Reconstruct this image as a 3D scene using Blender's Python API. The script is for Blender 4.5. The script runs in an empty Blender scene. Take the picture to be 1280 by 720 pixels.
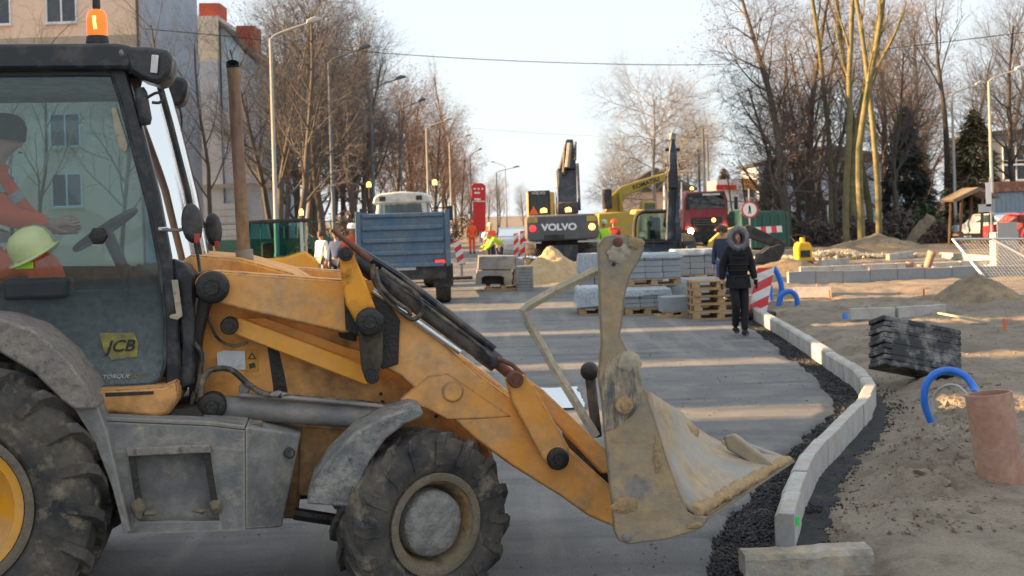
import bpy, bmesh, math, random
import numpy as np
from mathutils import Vector, Matrix, noise as mnoise
random.seed(7); rng = np.random.default_rng(11)
R = math.radians
S = bpy.context.scene
COL = S.collection

# ------------------------------------------------------------------ camera, sky, sun, exposure
F, H, HY = 1500.0, 2.11, 268.0          # focal length in photo pixels, eye height, horizon row
cd = bpy.data.cameras.new('camera'); cam = bpy.data.objects.new('camera', cd); COL.objects.link(cam)
cam.location = (0, 0, H); ROLL = R(1.8); cam.rotation_euler = (R(90), ROLL, 0)
cd.sensor_width = 36; cd.lens = 36 * F / 1280; cd.shift_y = -(360 - HY) / 1280
cd.clip_start = .1; cd.clip_end = 6000
cd.dof.use_dof = True; cd.dof.focus_distance = 6.6; cd.dof.aperture_fstop = 5.0
S.camera = cam

SUN_EL, SUN_AZ = R(15), R(-.6)           # light travels towards +X, turned SUN_AZ towards +Y
w = bpy.data.worlds.new('World'); S.world = w; w.use_nodes = True
nt = w.node_tree; nt.nodes.clear()
wo = nt.nodes.new('ShaderNodeOutputWorld'); bg = nt.nodes.new('ShaderNodeBackground')
sky = nt.nodes.new('ShaderNodeTexSky'); sky.sky_type = 'NISHITA'; sky.sun_disc = False
sky.sun_elevation = SUN_EL
to_sun = Vector((-math.cos(SUN_AZ) * math.cos(SUN_EL), -math.sin(SUN_AZ) * math.cos(SUN_EL), math.sin(SUN_EL)))
sky.sun_rotation = math.atan2(to_sun.x, to_sun.y)
sky.air_density = 1.0; sky.dust_density = 1.2; sky.ozone_density = 1.0; sky.altitude = 100
# thin high cloud veil: a pale layer, broken up by soft noise, all over the sky
tc = nt.nodes.new('ShaderNodeTexCoord'); mp = nt.nodes.new('ShaderNodeMapping'); mp.inputs['Scale'].default_value = (1.6, 1.6, 5)
ns = nt.nodes.new('ShaderNodeTexNoise'); ns.inputs['Scale'].default_value = 1.3; ns.inputs['Detail'].default_value = 6
rp = nt.nodes.new('ShaderNodeMapRange'); rp.inputs[1].default_value = .35; rp.inputs[2].default_value = .7
rp.inputs[3].default_value = .88; rp.inputs[4].default_value = .99
mx = nt.nodes.new('ShaderNodeMix'); mx.data_type = 'RGBA'
mx.inputs[7].default_value = (2.62, 2.84, 3.00, 1)
L_ = nt.links.new
L_(tc.outputs['Generated'], mp.inputs['Vector']); L_(mp.outputs[0], ns.inputs['Vector']); L_(ns.outputs['Fac'], rp.inputs[0])
L_(rp.outputs[0], mx.inputs[0]); L_(sky.outputs[0], mx.inputs[6]); L_(mx.outputs[2], bg.inputs['Color'])
bg.inputs['Strength'].default_value = .085
L_(bg.outputs[0], wo.inputs['Surface'])
sd = bpy.data.lights.new('sun', 'SUN'); sd.energy = 5.0; sd.angle = R(.4); sd.color = (1, .62, .29)
sun = bpy.data.objects.new('sun', sd); COL.objects.link(sun)
sun.rotation_euler = (-to_sun).to_track_quat('-Z', 'Y').to_euler()
S.view_settings.view_transform = 'Standard'; S.view_settings.look = 'None'; S.view_settings.gamma = 1
S.view_settings.use_curve_mapping = False
S.view_settings.exposure = 2.1

# ------------------------------------------------------------------ helpers
CR, SR = math.cos(ROLL), math.sin(ROLL)
def UV(px, py):                          # undo the slight camera tilt
    dx, dy = px-640, py-HY
    return dx*CR-dy*SR, dx*SR+dy*CR
def W(px, py, Y):                        # photo pixel + distance -> world point
    u, v = UV(px, py); return Vector((u*Y/F, Y, H-v*Y/F))
def G(px, py):                           # photo pixel on level ground -> x, y
    u, v = UV(px, py); Y = F*H/v; return (u*Y/F, Y)
class MB:
    def __init__(s): s.v = []; s.f = []
    def add(s, vs, fs):
        o = len(s.v); s.v.extend([tuple(v) for v in vs]); s.f.extend([tuple(i + o for i in f) for f in fs]); return s
    def box(s, x0, x1, y0, y1, z0, z1, M=None):
        vs = [Vector(p) for p in ((x0,y0,z0),(x1,y0,z0),(x1,y1,z0),(x0,y1,z0),(x0,y0,z1),(x1,y0,z1),(x1,y1,z1),(x0,y1,z1))]
        if M is not None: vs = [M @ v for v in vs]
        return s.add(vs, [(0,3,2,1),(4,5,6,7),(0,1,5,4),(1,2,6,5),(2,3,7,6),(3,0,4,7)])
    def prism(s, pts, y0, y1, M=None):   # pts in (x,z), pushed out along y
        n = len(pts); a = sum(pts[i][0]*pts[(i+1)%n][1]-pts[(i+1)%n][0]*pts[i][1] for i in range(n))
        if a < 0: pts = pts[::-1]
        if y0 > y1: y0, y1 = y1, y0
        vs = [Vector((p[0], y0, p[1])) for p in pts] + [Vector((p[0], y1, p[1])) for p in pts]
        if M is not None: vs = [M @ v for v in vs]
        return s.add(vs, [tuple(range(n)), tuple(range(2*n-1, n-1, -1))] + [(i, i+n, (i+1)%n+n, (i+1)%n) for i in range(n)])
    def tube(s, path, r, n=8, caps=True, squash=1.0):
        path = [Vector(p) for p in path]; k = len(path)
        rr = r if hasattr(r, '__len__') else [r]*k
        vs = []; up = None
        for i in range(k):
            d = (path[min(i+1,k-1)] - path[max(i-1,0)])
            d = d.normalized() if d.length > 1e-9 else Vector((0,0,1))
            if up is None: up = Vector((0,0,1)) if abs(d.z) < .9 else Vector((1,0,0))
            sx = d.cross(up)
            if sx.length < 1e-6: sx = d.orthogonal()
            sx.normalize(); up = sx.cross(d).normalized()
            for j in range(n):
                a = 2*math.pi*j/n; vs.append(path[i] + sx*math.cos(a)*rr[i] + up*math.sin(a)*rr[i]*squash)
        fs = [(i*n+j, i*n+(j+1)%n, (i+1)*n+(j+1)%n, (i+1)*n+j) for i in range(k-1) for j in range(n)]
        if caps: fs += [tuple(range(n-1,-1,-1)), tuple(range((k-1)*n, k*n))]
        return s.add(vs, fs)
    def lathe(s, prof, c=(0,0,0), axis=(0,0,1), n=24, caps=False):   # prof: (radius, height)
        q = Vector(axis).normalized().to_track_quat('Z','Y').to_matrix(); c = Vector(c); k = len(prof)
        vs = [c + q @ Vector((r*math.cos(2*math.pi*j/n), r*math.sin(2*math.pi*j/n), h)) for r, h in prof for j in range(n)]
        fs = [(i*n+j, i*n+(j+1)%n, (i+1)*n+(j+1)%n, (i+1)*n+j) for i in range(k-1) for j in range(n)]
        if caps: fs += [tuple(range(n-1,-1,-1)), tuple(range((k-1)*n, k*n))]
        return s.add(vs, fs)
    def ball(s, c, r, n=12, m=8):
        r = r if hasattr(r,'__len__') else (r,r,r)
        pr = [(math.sin(math.pi*i/m), -math.cos(math.pi*i/m)) for i in range(m+1)]
        pr[0] = (.001,-1); pr[-1] = (.001,1)
        vs = [Vector((c[0]+a*math.cos(2*math.pi*j/n)*r[0], c[1]+a*math.sin(2*math.pi*j/n)*r[1], c[2]+b*r[2])) for a, b in pr for j in range(n)]
        return s.add(vs, [(i*n+j, i*n+(j+1)%n, (i+1)*n+(j+1)%n, (i+1)*n+j) for i in range(m) for j in range(n)])
    def build(s, name, m, parent=None, smooth=True, bevel=0, angle=38, seg=2):
        me = bpy.data.meshes.new(name); me.from_pydata(s.v, [], s.f); me.update()
        if smooth: me.shade_smooth(); me.set_sharp_from_angle(angle=R(angle))
        me.materials.append(MAT[m] if isinstance(m, str) else m)
        o = bpy.data.objects.new(name, me); COL.objects.link(o)
        if parent is not None: o.parent = parent
        if bevel:
            b = o.modifiers.new('bevel', 'BEVEL'); b.width = bevel; b.segments = seg; b.limit_method = 'ANGLE'; b.angle_limit = R(40)
        return o
def tag(o, label=None, cat=None, group=None, kind=None):
    if label: o['label'] = label
    if cat: o['category'] = cat
    if group: o['group'] = group
    if kind: o['kind'] = kind
    return o
def empty(name, loc=(0,0,0), rz=0, label=None, cat=None, group=None):
    o = bpy.data.objects.new(name, None); COL.objects.link(o); o.location = loc; o.rotation_euler = (0,0,rz)
    o.empty_display_size = .2
    return tag(o, label, cat, group)
def copy_tree(o, parent=None):
    c = o.copy(); COL.objects.link(c); c.parent = parent
    for ch in list(o.children): copy_tree(ch, c)
    return c
def text(name, s, size, m, parent, loc, rot, ext=.004, shear=0, align='CENTER', sx=1.0, bold=0):
    cu = bpy.data.curves.new(name, 'FONT'); cu.body = s; cu.size = size; cu.extrude = ext; cu.shear = shear
    cu.align_x = align; cu.align_y = 'CENTER'; cu.offset = bold
    t = bpy.data.objects.new('tmp_text', cu); COL.objects.link(t)
    dg = bpy.context.evaluated_depsgraph_get(); dg.update()
    me = bpy.data.meshes.new_from_object(t.evaluated_get(dg)); bpy.data.objects.remove(t)
    me.materials.clear(); me.materials.append(MAT[m])
    o = bpy.data.objects.new(name, me); COL.objects.link(o); o.parent = parent
    o.location = loc; o.rotation_euler = rot; o.scale = (sx, 1, 1)
    return o
def fbm(x, y, z=0., o=4, f=1.):
    a = 0; w_ = 1; t = 0
    for _ in range(o):
        a += w_*mnoise.noise(Vector((x*f, y*f, z+f))); t += w_; w_ *= .5; f *= 2.03
    return a/t

# ------------------------------------------------------------------ materials
MAT = {}
def M(name, col, rough=.6, var=.18, vs=5, dirt=None, damt=.4, ds=3., dsoft=.12, bump=.12, bs=35, metal=0., stretch=(1,1,1),
      dirt2=None, d2amt=.3, d2s=9., zdirt=None, emit=0., spec=.5, dstretch=None, coat=0., edge=None, chips=None):
    m = bpy.data.materials.new(name); m.use_nodes = True; t = m.node_tree; N = t.nodes; Lk = t.links.new
    b = N['Principled BSDF']
    tcd = N.new('ShaderNodeTexCoord'); mpp = N.new('ShaderNodeMapping'); mpp.inputs['Scale'].default_value = stretch
    Lk(tcd.outputs['Object'], mpp.inputs['Vector'])
    def noise_(sc, det=6, ro=.6, vec=None):
        n = N.new('ShaderNodeTexNoise'); n.inputs['Scale'].default_value = sc; n.inputs['Detail'].default_value = det; n.inputs['Roughness'].default_value = ro
        Lk((vec or mpp).outputs[0], n.inputs['Vector']); return n
    n1 = noise_(vs)
    hsv = N.new('ShaderNodeHueSaturation'); hsv.inputs['Color'].default_value = (*col, 1)
    mr = N.new('ShaderNodeMapRange'); mr.inputs[1].default_value = .25; mr.inputs[2].default_value = .75; mr.inputs[3].default_value = 1-var; mr.inputs[4].default_value = 1+var
    Lk(n1.outputs['Fac'], mr.inputs[0]); Lk(mr.outputs[0], hsv.inputs['Value'])
    out = hsv.outputs[0]; rgh = None
    def layer(out, rgh, dcol, amt, sc, soft, seed):
        mv = N.new('ShaderNodeMapping'); mv.inputs['Location'].default_value = (seed, seed*1.7, seed*.3)
        mv.inputs['Scale'].default_value = dstretch or stretch
        Lk(tcd.outputs['Object'], mv.inputs['Vector'])
        n = noise_(sc, 8, .66, mv)
        r = N.new('ShaderNodeMapRange'); th = .5+(.5-amt)*.5
        r.inputs[1].default_value = th-soft; r.inputs[2].default_value = th+soft
        fac = n.outputs['Fac']
        if zdirt:
            sp = N.new('ShaderNodeSeparateXYZ'); Lk(tcd.outputs['Object'], sp.inputs[0])
            zr = N.new('ShaderNodeMapRange'); zr.inputs[1].default_value = zdirt[0]; zr.inputs[2].default_value = zdirt[1]; zr.inputs[3].default_value = zdirt[2]; zr.inputs[4].default_value = 0
            Lk(sp.outputs[2], zr.inputs[0]); ad = N.new('ShaderNodeMath'); ad.operation = 'ADD'; Lk(fac, ad.inputs[0]); Lk(zr.outputs[0], ad.inputs[1]); fac = ad.outputs[0]
        Lk(fac, r.inputs[0])
        mm = N.new('ShaderNodeMix'); mm.data_type = 'RGBA'; Lk(r.outputs[0], mm.inputs[0]); Lk(out, mm.inputs[6])
        n9 = noise_(sc*5, 5); h9 = N.new('ShaderNodeHueSaturation'); h9.inputs['Color'].default_value = (*dcol, 1)
        m9 = N.new('ShaderNodeMapRange'); m9.inputs[1].default_value = .3; m9.inputs[2].default_value = .7; m9.inputs[3].default_value = .75; m9.inputs[4].default_value = 1.25
        Lk(n9.outputs['Fac'], m9.inputs[0]); Lk(m9.outputs[0], h9.inputs['Value']); Lk(h9.outputs[0], mm.inputs[7])
        m2 = N.new('ShaderNodeMix'); m2.data_type = 'FLOAT'; Lk(r.outputs[0], m2.inputs[0])
        if rgh is None: m2.inputs[2].default_value = rough
        else: Lk(rgh, m2.inputs[2])
        m2.inputs[3].default_value = .92
        return mm.outputs[2], m2.outputs[0], r.outputs[0]
    dm = None
    if dirt: out, rgh, dm = layer(out, rgh, dirt, damt, ds, dsoft, 3.1)
    if dirt2: out, rgh, _ = layer(out, rgh, dirt2, d2amt, d2s, dsoft*.6, 8.7)
    if chips:                            # small nicks and scratches
        mv = N.new('ShaderNodeMapping'); mv.inputs['Scale'].default_value = (1,1,2.6); mv.inputs['Rotation'].default_value = (0,.5,0); Lk(tcd.outputs['Object'], mv.inputs['Vector'])
        nc = noise_(chips[1], 5, .75, mv); rc = N.new('ShaderNodeMapRange'); rc.inputs[1].default_value = chips[2]; rc.inputs[2].default_value = chips[2]+.03; Lk(nc.outputs['Fac'], rc.inputs[0])
        mc = N.new('ShaderNodeMix'); mc.data_type = 'RGBA'; Lk(rc.outputs[0], mc.inputs[0]); Lk(out, mc.inputs[6]); mc.inputs[7].default_value = (*chips[0],1); out = mc.outputs[2]
    if edge:                             # paint worn off along edges
        bv = N.new('ShaderNodeBevel'); bv.samples = 4; bv.inputs['Radius'].default_value = edge[1]
        ge = N.new('ShaderNodeNewGeometry'); dt = N.new('ShaderNodeVectorMath'); dt.operation = 'DOT_PRODUCT'; Lk(bv.outputs[0], dt.inputs[0]); Lk(ge.outputs['True Normal'], dt.inputs[1])
        ne = noise_(22, 5, .7); sb_ = N.new('ShaderNodeMath'); sb_.operation = 'MULTIPLY_ADD'; Lk(ne.outputs['Fac'], sb_.inputs[0]); sb_.inputs[1].default_value = -.22; Lk(dt.outputs['Value'], sb_.inputs[2])
        re_ = N.new('ShaderNodeMapRange'); re_.inputs[1].default_value = .86; re_.inputs[2].default_value = .80; re_.inputs[3].default_value = 0; re_.inputs[4].default_value = 1; Lk(sb_.outputs[0], re_.inputs[0])
        me_ = N.new('ShaderNodeMix'); me_.data_type = 'RGBA'; Lk(re_.outputs[0], me_.inputs[0]); Lk(out, me_.inputs[6]); me_.inputs[7].default_value = (*edge[0],1); out = me_.outputs[2]
    Lk(out, b.inputs['Base Color'])
    if rgh is not None: Lk(rgh, b.inputs['Roughness'])
    else: b.inputs['Roughness'].default_value = rough
    b.inputs['Metallic'].default_value = metal; b.inputs['Specular IOR Level'].default_value = spec
    if coat: b.inputs['Coat Weight'].default_value = coat
    if bump:
        nb = noise_(bs, 5, .6); bp = N.new('ShaderNodeBump'); bp.inputs['Strength'].default_value = bump; bp.inputs['Distance'].default_value = .02
        h = nb.outputs['Fac']
        if dm is not None:
            ad = N.new('ShaderNodeMath'); ad.operation = 'MULTIPLY_ADD'; Lk(dm, ad.inputs[0]); ad.inputs[1].default_value = .6; Lk(h, ad.inputs[2]); h = ad.outputs[0]
        Lk(h, bp.inputs['Height']); Lk(bp.outputs[0], b.inputs['Normal'])
    if emit:
        b.inputs['Emission Color'].default_value = (*col, 1); b.inputs['Emission Strength'].default_value = emit
    MAT[name] = m; return m
def glass(name, tint=(.75,.86,.86), dust=None, damt=.0, gloss=.03, z0=None, z1=None, ior=1.45):
    m = bpy.data.materials.new(name); m.use_nodes = True; t = m.node_tree; N = t.nodes; Lk = t.links.new
    N.remove(N['Principled BSDF']); o = N['Material Output']
    tr = N.new('ShaderNodeBsdfTransparent'); tr.inputs[0].default_value = (*tint, 1)
    gl = N.new('ShaderNodeBsdfGlossy'); gl.inputs['Roughness'].default_value = gloss
    fr = N.new('ShaderNodeFresnel'); fr.inputs[0].default_value = ior
    mx_ = N.new('ShaderNodeMixShader'); Lk(fr.outputs[0], mx_.inputs[0]); Lk(tr.outputs[0], mx_.inputs[1]); Lk(gl.outputs[0], mx_.inputs[2])
    last = mx_.outputs[0]
    if dust:
        df = N.new('ShaderNodeBsdfDiffuse'); df.inputs[0].default_value = (*dust, 1)
        tcd = N.new('ShaderNodeTexCoord'); n = N.new('ShaderNodeTexNoise'); n.inputs['Scale'].default_value = 30; n.inputs['Detail'].default_value = 10; n.inputs['Roughness'].default_value = .72
        Lk(tcd.outputs['Object'], n.inputs['Vector'])
        r = N.new('ShaderNodeMapRange'); r.inputs[1].default_value = .3; r.inputs[2].default_value = .85; r.inputs[3].default_value = 0; r.inputs[4].default_value = 1
        sp = N.new('ShaderNodeSeparateXYZ'); Lk(tcd.outputs['Object'], sp.inputs[0])
        zr = N.new('ShaderNodeMapRange'); zr.inputs[1].default_value = z0; zr.inputs[2].default_value = z1; zr.inputs[3].default_value = 1; zr.inputs[4].default_value = damt
        Lk(sp.outputs[2], zr.inputs[0])
        ad = N.new('ShaderNodeMath'); ad.operation = 'MULTIPLY'
        Lk(n.outputs['Fac'], r.inputs[0]); ml = N.new('ShaderNodeMath'); ml.operation = 'ADD'; Lk(r.outputs[0], ml.inputs[0]); ml.inputs[1].default_value = .35
        Lk(ml.outputs[0], ad.inputs[0]); Lk(zr.outputs[0], ad.inputs[1])
        ad.use_clamp = True
        m3 = N.new('ShaderNodeMixShader'); Lk(ad.outputs[0], m3.inputs[0]); Lk(last, m3.inputs[1]); Lk(df.outputs[0], m3.inputs[2]); last = m3.outputs[0]
    Lk(last, o.inputs['Surface']); MAT[name] = m; return m

MUD = (.33,.25,.17); DUST = (.34,.29,.25); MUDG = (.25,.23,.21)
M('loader_yellow', (.90,.33,.010), .40, .1, 3, dirt=(.62,.36,.17), damt=.38, ds=2.2, dsoft=.3, dirt2=(.12,.08,.05), d2amt=.14, d2s=5, bump=.08, zdirt=(.4,1.6,.28), edge=((.10,.06,.035),.02), chips=((.16,.09,.05),30,.70))
M('arm_yellow', (.90,.335,.012), .42, .08, 3, dirt=(.70,.40,.19), damt=.48, ds=1.8, dsoft=.22, dirt2=(.42,.30,.19), d2amt=.26, d2s=4.5, bump=.09, edge=((.13,.075,.04),.022), chips=((.17,.095,.05),26,.69))
M('clean_yellow', (.90,.36,.012), .4, .08, 3, dirt=(.6,.36,.16), damt=.3, ds=3, dsoft=.25, bump=.04)
M('greasy_yellow', (.88,.35,.018), .42, .1, 3, dirt=(.10,.07,.045), damt=.30, ds=3.2, dsoft=.14, dirt2=(.02,.018,.016), d2amt=.25, d2s=5, bump=.1)
M('lever_grease', (.14,.10,.06), .5, .3, 5, dirt=(.03,.025,.02), damt=.5, ds=4, dsoft=.15, bump=.3)
M('grease_black', (.018,.017,.016), .42, .4, 9, dirt=(.05,.04,.03), damt=.35, ds=6, bump=.4, bs=50)
M('cab_black', (.012,.014,.019), .32, .2, 5, dirt=(.16,.14,.13), damt=.16, ds=9, dsoft=.2, bump=.05)
M('black_plastic', (.02,.021,.023), .55, .25, 6, dirt=(.15,.14,.13), damt=.2, ds=7, dsoft=.2, bump=.1)
M('grey_mud_metal', (.10,.105,.11), .6, .25, 4, dirt=(.26,.25,.235), damt=.68, ds=2.8, dsoft=.2, dirt2=(.36,.31,.25), d2amt=.24, d2s=10, bump=.35, bs=45, edge=((.34,.30,.25),.02), chips=((.05,.05,.05),34,.70))
M('fender_mud', (.16,.162,.165), .7, .25, 9, dirt=(.36,.34,.30), damt=.45, ds=8, dsoft=.14, dirt2=(.10,.09,.08), d2amt=.27, d2s=18, bump=.5, bs=60)
M('rear_fender_mud', (.20,.18,.165), .85, .25, 9, dirt=(.33,.28,.23), damt=.5, ds=6, dsoft=.2, dirt2=(.09,.08,.075), d2amt=.25, d2s=24, bump=.5, bs=60)
M('rubber', (.026,.027,.031), .8, .3, 6, dirt=(.15,.125,.095), damt=.40, ds=4, dsoft=.2, dirt2=(.34,.27,.18), d2amt=.2, d2s=9, bump=.3, bs=40)
M('rubber_clean', (.022,.022,.024), .8, .3, 6, dirt=(.10,.09,.08), damt=.35, ds=5, dsoft=.2, bump=.2)
M('wheel_mud', (.18,.145,.10), .95, .25, 6, dirt=(.20,.16,.12), damt=.4, ds=8, bump=.6, bs=30)
M('hub_mud', (.30,.285,.265), .95, .2, 8, dirt=(.2,.19,.18), damt=.35, ds=14, bump=.8, bs=34)
M('rim_yellow', (.82,.36,.02), .45, .1, 4, dirt=(.42,.34,.24), damt=.3, ds=5, dsoft=.2, bump=.1)
M('front_rim', (.60,.30,.04), .6, .2, 5, dirt=(.19,.145,.09), damt=.72, ds=3.5, dsoft=.12, dirt2=(.06,.05,.04), d2amt=.35, d2s=5, bump=.4)
M('worn_metal', (.10,.095,.10), .5, .2, 5, dirt=(.46,.36,.23), damt=.48, ds=6, dsoft=.08, dstretch=(2.2,1,.6), bump=.2)
M('bucket_steel', (.29,.24,.175), .55, .14, 3, dirt=(.42,.295,.16), damt=.50, ds=2.4, dsoft=.12, dirt2=(.24,.22,.20), d2amt=.32, d2s=5, bump=.28, bs=30, edge=((.12,.10,.085),.02), chips=((.14,.12,.10),24,.66))
M('bucket_inner', (.28,.26,.24), .42, .12, 3, dirt=(.42,.30,.165), damt=.46, ds=3, dsoft=.12, dirt2=(.33,.30,.28), d2amt=.25, d2s=7, bump=.2, bs=30)
M('sand_mud', (.42,.28,.14), .95, .2, 9, dirt=(.42,.31,.19), damt=.35, ds=12, bump=.8, bs=40)
M('bar_mud', (.36,.31,.24), .7, .2, 6, dirt=(.50,.41,.29), damt=.45, ds=5, dsoft=.15, dirt2=(.12,.1,.08), d2amt=.2, d2s=20, bump=.2)
M('chrome', (.75,.74,.72), .16, .05, 5, dirt=(.5,.46,.4), damt=.3, ds=6, dsoft=.2, metal=1, bump=.02)
M('cyl_grey', (.13,.135,.145), .38, .2, 4, dirt=(.38,.32,.26), damt=.42, ds=3, dsoft=.22, bump=.08, stretch=(1,1,2))
M('cyl_black', (.018,.022,.032), .34, .2, 4, dirt=(.42,.32,.22), damt=.22, ds=2.4, dsoft=.2, bump=.05)
M('rust', (.20,.075,.045), .75, .3, 8, dirt=(.1,.05,.03), damt=.4, ds=9, bump=.3)
M('exhaust_rust', (.20,.11,.085), .42, .25, 10, dirt=(.42,.27,.12), damt=.35, ds=6, dsoft=.2, dirt2=(.09,.055,.05), d2amt=.25, d2s=8, bump=.12, metal=.35, dstretch=(1,1,.25))
M('soot', (.008,.008,.008), .9, .3, 6)
M('hose', (.028,.027,.026), .5, .2, 6, dirt=(.28,.22,.16), damt=.4, ds=10, bump=.2)
M('white_label', (.70,.71,.74), .6, .1, 10, dirt=(.45,.42,.4), damt=.25, ds=14, bump=.1)
M('label_ink', (.06,.045,.02), .6, .1)
M('logo_yellow', (.33,.28,.03), .6, .3, 20, dirt=(.10,.11,.11), damt=.46, ds=14, dsoft=.15)
M('decal_white', (.55,.55,.53), .6, .3, 25, dirt=(.2,.2,.2), damt=.3, ds=20)
M('decal_orange', (.60,.28,.03), .6, .2, 20)
M('lamp_lens', (.75,.74,.70), .12, .05, 20, bump=.02)
M('seat_fabric', (.035,.037,.042), .9, .2, 20)
M('red_plastic', (.42,.05,.03), .4, .1)
M('orange_hivis', (1.0,.125,.03), .8, .15, 8, emit=0, bump=.3, bs=12)
M('lime_hivis', (.45,.80,.05), .8, .12, 8, bump=.3, bs=12)
M('reflective', (.42,.44,.45), .5, .1)
M('skin', (.50,.28,.20), .55, .08, 10, bump=.05)
M('dark_cloth', (.0065,.007,.010), .85, .3, 10, bump=.5, bs=14)
M('navy_cloth', (.03,.04,.075), .85, .2, 8, bump=.4, bs=10)
M('blue_cloth', (.05,.085,.19), .85, .2, 8, bump=.4, bs=10)
M('fur', (.25,.23,.28), .95, .45, 26, bump=.8, bs=60)
M('hair_brown', (.06,.035,.02), .7, .3, 20)
M('helmet_lime', (.50,.56,.28), .4, .06, 6, dirt=(.4,.42,.2), damt=.25, ds=7)
M('helmet_white', (.8,.8,.78), .35, .05)
# amber beacon dome: a lit lamp
def amber(name, e, col=(1,.30,.01)):
    m = M(name, col, .25, .05, 4, bump=0); b = m.node_tree.nodes['Principled BSDF']
    b.inputs['Emission Color'].default_value = (*col,1); b.inputs['Emission Strength'].default_value = e
amber('amber_dome', .22, (1,.17,.012)); amber('amber_core', 2.2, (1,.5,.06)); amber('amber_far', 1.3, (1,.45,.08)); amber('head_lamp', 6, (1,.85,.55)); amber('tail_red', .5, (.9,.03,.03))
glass('cab_glass', (.90,.97,.98), (.26,.30,.31), .06, .02, 1.05, 1.85, 1.5)
glass('far_glass', (.44,.62,.68), None, 0, .03)
glass('screen_glass', (.55,.66,.68), None, 0, .03, ior=2.3)
glass('mirror_lamp', (.6,.6,.6))
glass('vehicle_glass', (.30,.40,.44), None, 0, .04, ior=1.8)
glass('wrap_film', (.80,.86,.92), (.62,.70,.78), .35, .15, -5, 5, 1.7)
# ------------------------------------------------------------------ ground, road, kerb
KP = [G(*p) for p in ((975,700),(980,672),(990,640),(1012,590),(1052,548),(1080,520),(1088,502),(1076,482),(1032,452),(992,425),(958,404))]
KP = KP + [(KP[-1][0]+.045*(y-KP[-1][1]), y) for y in (30,60,110,640)]
_ky = np.array([p[1] for p in KP]); _kx = np.array([p[0] for p in KP])
def kx(y): return float(np.interp(y, _ky, _kx))
def left_edge(y): return -7.2 + .05*y
def axis(parts):
    out = [parts[0][0]]
    for a, b, st in parts:
        n = max(1, int(round((b-a)/st))); out += [a+(b-a)*(i+1)/n for i in range(n)]
    return out
def grid_sheet(name, xs, ys, fz, m, keep=None):
    mb = MB(); nx = len(xs)
    mb.v = [(x, y, fz(x, y)) for y in ys for x in xs]
    for j in range(len(ys)-1):
        for i in range(nx-1):
            if keep is None or keep((xs[i]+xs[i+1])/2, (ys[j]+ys[j+1])/2): mb.f.append((j*nx+i, j*nx+i+1, (j+1)*nx+i+1, (j+1)*nx+i))
    return mb.build(name, m, angle=180)
def ground_z(x, y):
    if y < 2 or y > 75 or abs(x) > 40: 
        return -.06
    d = x - kx(max(y,7.0))
    if y < 7.0: d = x - 1.62 - .0*(7-y)
    if d < -.0: return -.075
    n = fbm(x, y, 0, 4, .55)
    n2 = fbm(x, y, 5, 3, 2.6); n3 = fbm(x, y*1.0, 9, 3, 9.)
    fade = min(1, (d+.0)/.35)
    rough = .75+.9*max(0, fbm(x, y, 21, 2, .35))*2
    z = -.05 + fade*(.05 + .10*n + .085*n2*rough + .045*n3*rough)
    if 0 < d < .75 and y < 26: z -= .07*math.sin(math.pi*min(1,d/.75))       # excavated behind the kerb
    if y < 14: z += .07*math.exp(-((d-.95)/.35)**2)*max(0,.6+1.4*n2+.9*n3)*min(1,max(0,y-7.6))
    if y < 8.6 and 2.1 < x < 4.6: z = z*.45                                     # compacted strip
    return z
xs = axis([(-700,-60,80),(-60,-8,4),(-8,1,.6),(1,5.2,.05),(5.2,9,.09),(9,16,.22),(16,40,.9),(40,100,10),(100,700,100)])
ys = axis([(-60,2,6),(2,5.5,.3),(5.5,12,.05),(12,18,.08),(18,30,.14),(30,50,.4),(50,76,1.2),(76,200,12),(200,1600,140)])

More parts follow.
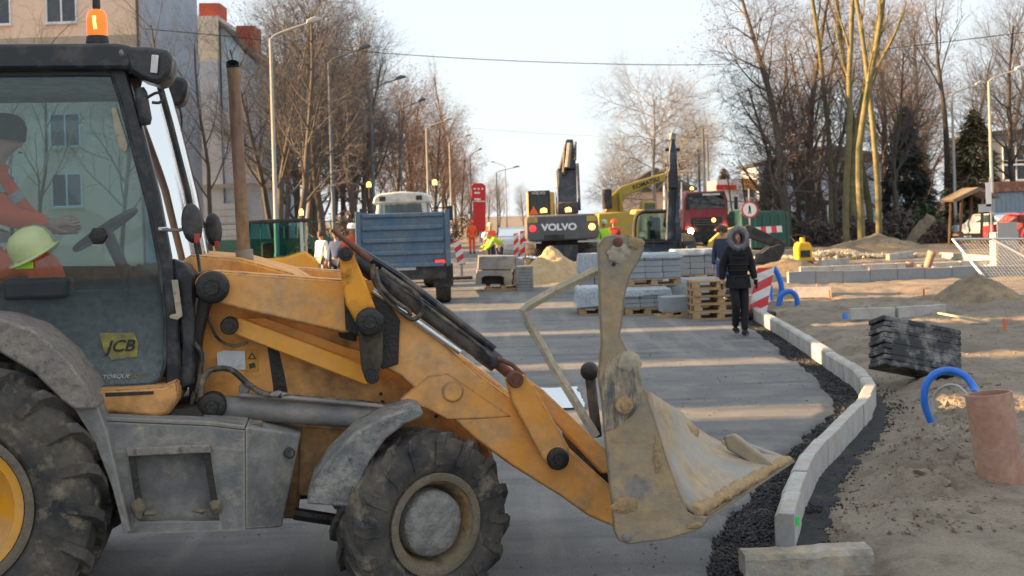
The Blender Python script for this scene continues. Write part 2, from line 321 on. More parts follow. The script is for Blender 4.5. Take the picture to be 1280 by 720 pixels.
def dirt_material(name, c1, c2, c3, sc=.5, cl=None):
    m = bpy.data.materials.new(name); m.use_nodes = True; t = m.node_tree; N = t.nodes; Lk = t.links.new; b = N['Principled BSDF']
    tcd = N.new('ShaderNodeTexCoord')
    def nz(s, d=8, r=.62, st=(1,1,1), loc=(0,0,0)):
        mp = N.new('ShaderNodeMapping'); mp.inputs['Scale'].default_value = st; mp.inputs['Location'].default_value = loc; Lk(tcd.outputs['Object'], mp.inputs[0])
        n = N.new('ShaderNodeTexNoise'); n.inputs['Scale'].default_value = s; n.inputs['Detail'].default_value = d; n.inputs['Roughness'].default_value = r; Lk(mp.outputs[0], n.inputs['Vector']); return n
    a = nz(sc); bb = nz(sc*5, 9, .7, (1,1,1), (4,7,1)); fine = nz(60, 4, .7)
    r1 = N.new('ShaderNodeMapRange'); r1.inputs[1].default_value = .40; r1.inputs[2].default_value = .60; Lk(a.outputs['Fac'], r1.inputs[0])
    r2 = N.new('ShaderNodeMapRange'); r2.inputs[1].default_value = .46; r2.inputs[2].default_value = .66; Lk(bb.outputs['Fac'], r2.inputs[0])
    m1 = N.new('ShaderNodeMix'); m1.data_type = 'RGBA'; m1.inputs[6].default_value = (*c1,1); m1.inputs[7].default_value = (*c2,1); Lk(r1.outputs[0], m1.inputs[0])
    m2 = N.new('ShaderNodeMix'); m2.data_type = 'RGBA'; Lk(m1.outputs[2], m2.inputs[6]); m2.inputs[7].default_value = (*c3,1)
    mlt = N.new('ShaderNodeMath'); mlt.operation = 'MULTIPLY'; mlt.inputs[1].default_value = .8; Lk(r2.outputs[0], mlt.inputs[0]); Lk(mlt.outputs[0], m2.inputs[0])
    hs = N.new('ShaderNodeHueSaturation'); Lk(m2.outputs[2], hs.inputs['Color']); r3 = N.new('ShaderNodeMapRange'); r3.inputs[1].default_value = .25; r3.inputs[2].default_value = .75; r3.inputs[3].default_value = .7; r3.inputs[4].default_value = 1.3
    Lk(fine.outputs['Fac'], r3.inputs[0]); Lk(r3.outputs[0], hs.inputs['Value']); Lk(hs.outputs[0], b.inputs['Base Color'])
    b.inputs['Roughness'].default_value = .93; b.inputs['Specular IOR Level'].default_value = .25
    bp = N.new('ShaderNodeBump'); bp.inputs['Strength'].default_value = .7; bp.inputs['Distance'].default_value = .03
    nb = nz(24, 8, .72); Lk(nb.outputs['Fac'], bp.inputs['Height']); Lk(bp.outputs[0], b.inputs['Normal'])
    MAT[name] = m; return m
dirt_material('site_dirt', (.205,.17,.135), (.29,.24,.185), (.145,.112,.085), .5)
dirt_material('heap_dirt', (.22,.17,.12), (.33,.25,.16), (.14,.11,.08), 1.2)
dirt_material('heap_sand', (.52,.38,.22), (.58,.43,.26), (.42,.30,.17), 1.2)
g_ = grid_sheet('ground', xs, ys, ground_z, 'site_dirt'); tag(g_, kind='structure')

# road: dusty grey base course, tyre-marked, with a ragged right edge
def road_mat():
    m = bpy.data.materials.new('road_asphalt'); m.use_nodes = True; t = m.node_tree; N = t.nodes; Lk = t.links.new; b = N['Principled BSDF']
    tcd = N.new('ShaderNodeTexCoord')
    def nz(s, d=8, r=.6, st=(1,1,1), loc=(0,0,0)):
        mp = N.new('ShaderNodeMapping'); mp.inputs['Scale'].default_value = st; mp.inputs['Location'].default_value = loc; Lk(tcd.outputs['Object'], mp.inputs[0])
        n = N.new('ShaderNodeTexNoise'); n.inputs['Scale'].default_value = s; n.inputs['Detail'].default_value = d; n.inputs['Roughness'].default_value = r; Lk(mp.outputs[0], n.inputs['Vector']); return n
    big = nz(.35); tracks = nz(1.0, 5, .55, (.35,2.6,1)); dust = nz(1.6, 9, .7, (1,1,1), (3,3,0)); fine = nz(90, 3, .7); crumbs = nz(16, 4, .6, (1,1,1), (9,2,0)); tr2 = nz(1.0, 5, .5, (2.2,.18,1), (5,0,0))
    def mrg(n, a, bb, c=0, d=1):
        r = N.new('ShaderNodeMapRange'); r.inputs[1].default_value = a; r.inputs[2].default_value = bb; r.inputs[3].default_value = c; r.inputs[4].default_value = d; Lk(n.outputs['Fac'], r.inputs[0]); return r
    def mixc(prev, col, f):
        x = N.new('ShaderNodeMix'); x.data_type = 'RGBA'; Lk(f.outputs[0], x.inputs[0]); x.inputs[7].default_value = (*col,1)
        if isinstance(prev, tuple): x.inputs[6].default_value = (*prev,1)
        else: Lk(prev, x.inputs[6])
        return x.outputs[2]
    c = mixc((.125,.127,.134), (.175,.174,.173), mrg(big,.35,.65))
    c = mixc(c, (.245,.23,.208), mrg(dust,.47,.68,0,.8))
    c = mixc(c, (.065,.065,.07), mrg(tracks,.53,.66,0,.6))
    c = mixc(c, (.27,.255,.23), mrg(tr2,.52,.66,0,.65))
    c = mixc(c, (.10,.09,.08), mrg(crumbs,.64,.70,0,.75))
    hs = N.new('ShaderNodeHueSaturation'); Lk(c, hs.inputs['Color']); r3 = mrg(fine,.28,.72,.6,1.4); Lk(r3.outputs[0], hs.inputs['Value']); Lk(hs.outputs[0], b.inputs['Base Color'])
    b.inputs['Roughness'].default_value = .82
    bp = N.new('ShaderNodeBump'); bp.inputs['Strength'].default_value = .8; bp.inputs['Distance'].default_value = .014
    ad = N.new('ShaderNodeMath'); ad.operation = 'MULTIPLY_ADD'; Lk(dust.outputs['Fac'], ad.inputs[0]); ad.inputs[1].default_value = 1.5; Lk(fine.outputs['Fac'], ad.inputs[2])
    Lk(ad.outputs[0], bp.inputs['Height']); Lk(bp.outputs[0], b.inputs['Normal']); MAT['road_asphalt'] = m
road_mat()
mb = MB(); ry = axis([(-30,5,2),(5,26,.06),(26,60,.6),(60,300,8),(300,1500,60)])
for y in ry:
    e = kx(max(y,7))-.07
    gap = .34 + .16*fbm(0, y, 3, 3, .9) + .06*fbm(0, y, 8, 2, 5)
    if y < 8.5: gap = .40+ .06*fbm(0,y,3,3,2)
    if y > 24: gap = .05
    l = left_edge(y)
    for t in (0,.25,.5,.75,.9,.985,1): mb.v.append((l+(e-gap-l)*t, y, 0 if t < .99 else -.012))
    mb.v.append((e-gap+.03, y, -.058))
for j in range(len(ry)-1):
    for i in range(7): mb.f.append((j*8+i, j*8+i+1, (j+1)*8+i+1, (j+1)*8+i))
tag(mb.build('road', 'road_asphalt', angle=180), kind='structure')

# bed of black grit on both sides of the kerb
M('grit_black', (.022,.023,.027), .85, .4, 30, dirt=(.10,.085,.07), damt=.22, ds=5, dsoft=.1, bump=.8, bs=70)
mb = MB(); gy = axis([(7.0,26,.07)])
for y in gy:
    e = kx(max(y,7.0)); wr_ = (.20+.18*fbm(3,y,5,3,1.1)+.14*fbm(1,y,2,2,5))*max(.25,min(1,(15.5-y)/5)) if y > 7.2 else .3
    for k_, x in enumerate((e-.62, e-.45, e-.30, e-.15, e+.0, e+.10, e+.10+wr_*.35, e+.10+wr_*.7, e+.10+wr_)):
        b_ = -.052+.016*fbm(x*6,y*6,0,2) if x < e else max(ground_z(x,y),-.09)+.012+.02*fbm(x*8,y*8,1,2)
        if k_ == 8: b_ = ground_z(x,y)-.02
        if k_ == 0: b_ = -.058
        mb.v.append((x,y,b_))
mb.f = [(j*9+i, j*9+i+1, (j+1)*9+i+1, (j+1)*9+i) for j in range(len(gy)-1) for i in range(8)]
tag(mb.build('gravel_bed','grit_black',angle=180), kind='structure')
# loose stones: one sheet of black gravel along the kerb, clods over the dirt
def stones(name, pts, m, label, cat):
    base = np.array([(1,0,0),(-1,0,0),(0,1,0),(0,-1,0),(0,0,1),(0,0,-1)], float)
    tri = [(0,2,4),(2,1,4),(1,3,4),(3,0,4),(2,0,5),(1,2,5),(3,1,5),(0,3,5)]
    mb = MB()
    for x, y, z, s in pts:
        q = np.array(Matrix.Rotation(rng.uniform(0,6.28), 3, rng.normal(size=3)))
        v = (base*rng.uniform(.6,1.25,(6,1))*s*np.array([1,rng.uniform(.7,1.2),rng.uniform(.5,.9)])) @ q.T + (x,y,z)
        mb.add(v.tolist(), tri)
    o = mb.build(name, m, smooth=False); return tag(o, label, cat, kind='stuff')
M('gravel_black', (.026,.027,.031), .75, .5, 3, dirt=(.16,.14,.12), damt=.3, ds=2.5, bump=.2)
M('clod', (.21,.165,.12), .95, .35, 2.5, bump=.3)
M('crumb', (.16,.145,.125), .95, .35, 2.5, bump=.3)
P_ = []
for _ in range(12000):
    y = 7.0 + rng.beta(1,1.9)*18; e = kx(y)-.07; u = rng.uniform(-.46,.03)
    P_.append((e+u, y, -.055+.02*rng.random(), rng.uniform(.007,.022)))
for _ in range(1600):
    y = 7.2 + rng.beta(1,1.6)*9; P_.append((kx(y)+.08+abs(rng.normal(0,.16)), y, ground_z(kx(y)+.2,y)+.005, rng.uniform(.006,.02)))
stones('gravel', P_, 'gravel_black', 'black loose gravel filling the trench along the new kerb', 'gravel')
P_ = []
for _ in range(9000):
    y = 6.0+ rng.beta(1,2)*26; x = kx(max(y,7))+.25+ rng.beta(1,1.3)*9
    if fbm(x,y,31,3,.7) < -.05: continue
    P_.append((x, y, ground_z(x,y)+.003, min(.07, .004+rng.exponential(.0058))))
for _ in range(1100):
    y = 7.6+rng.beta(1,1.5)*7; x = kx(y)+.95+rng.normal(0,.28)
    P_.append((x, y, ground_z(x,y)+.004, min(.06,.004+rng.exponential(.0085))))
stones('dirt_clods', P_, 'clod', 'scattered clods and crumbs of brown earth on the site', 'clods')
P_ = []
for _ in range(6500):
    y = 5+rng.beta(1,1.8)*24; x = rng.uniform(left_edge(y), kx(max(y,7))-.45)
    if fbm(x,y,41,3,.5) < 0: continue
    P_.append((x, y, .002, min(.022,.003+rng.exponential(.0035))))
stones('road_crumbs', P_, 'crumb', 'small stones and crumbs strewn over the dusty road', 'stones')

# kerb: separate concrete stones set along the curve
M('kerb_concrete', (.46,.46,.45), .8, .14, 4, edge=((.30,.28,.25),.012), chips=((.28,.25,.21),40,.68), dirt=(.33,.29,.24), damt=.42, ds=4, dsoft=.2, bump=.15, bs=60)
M('kerb_old', (.40,.37,.33), .85, .15, 5, dirt=(.20,.17,.14), damt=.5, ds=4, dsoft=.12, dirt2=(.48,.39,.26), d2amt=.35, d2s=3, bump=.5, bs=30)
kerb = empty('kerb', (0,0,0)); tag(kerb, kind='structure')
def kerb_stone(a, b, w_, h0, h1, m='kerb_concrete', parent=kerb, name='kerb_stone'):
    a = Vector((a[0],a[1],0)); b = Vector((b[0],b[1],0)); d = (b-a); ln = d.length; d.normalize()
    rz = math.atan2(d.y, d.x)
    mb = MB(); g = .008; c = .025
    pr = [(-w_/2,h0),(w_/2,h0),(w_/2,h1),(-w_/2+c,h1),(-w_/2,h1-c)]      # y,z; splay on the road side (+y after turn)
    pr = [(-p[0],p[1]) for p in pr]
    n = len(pr); vs = [(g/2, p[0], p[1]) for p in pr]+[(ln-g/2, p[0], p[1]) for p in pr]
    mb.add(vs, [tuple(range(n)), tuple(range(2*n-1,n-1,-1))]+[(i,i+n,(i+1)%n+n,(i+1)%n) for i in range(n)])
    o = mb.build(name, m, parent, bevel=.006)
    o.location = (a.x,a.y,0); o.rotation_euler = (0,0,rz); return o
ylist = []; y = 7.55; x = kx(7.55)
pts = [(x,y)]
while y < 60:
    step = .62 if y < 15.5 else 1.0
    acc = 0
    px_, py_ = x, y
    while acc < step:
        y += .01; nx_ = kx(y); acc += math.hypot(nx_-px_, .01); px_ = nx_
    x = kx(y); pts.append((x,y))
for a, b in zip(pts[:-1], pts[1:]):
    hz = rng.normal(0,.003)
    ks_ = kerb_stone(a, b, .125, -.12, .18+hz*1.6); ks_.rotation_euler.z += rng.normal(0,.008); ks_.location.x += rng.normal(0,.004)
M('mark_green', (.05,.75,.12), .6, .05)
ob = MB().box(-.012,.012,-.004,.004,-.03,.03).build('paint_mark', 'mark_green', kerb); ob.location = (kx(7.6)+.085,7.57,.12)
# ------------------------------------------------------------------ the backhoe loader
LA = R(8.6); HV = Vector((math.cos(LA), math.sin(LA), 0)); LV = Vector((-math.sin(LA), math.cos(LA), 0))
u0, v0 = UV(530, 655); LO = Vector((u0/238, F/238, 0)) + 1.0*LV
LD = empty('backhoe_loader', LO, LA, 'big muddy yellow backhoe loader with black cab, tall rusty exhaust and raised front bucket', 'backhoe loader')
def Lp(px, py, c):                       # pixel -> point in the loader's own upright plane y = c
    u, v = UV(px, py); d = Vector((u/F, 1, -v/F)); t = (c + LO.dot(LV))/(d.x*LV.x + d.y*LV.y)
    p = d*t - LO; return Vector((p.dot(HV), c, H + d.z*t))
def xz(pts, c): return [(q.x, q.z) for q in (Lp(a, b, c) for a, b in pts)]
def lprism(name, pts, c0, c1, m, parent=LD, bevel=.008, both=False):
    mb = MB(); P = xz(pts, c0); mb.prism(P, c0, c1)
    return mb.build(name, m, parent, bevel=bevel)
def ltube(name, pts, c, r, m, parent=LD, n=10, caps=True):
    cs = c if hasattr(c,'__len__') else [c]*len(pts)
    return MB().tube([Lp(a,b,k) for (a,b),k in zip(pts,cs)], r, n, caps).build(name, m, parent)
def spline(pts, k=5):
    P = [Vector(p) for p in pts]; out = []
    for i in range(len(P)-1):
        a, b, c, d = P[max(i-1,0)], P[i], P[i+1], P[min(i+2,len(P)-1)]
        for j in range(k):
            t = j/k; out.append(.5*((2*b)+(c-a)*t+(2*a-5*b+4*c-d)*t*t+(3*b-a-3*c+d)*t**3))
    return out+[P[-1]]
def lhose(name, pts, c, r, m='hose', parent=LD):
    cs = c if hasattr(c,'__len__') else [c]*len(pts)
    return MB().tube(spline([Lp(a,b,k) for (a,b),k in zip(pts,cs)]), r, 8).build(name, m, parent)

def tyre_mesh(Rr, wd, rim, nl, lugh, sw, wk=1.0, out=.012):
    mb = MB(); rc = Rr-lugh; h = wd/2
    pr = [(rim,-.30*wd),(rim+.012,-.40*wd),(rim+.05,-.47*wd),((rim+rc)/2,-.505*wd),(rc-.075,-.49*wd),(rc-.02,-.44*wd),(rc,-.3*wd),(rc+.004,0),
          (rc,.3*wd),(rc-.02,.44*wd),(rc-.075,.49*wd),((rim+rc)/2,.505*wd),(rim+.05,.47*wd),(rim+.012,.40*wd),(rim,.30*wd)]
    mb.lathe(pr, axis=(0,1,0), n=72)
    dl = sw
    for k in range(nl):
        for s in (-1,1):
            th = 2*math.pi*(k + (.5 if s > 0 else 0))/nl
            st = []
            for f, yy, r0, r1, w_ in ((0,.03*wd,rc-.01,Rr-.004,.050),(.45,.25*wd,rc-.01,Rr,.054),(.85,.43*wd,rc-.03,Rr-.004,.062),(1.0,.515*wd,rc-.075,Rr-.045,.066),(1.06,.51*wd,rc-.14,rc-.115,.06)):
                a = th+dl*f; wob = rng.uniform(.93,1.07)
                for (rr, sg) in ((r0,-1),(r0,1),(r1,1),(r1,-1)):
                    ww = w_*wk*wob*(.82 if rr == r1 else 1.0)/2/rc; yq = s*(yy + (out if (rr == r1 and f >= .85) else 0))
                    aa = a+sg*ww; st.append(Vector((math.sin(aa)*rr, yq, math.cos(aa)*rr)))
            n = 5
            fs = [(i*4+j, i*4+(j+1)%4, (i+1)*4+(j+1)%4, (i+1)*4+j) for i in range(n-1) for j in range(4)]+[(3,2,1,0),((n-1)*4,(n-1)*4+1,(n-1)*4+2,(n-1)*4+3)]
            if s > 0: fs = [f_[::-1] for f_ in fs]
            mb.add(st, fs)
    return mb
def wheel(loc, Rr, wd, rim, steer, nl, kind, side):
    w_ = (tyre_mesh(Rr, wd, rim, nl, .045, -.30) if kind == 'rear' else tyre_mesh(Rr, wd, rim, nl, .026, -.42, .95, -.004)).build('wheel', 'rubber', LD, angle=30)
    tag(w_, 'rear wheel with chunky tread and yellow rim' if kind == 'rear' else 'front wheel caked in mud, turned away')
    w_.location = loc; w_.rotation_euler = (0, 0.35 if kind=='rear' else .1, steer)
    s = -side; e = wd/2*s               # outward direction along y
    def la(prof): return [(r, h) for r, h in prof]
    ax = (0, s, 0)
    if kind == 'rear':
        MB().lathe([(rim+.014,.36*wd),(rim+.022,.455*wd),(rim+.004,.47*wd),(rim-.022,.455*wd),(rim-.035,.33*wd),(rim-.04,.30*wd)], axis=ax, n=56).build('rim_flange', 'wheel_mud', w_)
        MB().lathe([(rim-.03,.42*wd),(rim-.075,.40*wd),(rim-.10,.30*wd),(.20,.16*wd),(.155,.18*wd),(.15,.26*wd),(.10,.30*wd),(.001,.31*wd)], axis=ax, n=48).build('rim', 'rim_yellow', w_)
        for k in range(10):
            a = k*.6283; MB().lathe([(.018,0),(.018,.03),(.001,.032)], c=(.175*math.cos(a), s*.17*wd, .175*math.sin(a)), axis=ax, n=6).build('wheel_nut', 'grease_black', w_)
    else:
        MB().lathe([(rim+.012,.36*wd),(rim+.018,.47*wd),(rim-.004,.485*wd),(rim-.024,.47*wd),(rim-.04,.36*wd)], axis=ax, n=48).build('rim_flange', 'wheel_mud', w_)
        MB().lathe([(rim-.03,.43*wd),(rim-.05,.33*wd),(rim-.062,.10*wd),(.17,.02*wd),(.15,.02*wd)], axis=ax, n=48).build('rim', 'front_rim', w_)
        mb = MB(); mb.lathe([(.178,-.02*wd),(.178,.12*wd),(.174,.34*wd),(.162,.40*wd),(.11,.425*wd),(.06,.43*wd),(.001,.432*wd)], axis=ax, n=40)
        for i, v in enumerate(mb.v):
            q = 1+.035*fbm(v[0]*9, v[2]*9, 1); mb.v[i] = (v[0]*q, v[1]+.018*fbm(v[0]*14, v[2]*14, 4)*s, v[2]*q)
        mb.build('hub', 'hub_mud', w_, angle=60)
    return w_
RR = .745; FRr = .485
for side in (1,-1):
    wheel((-2.33, -.90*side, RR), RR, .44, .385, 0, 20, 'rear', side)
    wheel((0, -.84*side, FRr), FRr, .34, .255, R(26), 16, 'front', side)

# chassis, axle, tank
MB().tube([(0,-.75,.49),(0,.75,.49)], .075, 10).build('front_axle', 'grease_black', LD)
MB().tube([(-2.33,-.8,.72),(-2.33,.8,.72)], .12, 10).build('rear_axle', 'grease_black', LD)
MB().box(-2.9,.25,-.36,.36,.52,.80).build('chassis', 'grease_black', LD, bevel=.02)
MB().tube([Lp(368,642,-.55), Lp(420,650,-.55)], .035, 8).build('steering_ram', 'grease_black', LD)
# bonnet
bp = xz([(236,318),(300,323),(365,341),(440,388),(520,468),(592,540),(598,560),(598,655),(560,640),(375,620),(372,650),(236,640)], -.45)
MB().prism(bp, -.45, .45).build('bonnet', 'loader_yellow', LD, bevel=.02)
lprism('nose_panel', [(599,541),(612,556),(622,585),(628,650),(600,655)], -.44, .44, 'loader_yellow', bevel=.02)
lprism('dark_gap', [(334,432),(347,431),(356,470),(367,531),(346,531),(341,480)], -.453, -.44, 'grease_black', bevel=0)  # flat black strip standing for the shade in an open gap
lprism('lower_side_panel', [(375,533),(548,546),(560,600),(480,640),(372,618)], -.462, -.44, 'loader_yellow', bevel=.004)
lprism('white_label', [(271,441),(280,438),(306,439),(307,462),(290,463),(272,458)], -.458, -.45, 'white_label', bevel=0)
lprism('warning_label', [(307.5,437),(322,437),(323,464),(308,464)], -.457, -.45, 'decal_orange', bevel=0)
t3 = xz([(315,440),(321,449),(309,449)], -.4575); MB().prism(t3, -.4595, -.4575).build('warning_symbol', 'label_ink', LD)
t3 = xz([(315,443),(318,447.5),(312,447.5)], -.4595); MB().prism(t3, -.4605, -.4597).build('warning_symbol', 'decal_orange', LD)
t3 = xz([(311,455),(318,453),(320,459),(312,461)], -.4575); MB().prism(t3, -.4595, -.4575).build('warning_symbol', 'label_ink', LD)
for a, b in ((433,456),(433,467),(505,470),(476,492),(478,502),(545,520)):
    MB().lathe([(.010,0),(.010,.012),(.001,.013)], c=Lp(a,b,-.45), axis=(0,-1,0), n=8).build('panel_bolt', 'grease_black', LD)

# step tank
cT = -.93
for pts in ([(126,527),(262,533),(306,538),(306,562),(262,560),(160,565),(133,563)], [(133,563),(160,565),(173,652),(160,668),(147,612)],
            [(262,560),(306,562),(306,663),(276,664),(275,651)], [(173,652),(275,651),(276,664),(160,668)]):
    lprism('tank_panel', pts, cT, -.90, 'grey_mud_metal', bevel=0)
lprism('step_recess', [(150,550),(300,548),(300,663),(160,667)], -.84, -.45, 'grey_mud_metal', bevel=.01)
lprism('tank_top', [(124,521),(262,527),(306,532),(306,537.5),(262,532.5),(126,526.5)], cT, -.42, 'grey_mud_metal', bevel=.006)
# chamfered tank nose
A = [Lp(a,b,cT) for a,b in ((318,540),(306,562),(306,663),(360,657))]
q = [Lp(306.5,533,cT), Lp(306.5,663,cT), Lp(352,660,-.72), Lp(376,543,-.70)]
q2 = [Vector((p.x, -.42, p.z)) for p in q]
MB().add(q+q2, [(0,1,2,3),(7,6,5,4),(0,3,7,4),(1,5,6,2),(3,2,6,7),(0,4,5,1)]).build('tank_nose', 'grey_mud_metal', LD, bevel=.012)
lprism('step_tread', [(157,561),(262,556),(264,566),(158,571)], -.965, -.86, 'rear_fender_mud', bevel=.006)
for pts in ([(160,570),(168,570),(180,645),(172,648)], [(254,566),(262,566),(274,640),(266,642)]):
    lprism('step_hanger', pts, -.95, -.935, 'grease_black', bevel=0)
def lump(name, px, py, c, rx, rz, m, parent=LD, ry=.03, sd=0):
    p = Lp(px,py,c); mb = MB(); mb.ball(p, (rx,ry,rz), 22, 14)
    for i, v in enumerate(mb.v):
        d = Vector(v)-p; q_ = 1+.9*fbm(v[0]*26+sd, v[2]*26, v[1]*26, 4); mb.v[i] = tuple(p+d*q_)
    return mb.build(name, m, parent, angle=60)
for (a,b,rx,rz) in ((173,636,.028,.05),(268,633,.034,.036),(250,638,.04,.014),(190,641,.04,.012),(288,530,.05,.02),(320,529,.03,.02)):
    lump('mud_lump', a, b, -.95 if b > 600 else -.8, rx, rz, 'wheel_mud', sd=a)
MB().lathe([(.03,0),(.03,.02),(.02,.022)], c=Lp(361,566,-.75), axis=(.35,-1,0), n=16).build('tank_plug', 'black_plastic', LD)
lprism('step_sill', [(112,487),(150,486),(204,483),(221,475),(223,500),(211,519),(194,522),(124,516)], -.82, -.40, 'loader_yellow', bevel=.02)
lprism('sill_slot', [(131,491),(192,489),(192,493),(132,496)], -.824, -.81, 'grease_black', bevel=.002)
lprism('under_cab', [(120,518),(245,510),(262,530),(124,524)], -.78, -.3, 'grease_black', bevel=0)

# rear fender
fo = [(-260,470),(-160,412),(-60,392),(0,398),(42,413),(82,447),(108,483),(121,511)]
fi = [(93,512),(76,500),(42,466),(0,441),(-60,436),(-160,452),(-240,500)]
lprism('rear_fender', fo+fi, -1.06, -.62, 'rear_fender_mud', bevel=.012)
lprism('fender_skirt', [(92,510),(121,507),(134,540),(150,610),(163,664),(155,668),(140,610),(118,552)], -1.0, -.62, 'grey_mud_metal', bevel=.006)
# front fender
fo = [(383,630),(392,603),(412,573),(444,541),(480,521),(515,510),(529,513),(528,521)]
fi = [(505,531),(482,549),(462,577),(450,606),(444,635)]
lprism('front_fender', fo+fi, -1.03, -.66, 'fender_mud', bevel=.012)
P = [ (q.x,q.z) for q in (Lp(a,b,-1.03) for a,b in fo+fi)]
MB().prism(P, .66, 1.03).build('front_fender', 'fender_mud', LD, bevel=.012)

# loader arms
up = xz([(243,352),(252,341),(268,338),(430,350),(446,362),(448,412),(430,417),(300,387),(258,376),(246,368)], -.68)
lo_ = xz([(436,352),(470,350),(500,385),(545,421),(600,470),(652,508),(700,550),(768,612),(770,660),(735,645),(700,620),(640,583),(592,548),(540,500),(520,488),(500,470),(470,455),(446,415)], -.68)
for c0, c1 in ((-.68,-.53),(.53,.68)):
    MB().prism(up, c0, c1).build('lift_arm', 'arm_yellow', LD, bevel=.015)
    MB().prism(lo_, c0-.004, c1+.004).build('loader_arm', 'arm_yellow', LD, bevel=.015)
lprism('gusset_plate', [(498,500),(535,470),(560,466),(590,486),(640,521),(600,524),(560,525),(535,512)], -.688, -.67, 'arm_yellow', bevel=.006)
MB().lathe([(.055,0),(.06,.006),(.055,.012),(.001,.012)], c=Lp(566,489,-.69), axis=(0,-1,0), n=24).build('arm_boss', 'arm_yellow', LD, bevel=.003)
lprism('inner_beam', [(298,397),(470,462),(472,478),(456,481),(286,415)], -.60, -.50, 'clean_yellow', bevel=.008)
lprism('inner_beam', [(330,398),(470,447),(470,462),(300,400)], -.50, -.46, 'clean_yellow', bevel=.006)
lprism('inner_beam', [(420,398),(446,404),(446,428),(424,422)], -.56, -.46, 'grease_black', bevel=.01)
def pin(name, px, py, r, c0=-.72, h=.05, m='grease_black', n=20, parent=LD):
    return MB().lathe([(r,-.04),(r,h*.7),(r*.85,h),(r*.45,h),(r*.42,h*1.35),(.001,h*1.35)], c=Lp(px,py,c0), axis=(0,-1,0), n=n).build(name, m, parent, angle=50)
pin('arm_pivot', 266, 359, .088, -.70, .05); pin('pivot_pin', 287, 407, .048, -.62, .04)
lprism('pivot_bracket', [(236,345),(262,338),(270,360),(262,380),(252,420),(245,480),(236,500)], -.60, -.44, 'grease_black', bevel=.01)
# bellcrank and levers
lprism('bellcrank', [(424,322),(432,308),(443,320),(456,350),(469,384),(471,400),(446,406),(432,380),(427,350)], -.78, -.70, 'greasy_yellow', bevel=.012)
lprism('lever', [(446,396),(480,394),(478,452),(471,476),(458,478),(452,462)], -.80, -.71, 'lever_grease', bevel=.012)
pin('bellcrank_pin', 432, 317, .040, -.79, .05); pin('lever_pivot', 462, 402, .075, -.81, .04); pin('lever_pin', 465, 470, .04, -.80, .03)
lprism('grease_plate', [(430,370),(480,372),(500,400),(498,455),(478,462),(448,420),(432,412)], -.705, -.685, 'grease_black', bevel=.004)
# tilt ram with hoses
ltube('ram_barrel', [(441,322),(618,452)], -.63, .050, 'cyl_black', n=20)
ltube('ram_gland', [(600,438),(621,454)], -.63, .056, 'cyl_black', n=20)
ltube('ram_rod', [(618,452),(650,478)], -.63, .030, 'rust', n=12)
ltube('guard_rail', [(438,306),(500,345),(560,391),(618,436)], -.66, .021, 'cyl_black', n=8)
ltube('hard_pipe', [(500,358),(560,402),(606,437),(614,447)], -.70, .010, 'hose', n=8)
ltube('chrome_rod', [(466,363),(520,401),(575,440)], -.70, .019, 'chrome', n=12)
ltube('indicator_rod', [(415,287),(436,303),(464,326)], -.80, [.012,.016,.018], 'rust', n=8)
ltube('return_pipe', [(622,448),(640,456),(655,470)], -.70, .013, 'rust', n=8)
lhose('hose', [(466,330),(468,352),(488,378),(512,398),(523,396),(528,384),(520,368),(498,352),(476,336)], -.74, .013)
lhose('hose', [(470,334),(475,356),(496,378),(511,388),(512,396)], [-.73,-.75,-.76,-.75,-.72], .012)
lhose('hose', [(250,495),(256,470),(270,461),(290,463),(310,480),(330,492),(352,494)], -.70, .016)
lhose('hose', [(352,494),(400,498),(450,502),(478,506)], -.66, .010)
lhose('hose', [(246,372),(240,420),(252,444),(248,480),(240,505)], -.62, .012)
lhose('hose', [(256,385),(270,420),(290,432),(310,428)], -.52, .008)
for x_ in (243,249,255): lhose('hydraulic_pipe', [(x_,440),(x_-2,470),(x_-4,505)], -.56, .008, 'cyl_grey')
# lift ram
ltube('lift_ram', [(272,508),(490,524)], -.62, .064, 'cyl_grey', n=20)
ltube('ram_gland', [(466,522),(494,524.5)], -.62, .070, 'cyl_grey', n=20)
pin('lift_ram_eye', 266, 507, .075, -.68, .04)
ltube('ram_pipe', [(300,494),(360,497),(470,507),(486,511)], -.69, .012, 'cyl_grey')
lump('mud_lump', 345, 493, -.69, .06, .016, 'hub_mud', sd=5); lump('mud_lump', 306, 486, -.66, .03, .03, 'hub_mud', sd=9)
# front levers and link
lprism('tilt_lever', [(632,474),(642,466),(658,470),(668,484),(712,560),(708,582),(690,588),(678,574),(640,503)], -.76, -.70, 'arm_yellow', bevel=.01)
pin('lever_pivot', 697, 573, .062, -.76, .03); pin('lever_pin', 644, 474, .045, -.77, .03, 'rust')
lprism('tilt_link', [(652,484),(663,476),(680,488),(768,572),(770,592),(752,592)], -.62, -.55, 'arm_yellow', bevel=.01)
lprism('cross_tube', [(742,575),(760,575),(766,610),(748,612)], -.5, .5, 'grease_black', bevel=.02)

# bucket (swung, clam half open): near end plate, back, floor, far end plate
Yn, Yf = 6.12, 7.55
BK = MB()
def wl(px,py,Y):
    p = W(px,py,Y)-LO; return Vector((p.dot(HV), p.dot(LV), p.z))
def slab(mb, pts, off):                 # plate from 3D outline and a thickness vector
    n = len(pts); off = Vector(off)
    vs = list(pts)+[p+off for p in pts]
    mb.add(vs, [tuple(range(n)), tuple(range(2*n-1,n-1,-1))]+[(i,i+n,(i+1)%n+n,(i+1)%n) for i in range(n)]); return mb
away = (wl(985,574,Yf)-wl(872,642,Yn)).normalized()
E0 = [(748,306),(756,296),(768,293),(786,297),(803,301),(806,311),(800,325),(788,345),(781,372),(778,405),(775,420),(786,440),(797,458),(806,487),(818,520),(834,572),(848,610),(860,640),(868,645),(886,647),(884,653),(868,665),(832,675),(785,681),(773,676),(768,664),(764,620),(758,565),(753,505),(748,470),(752,430),(750,390),(749,355)]
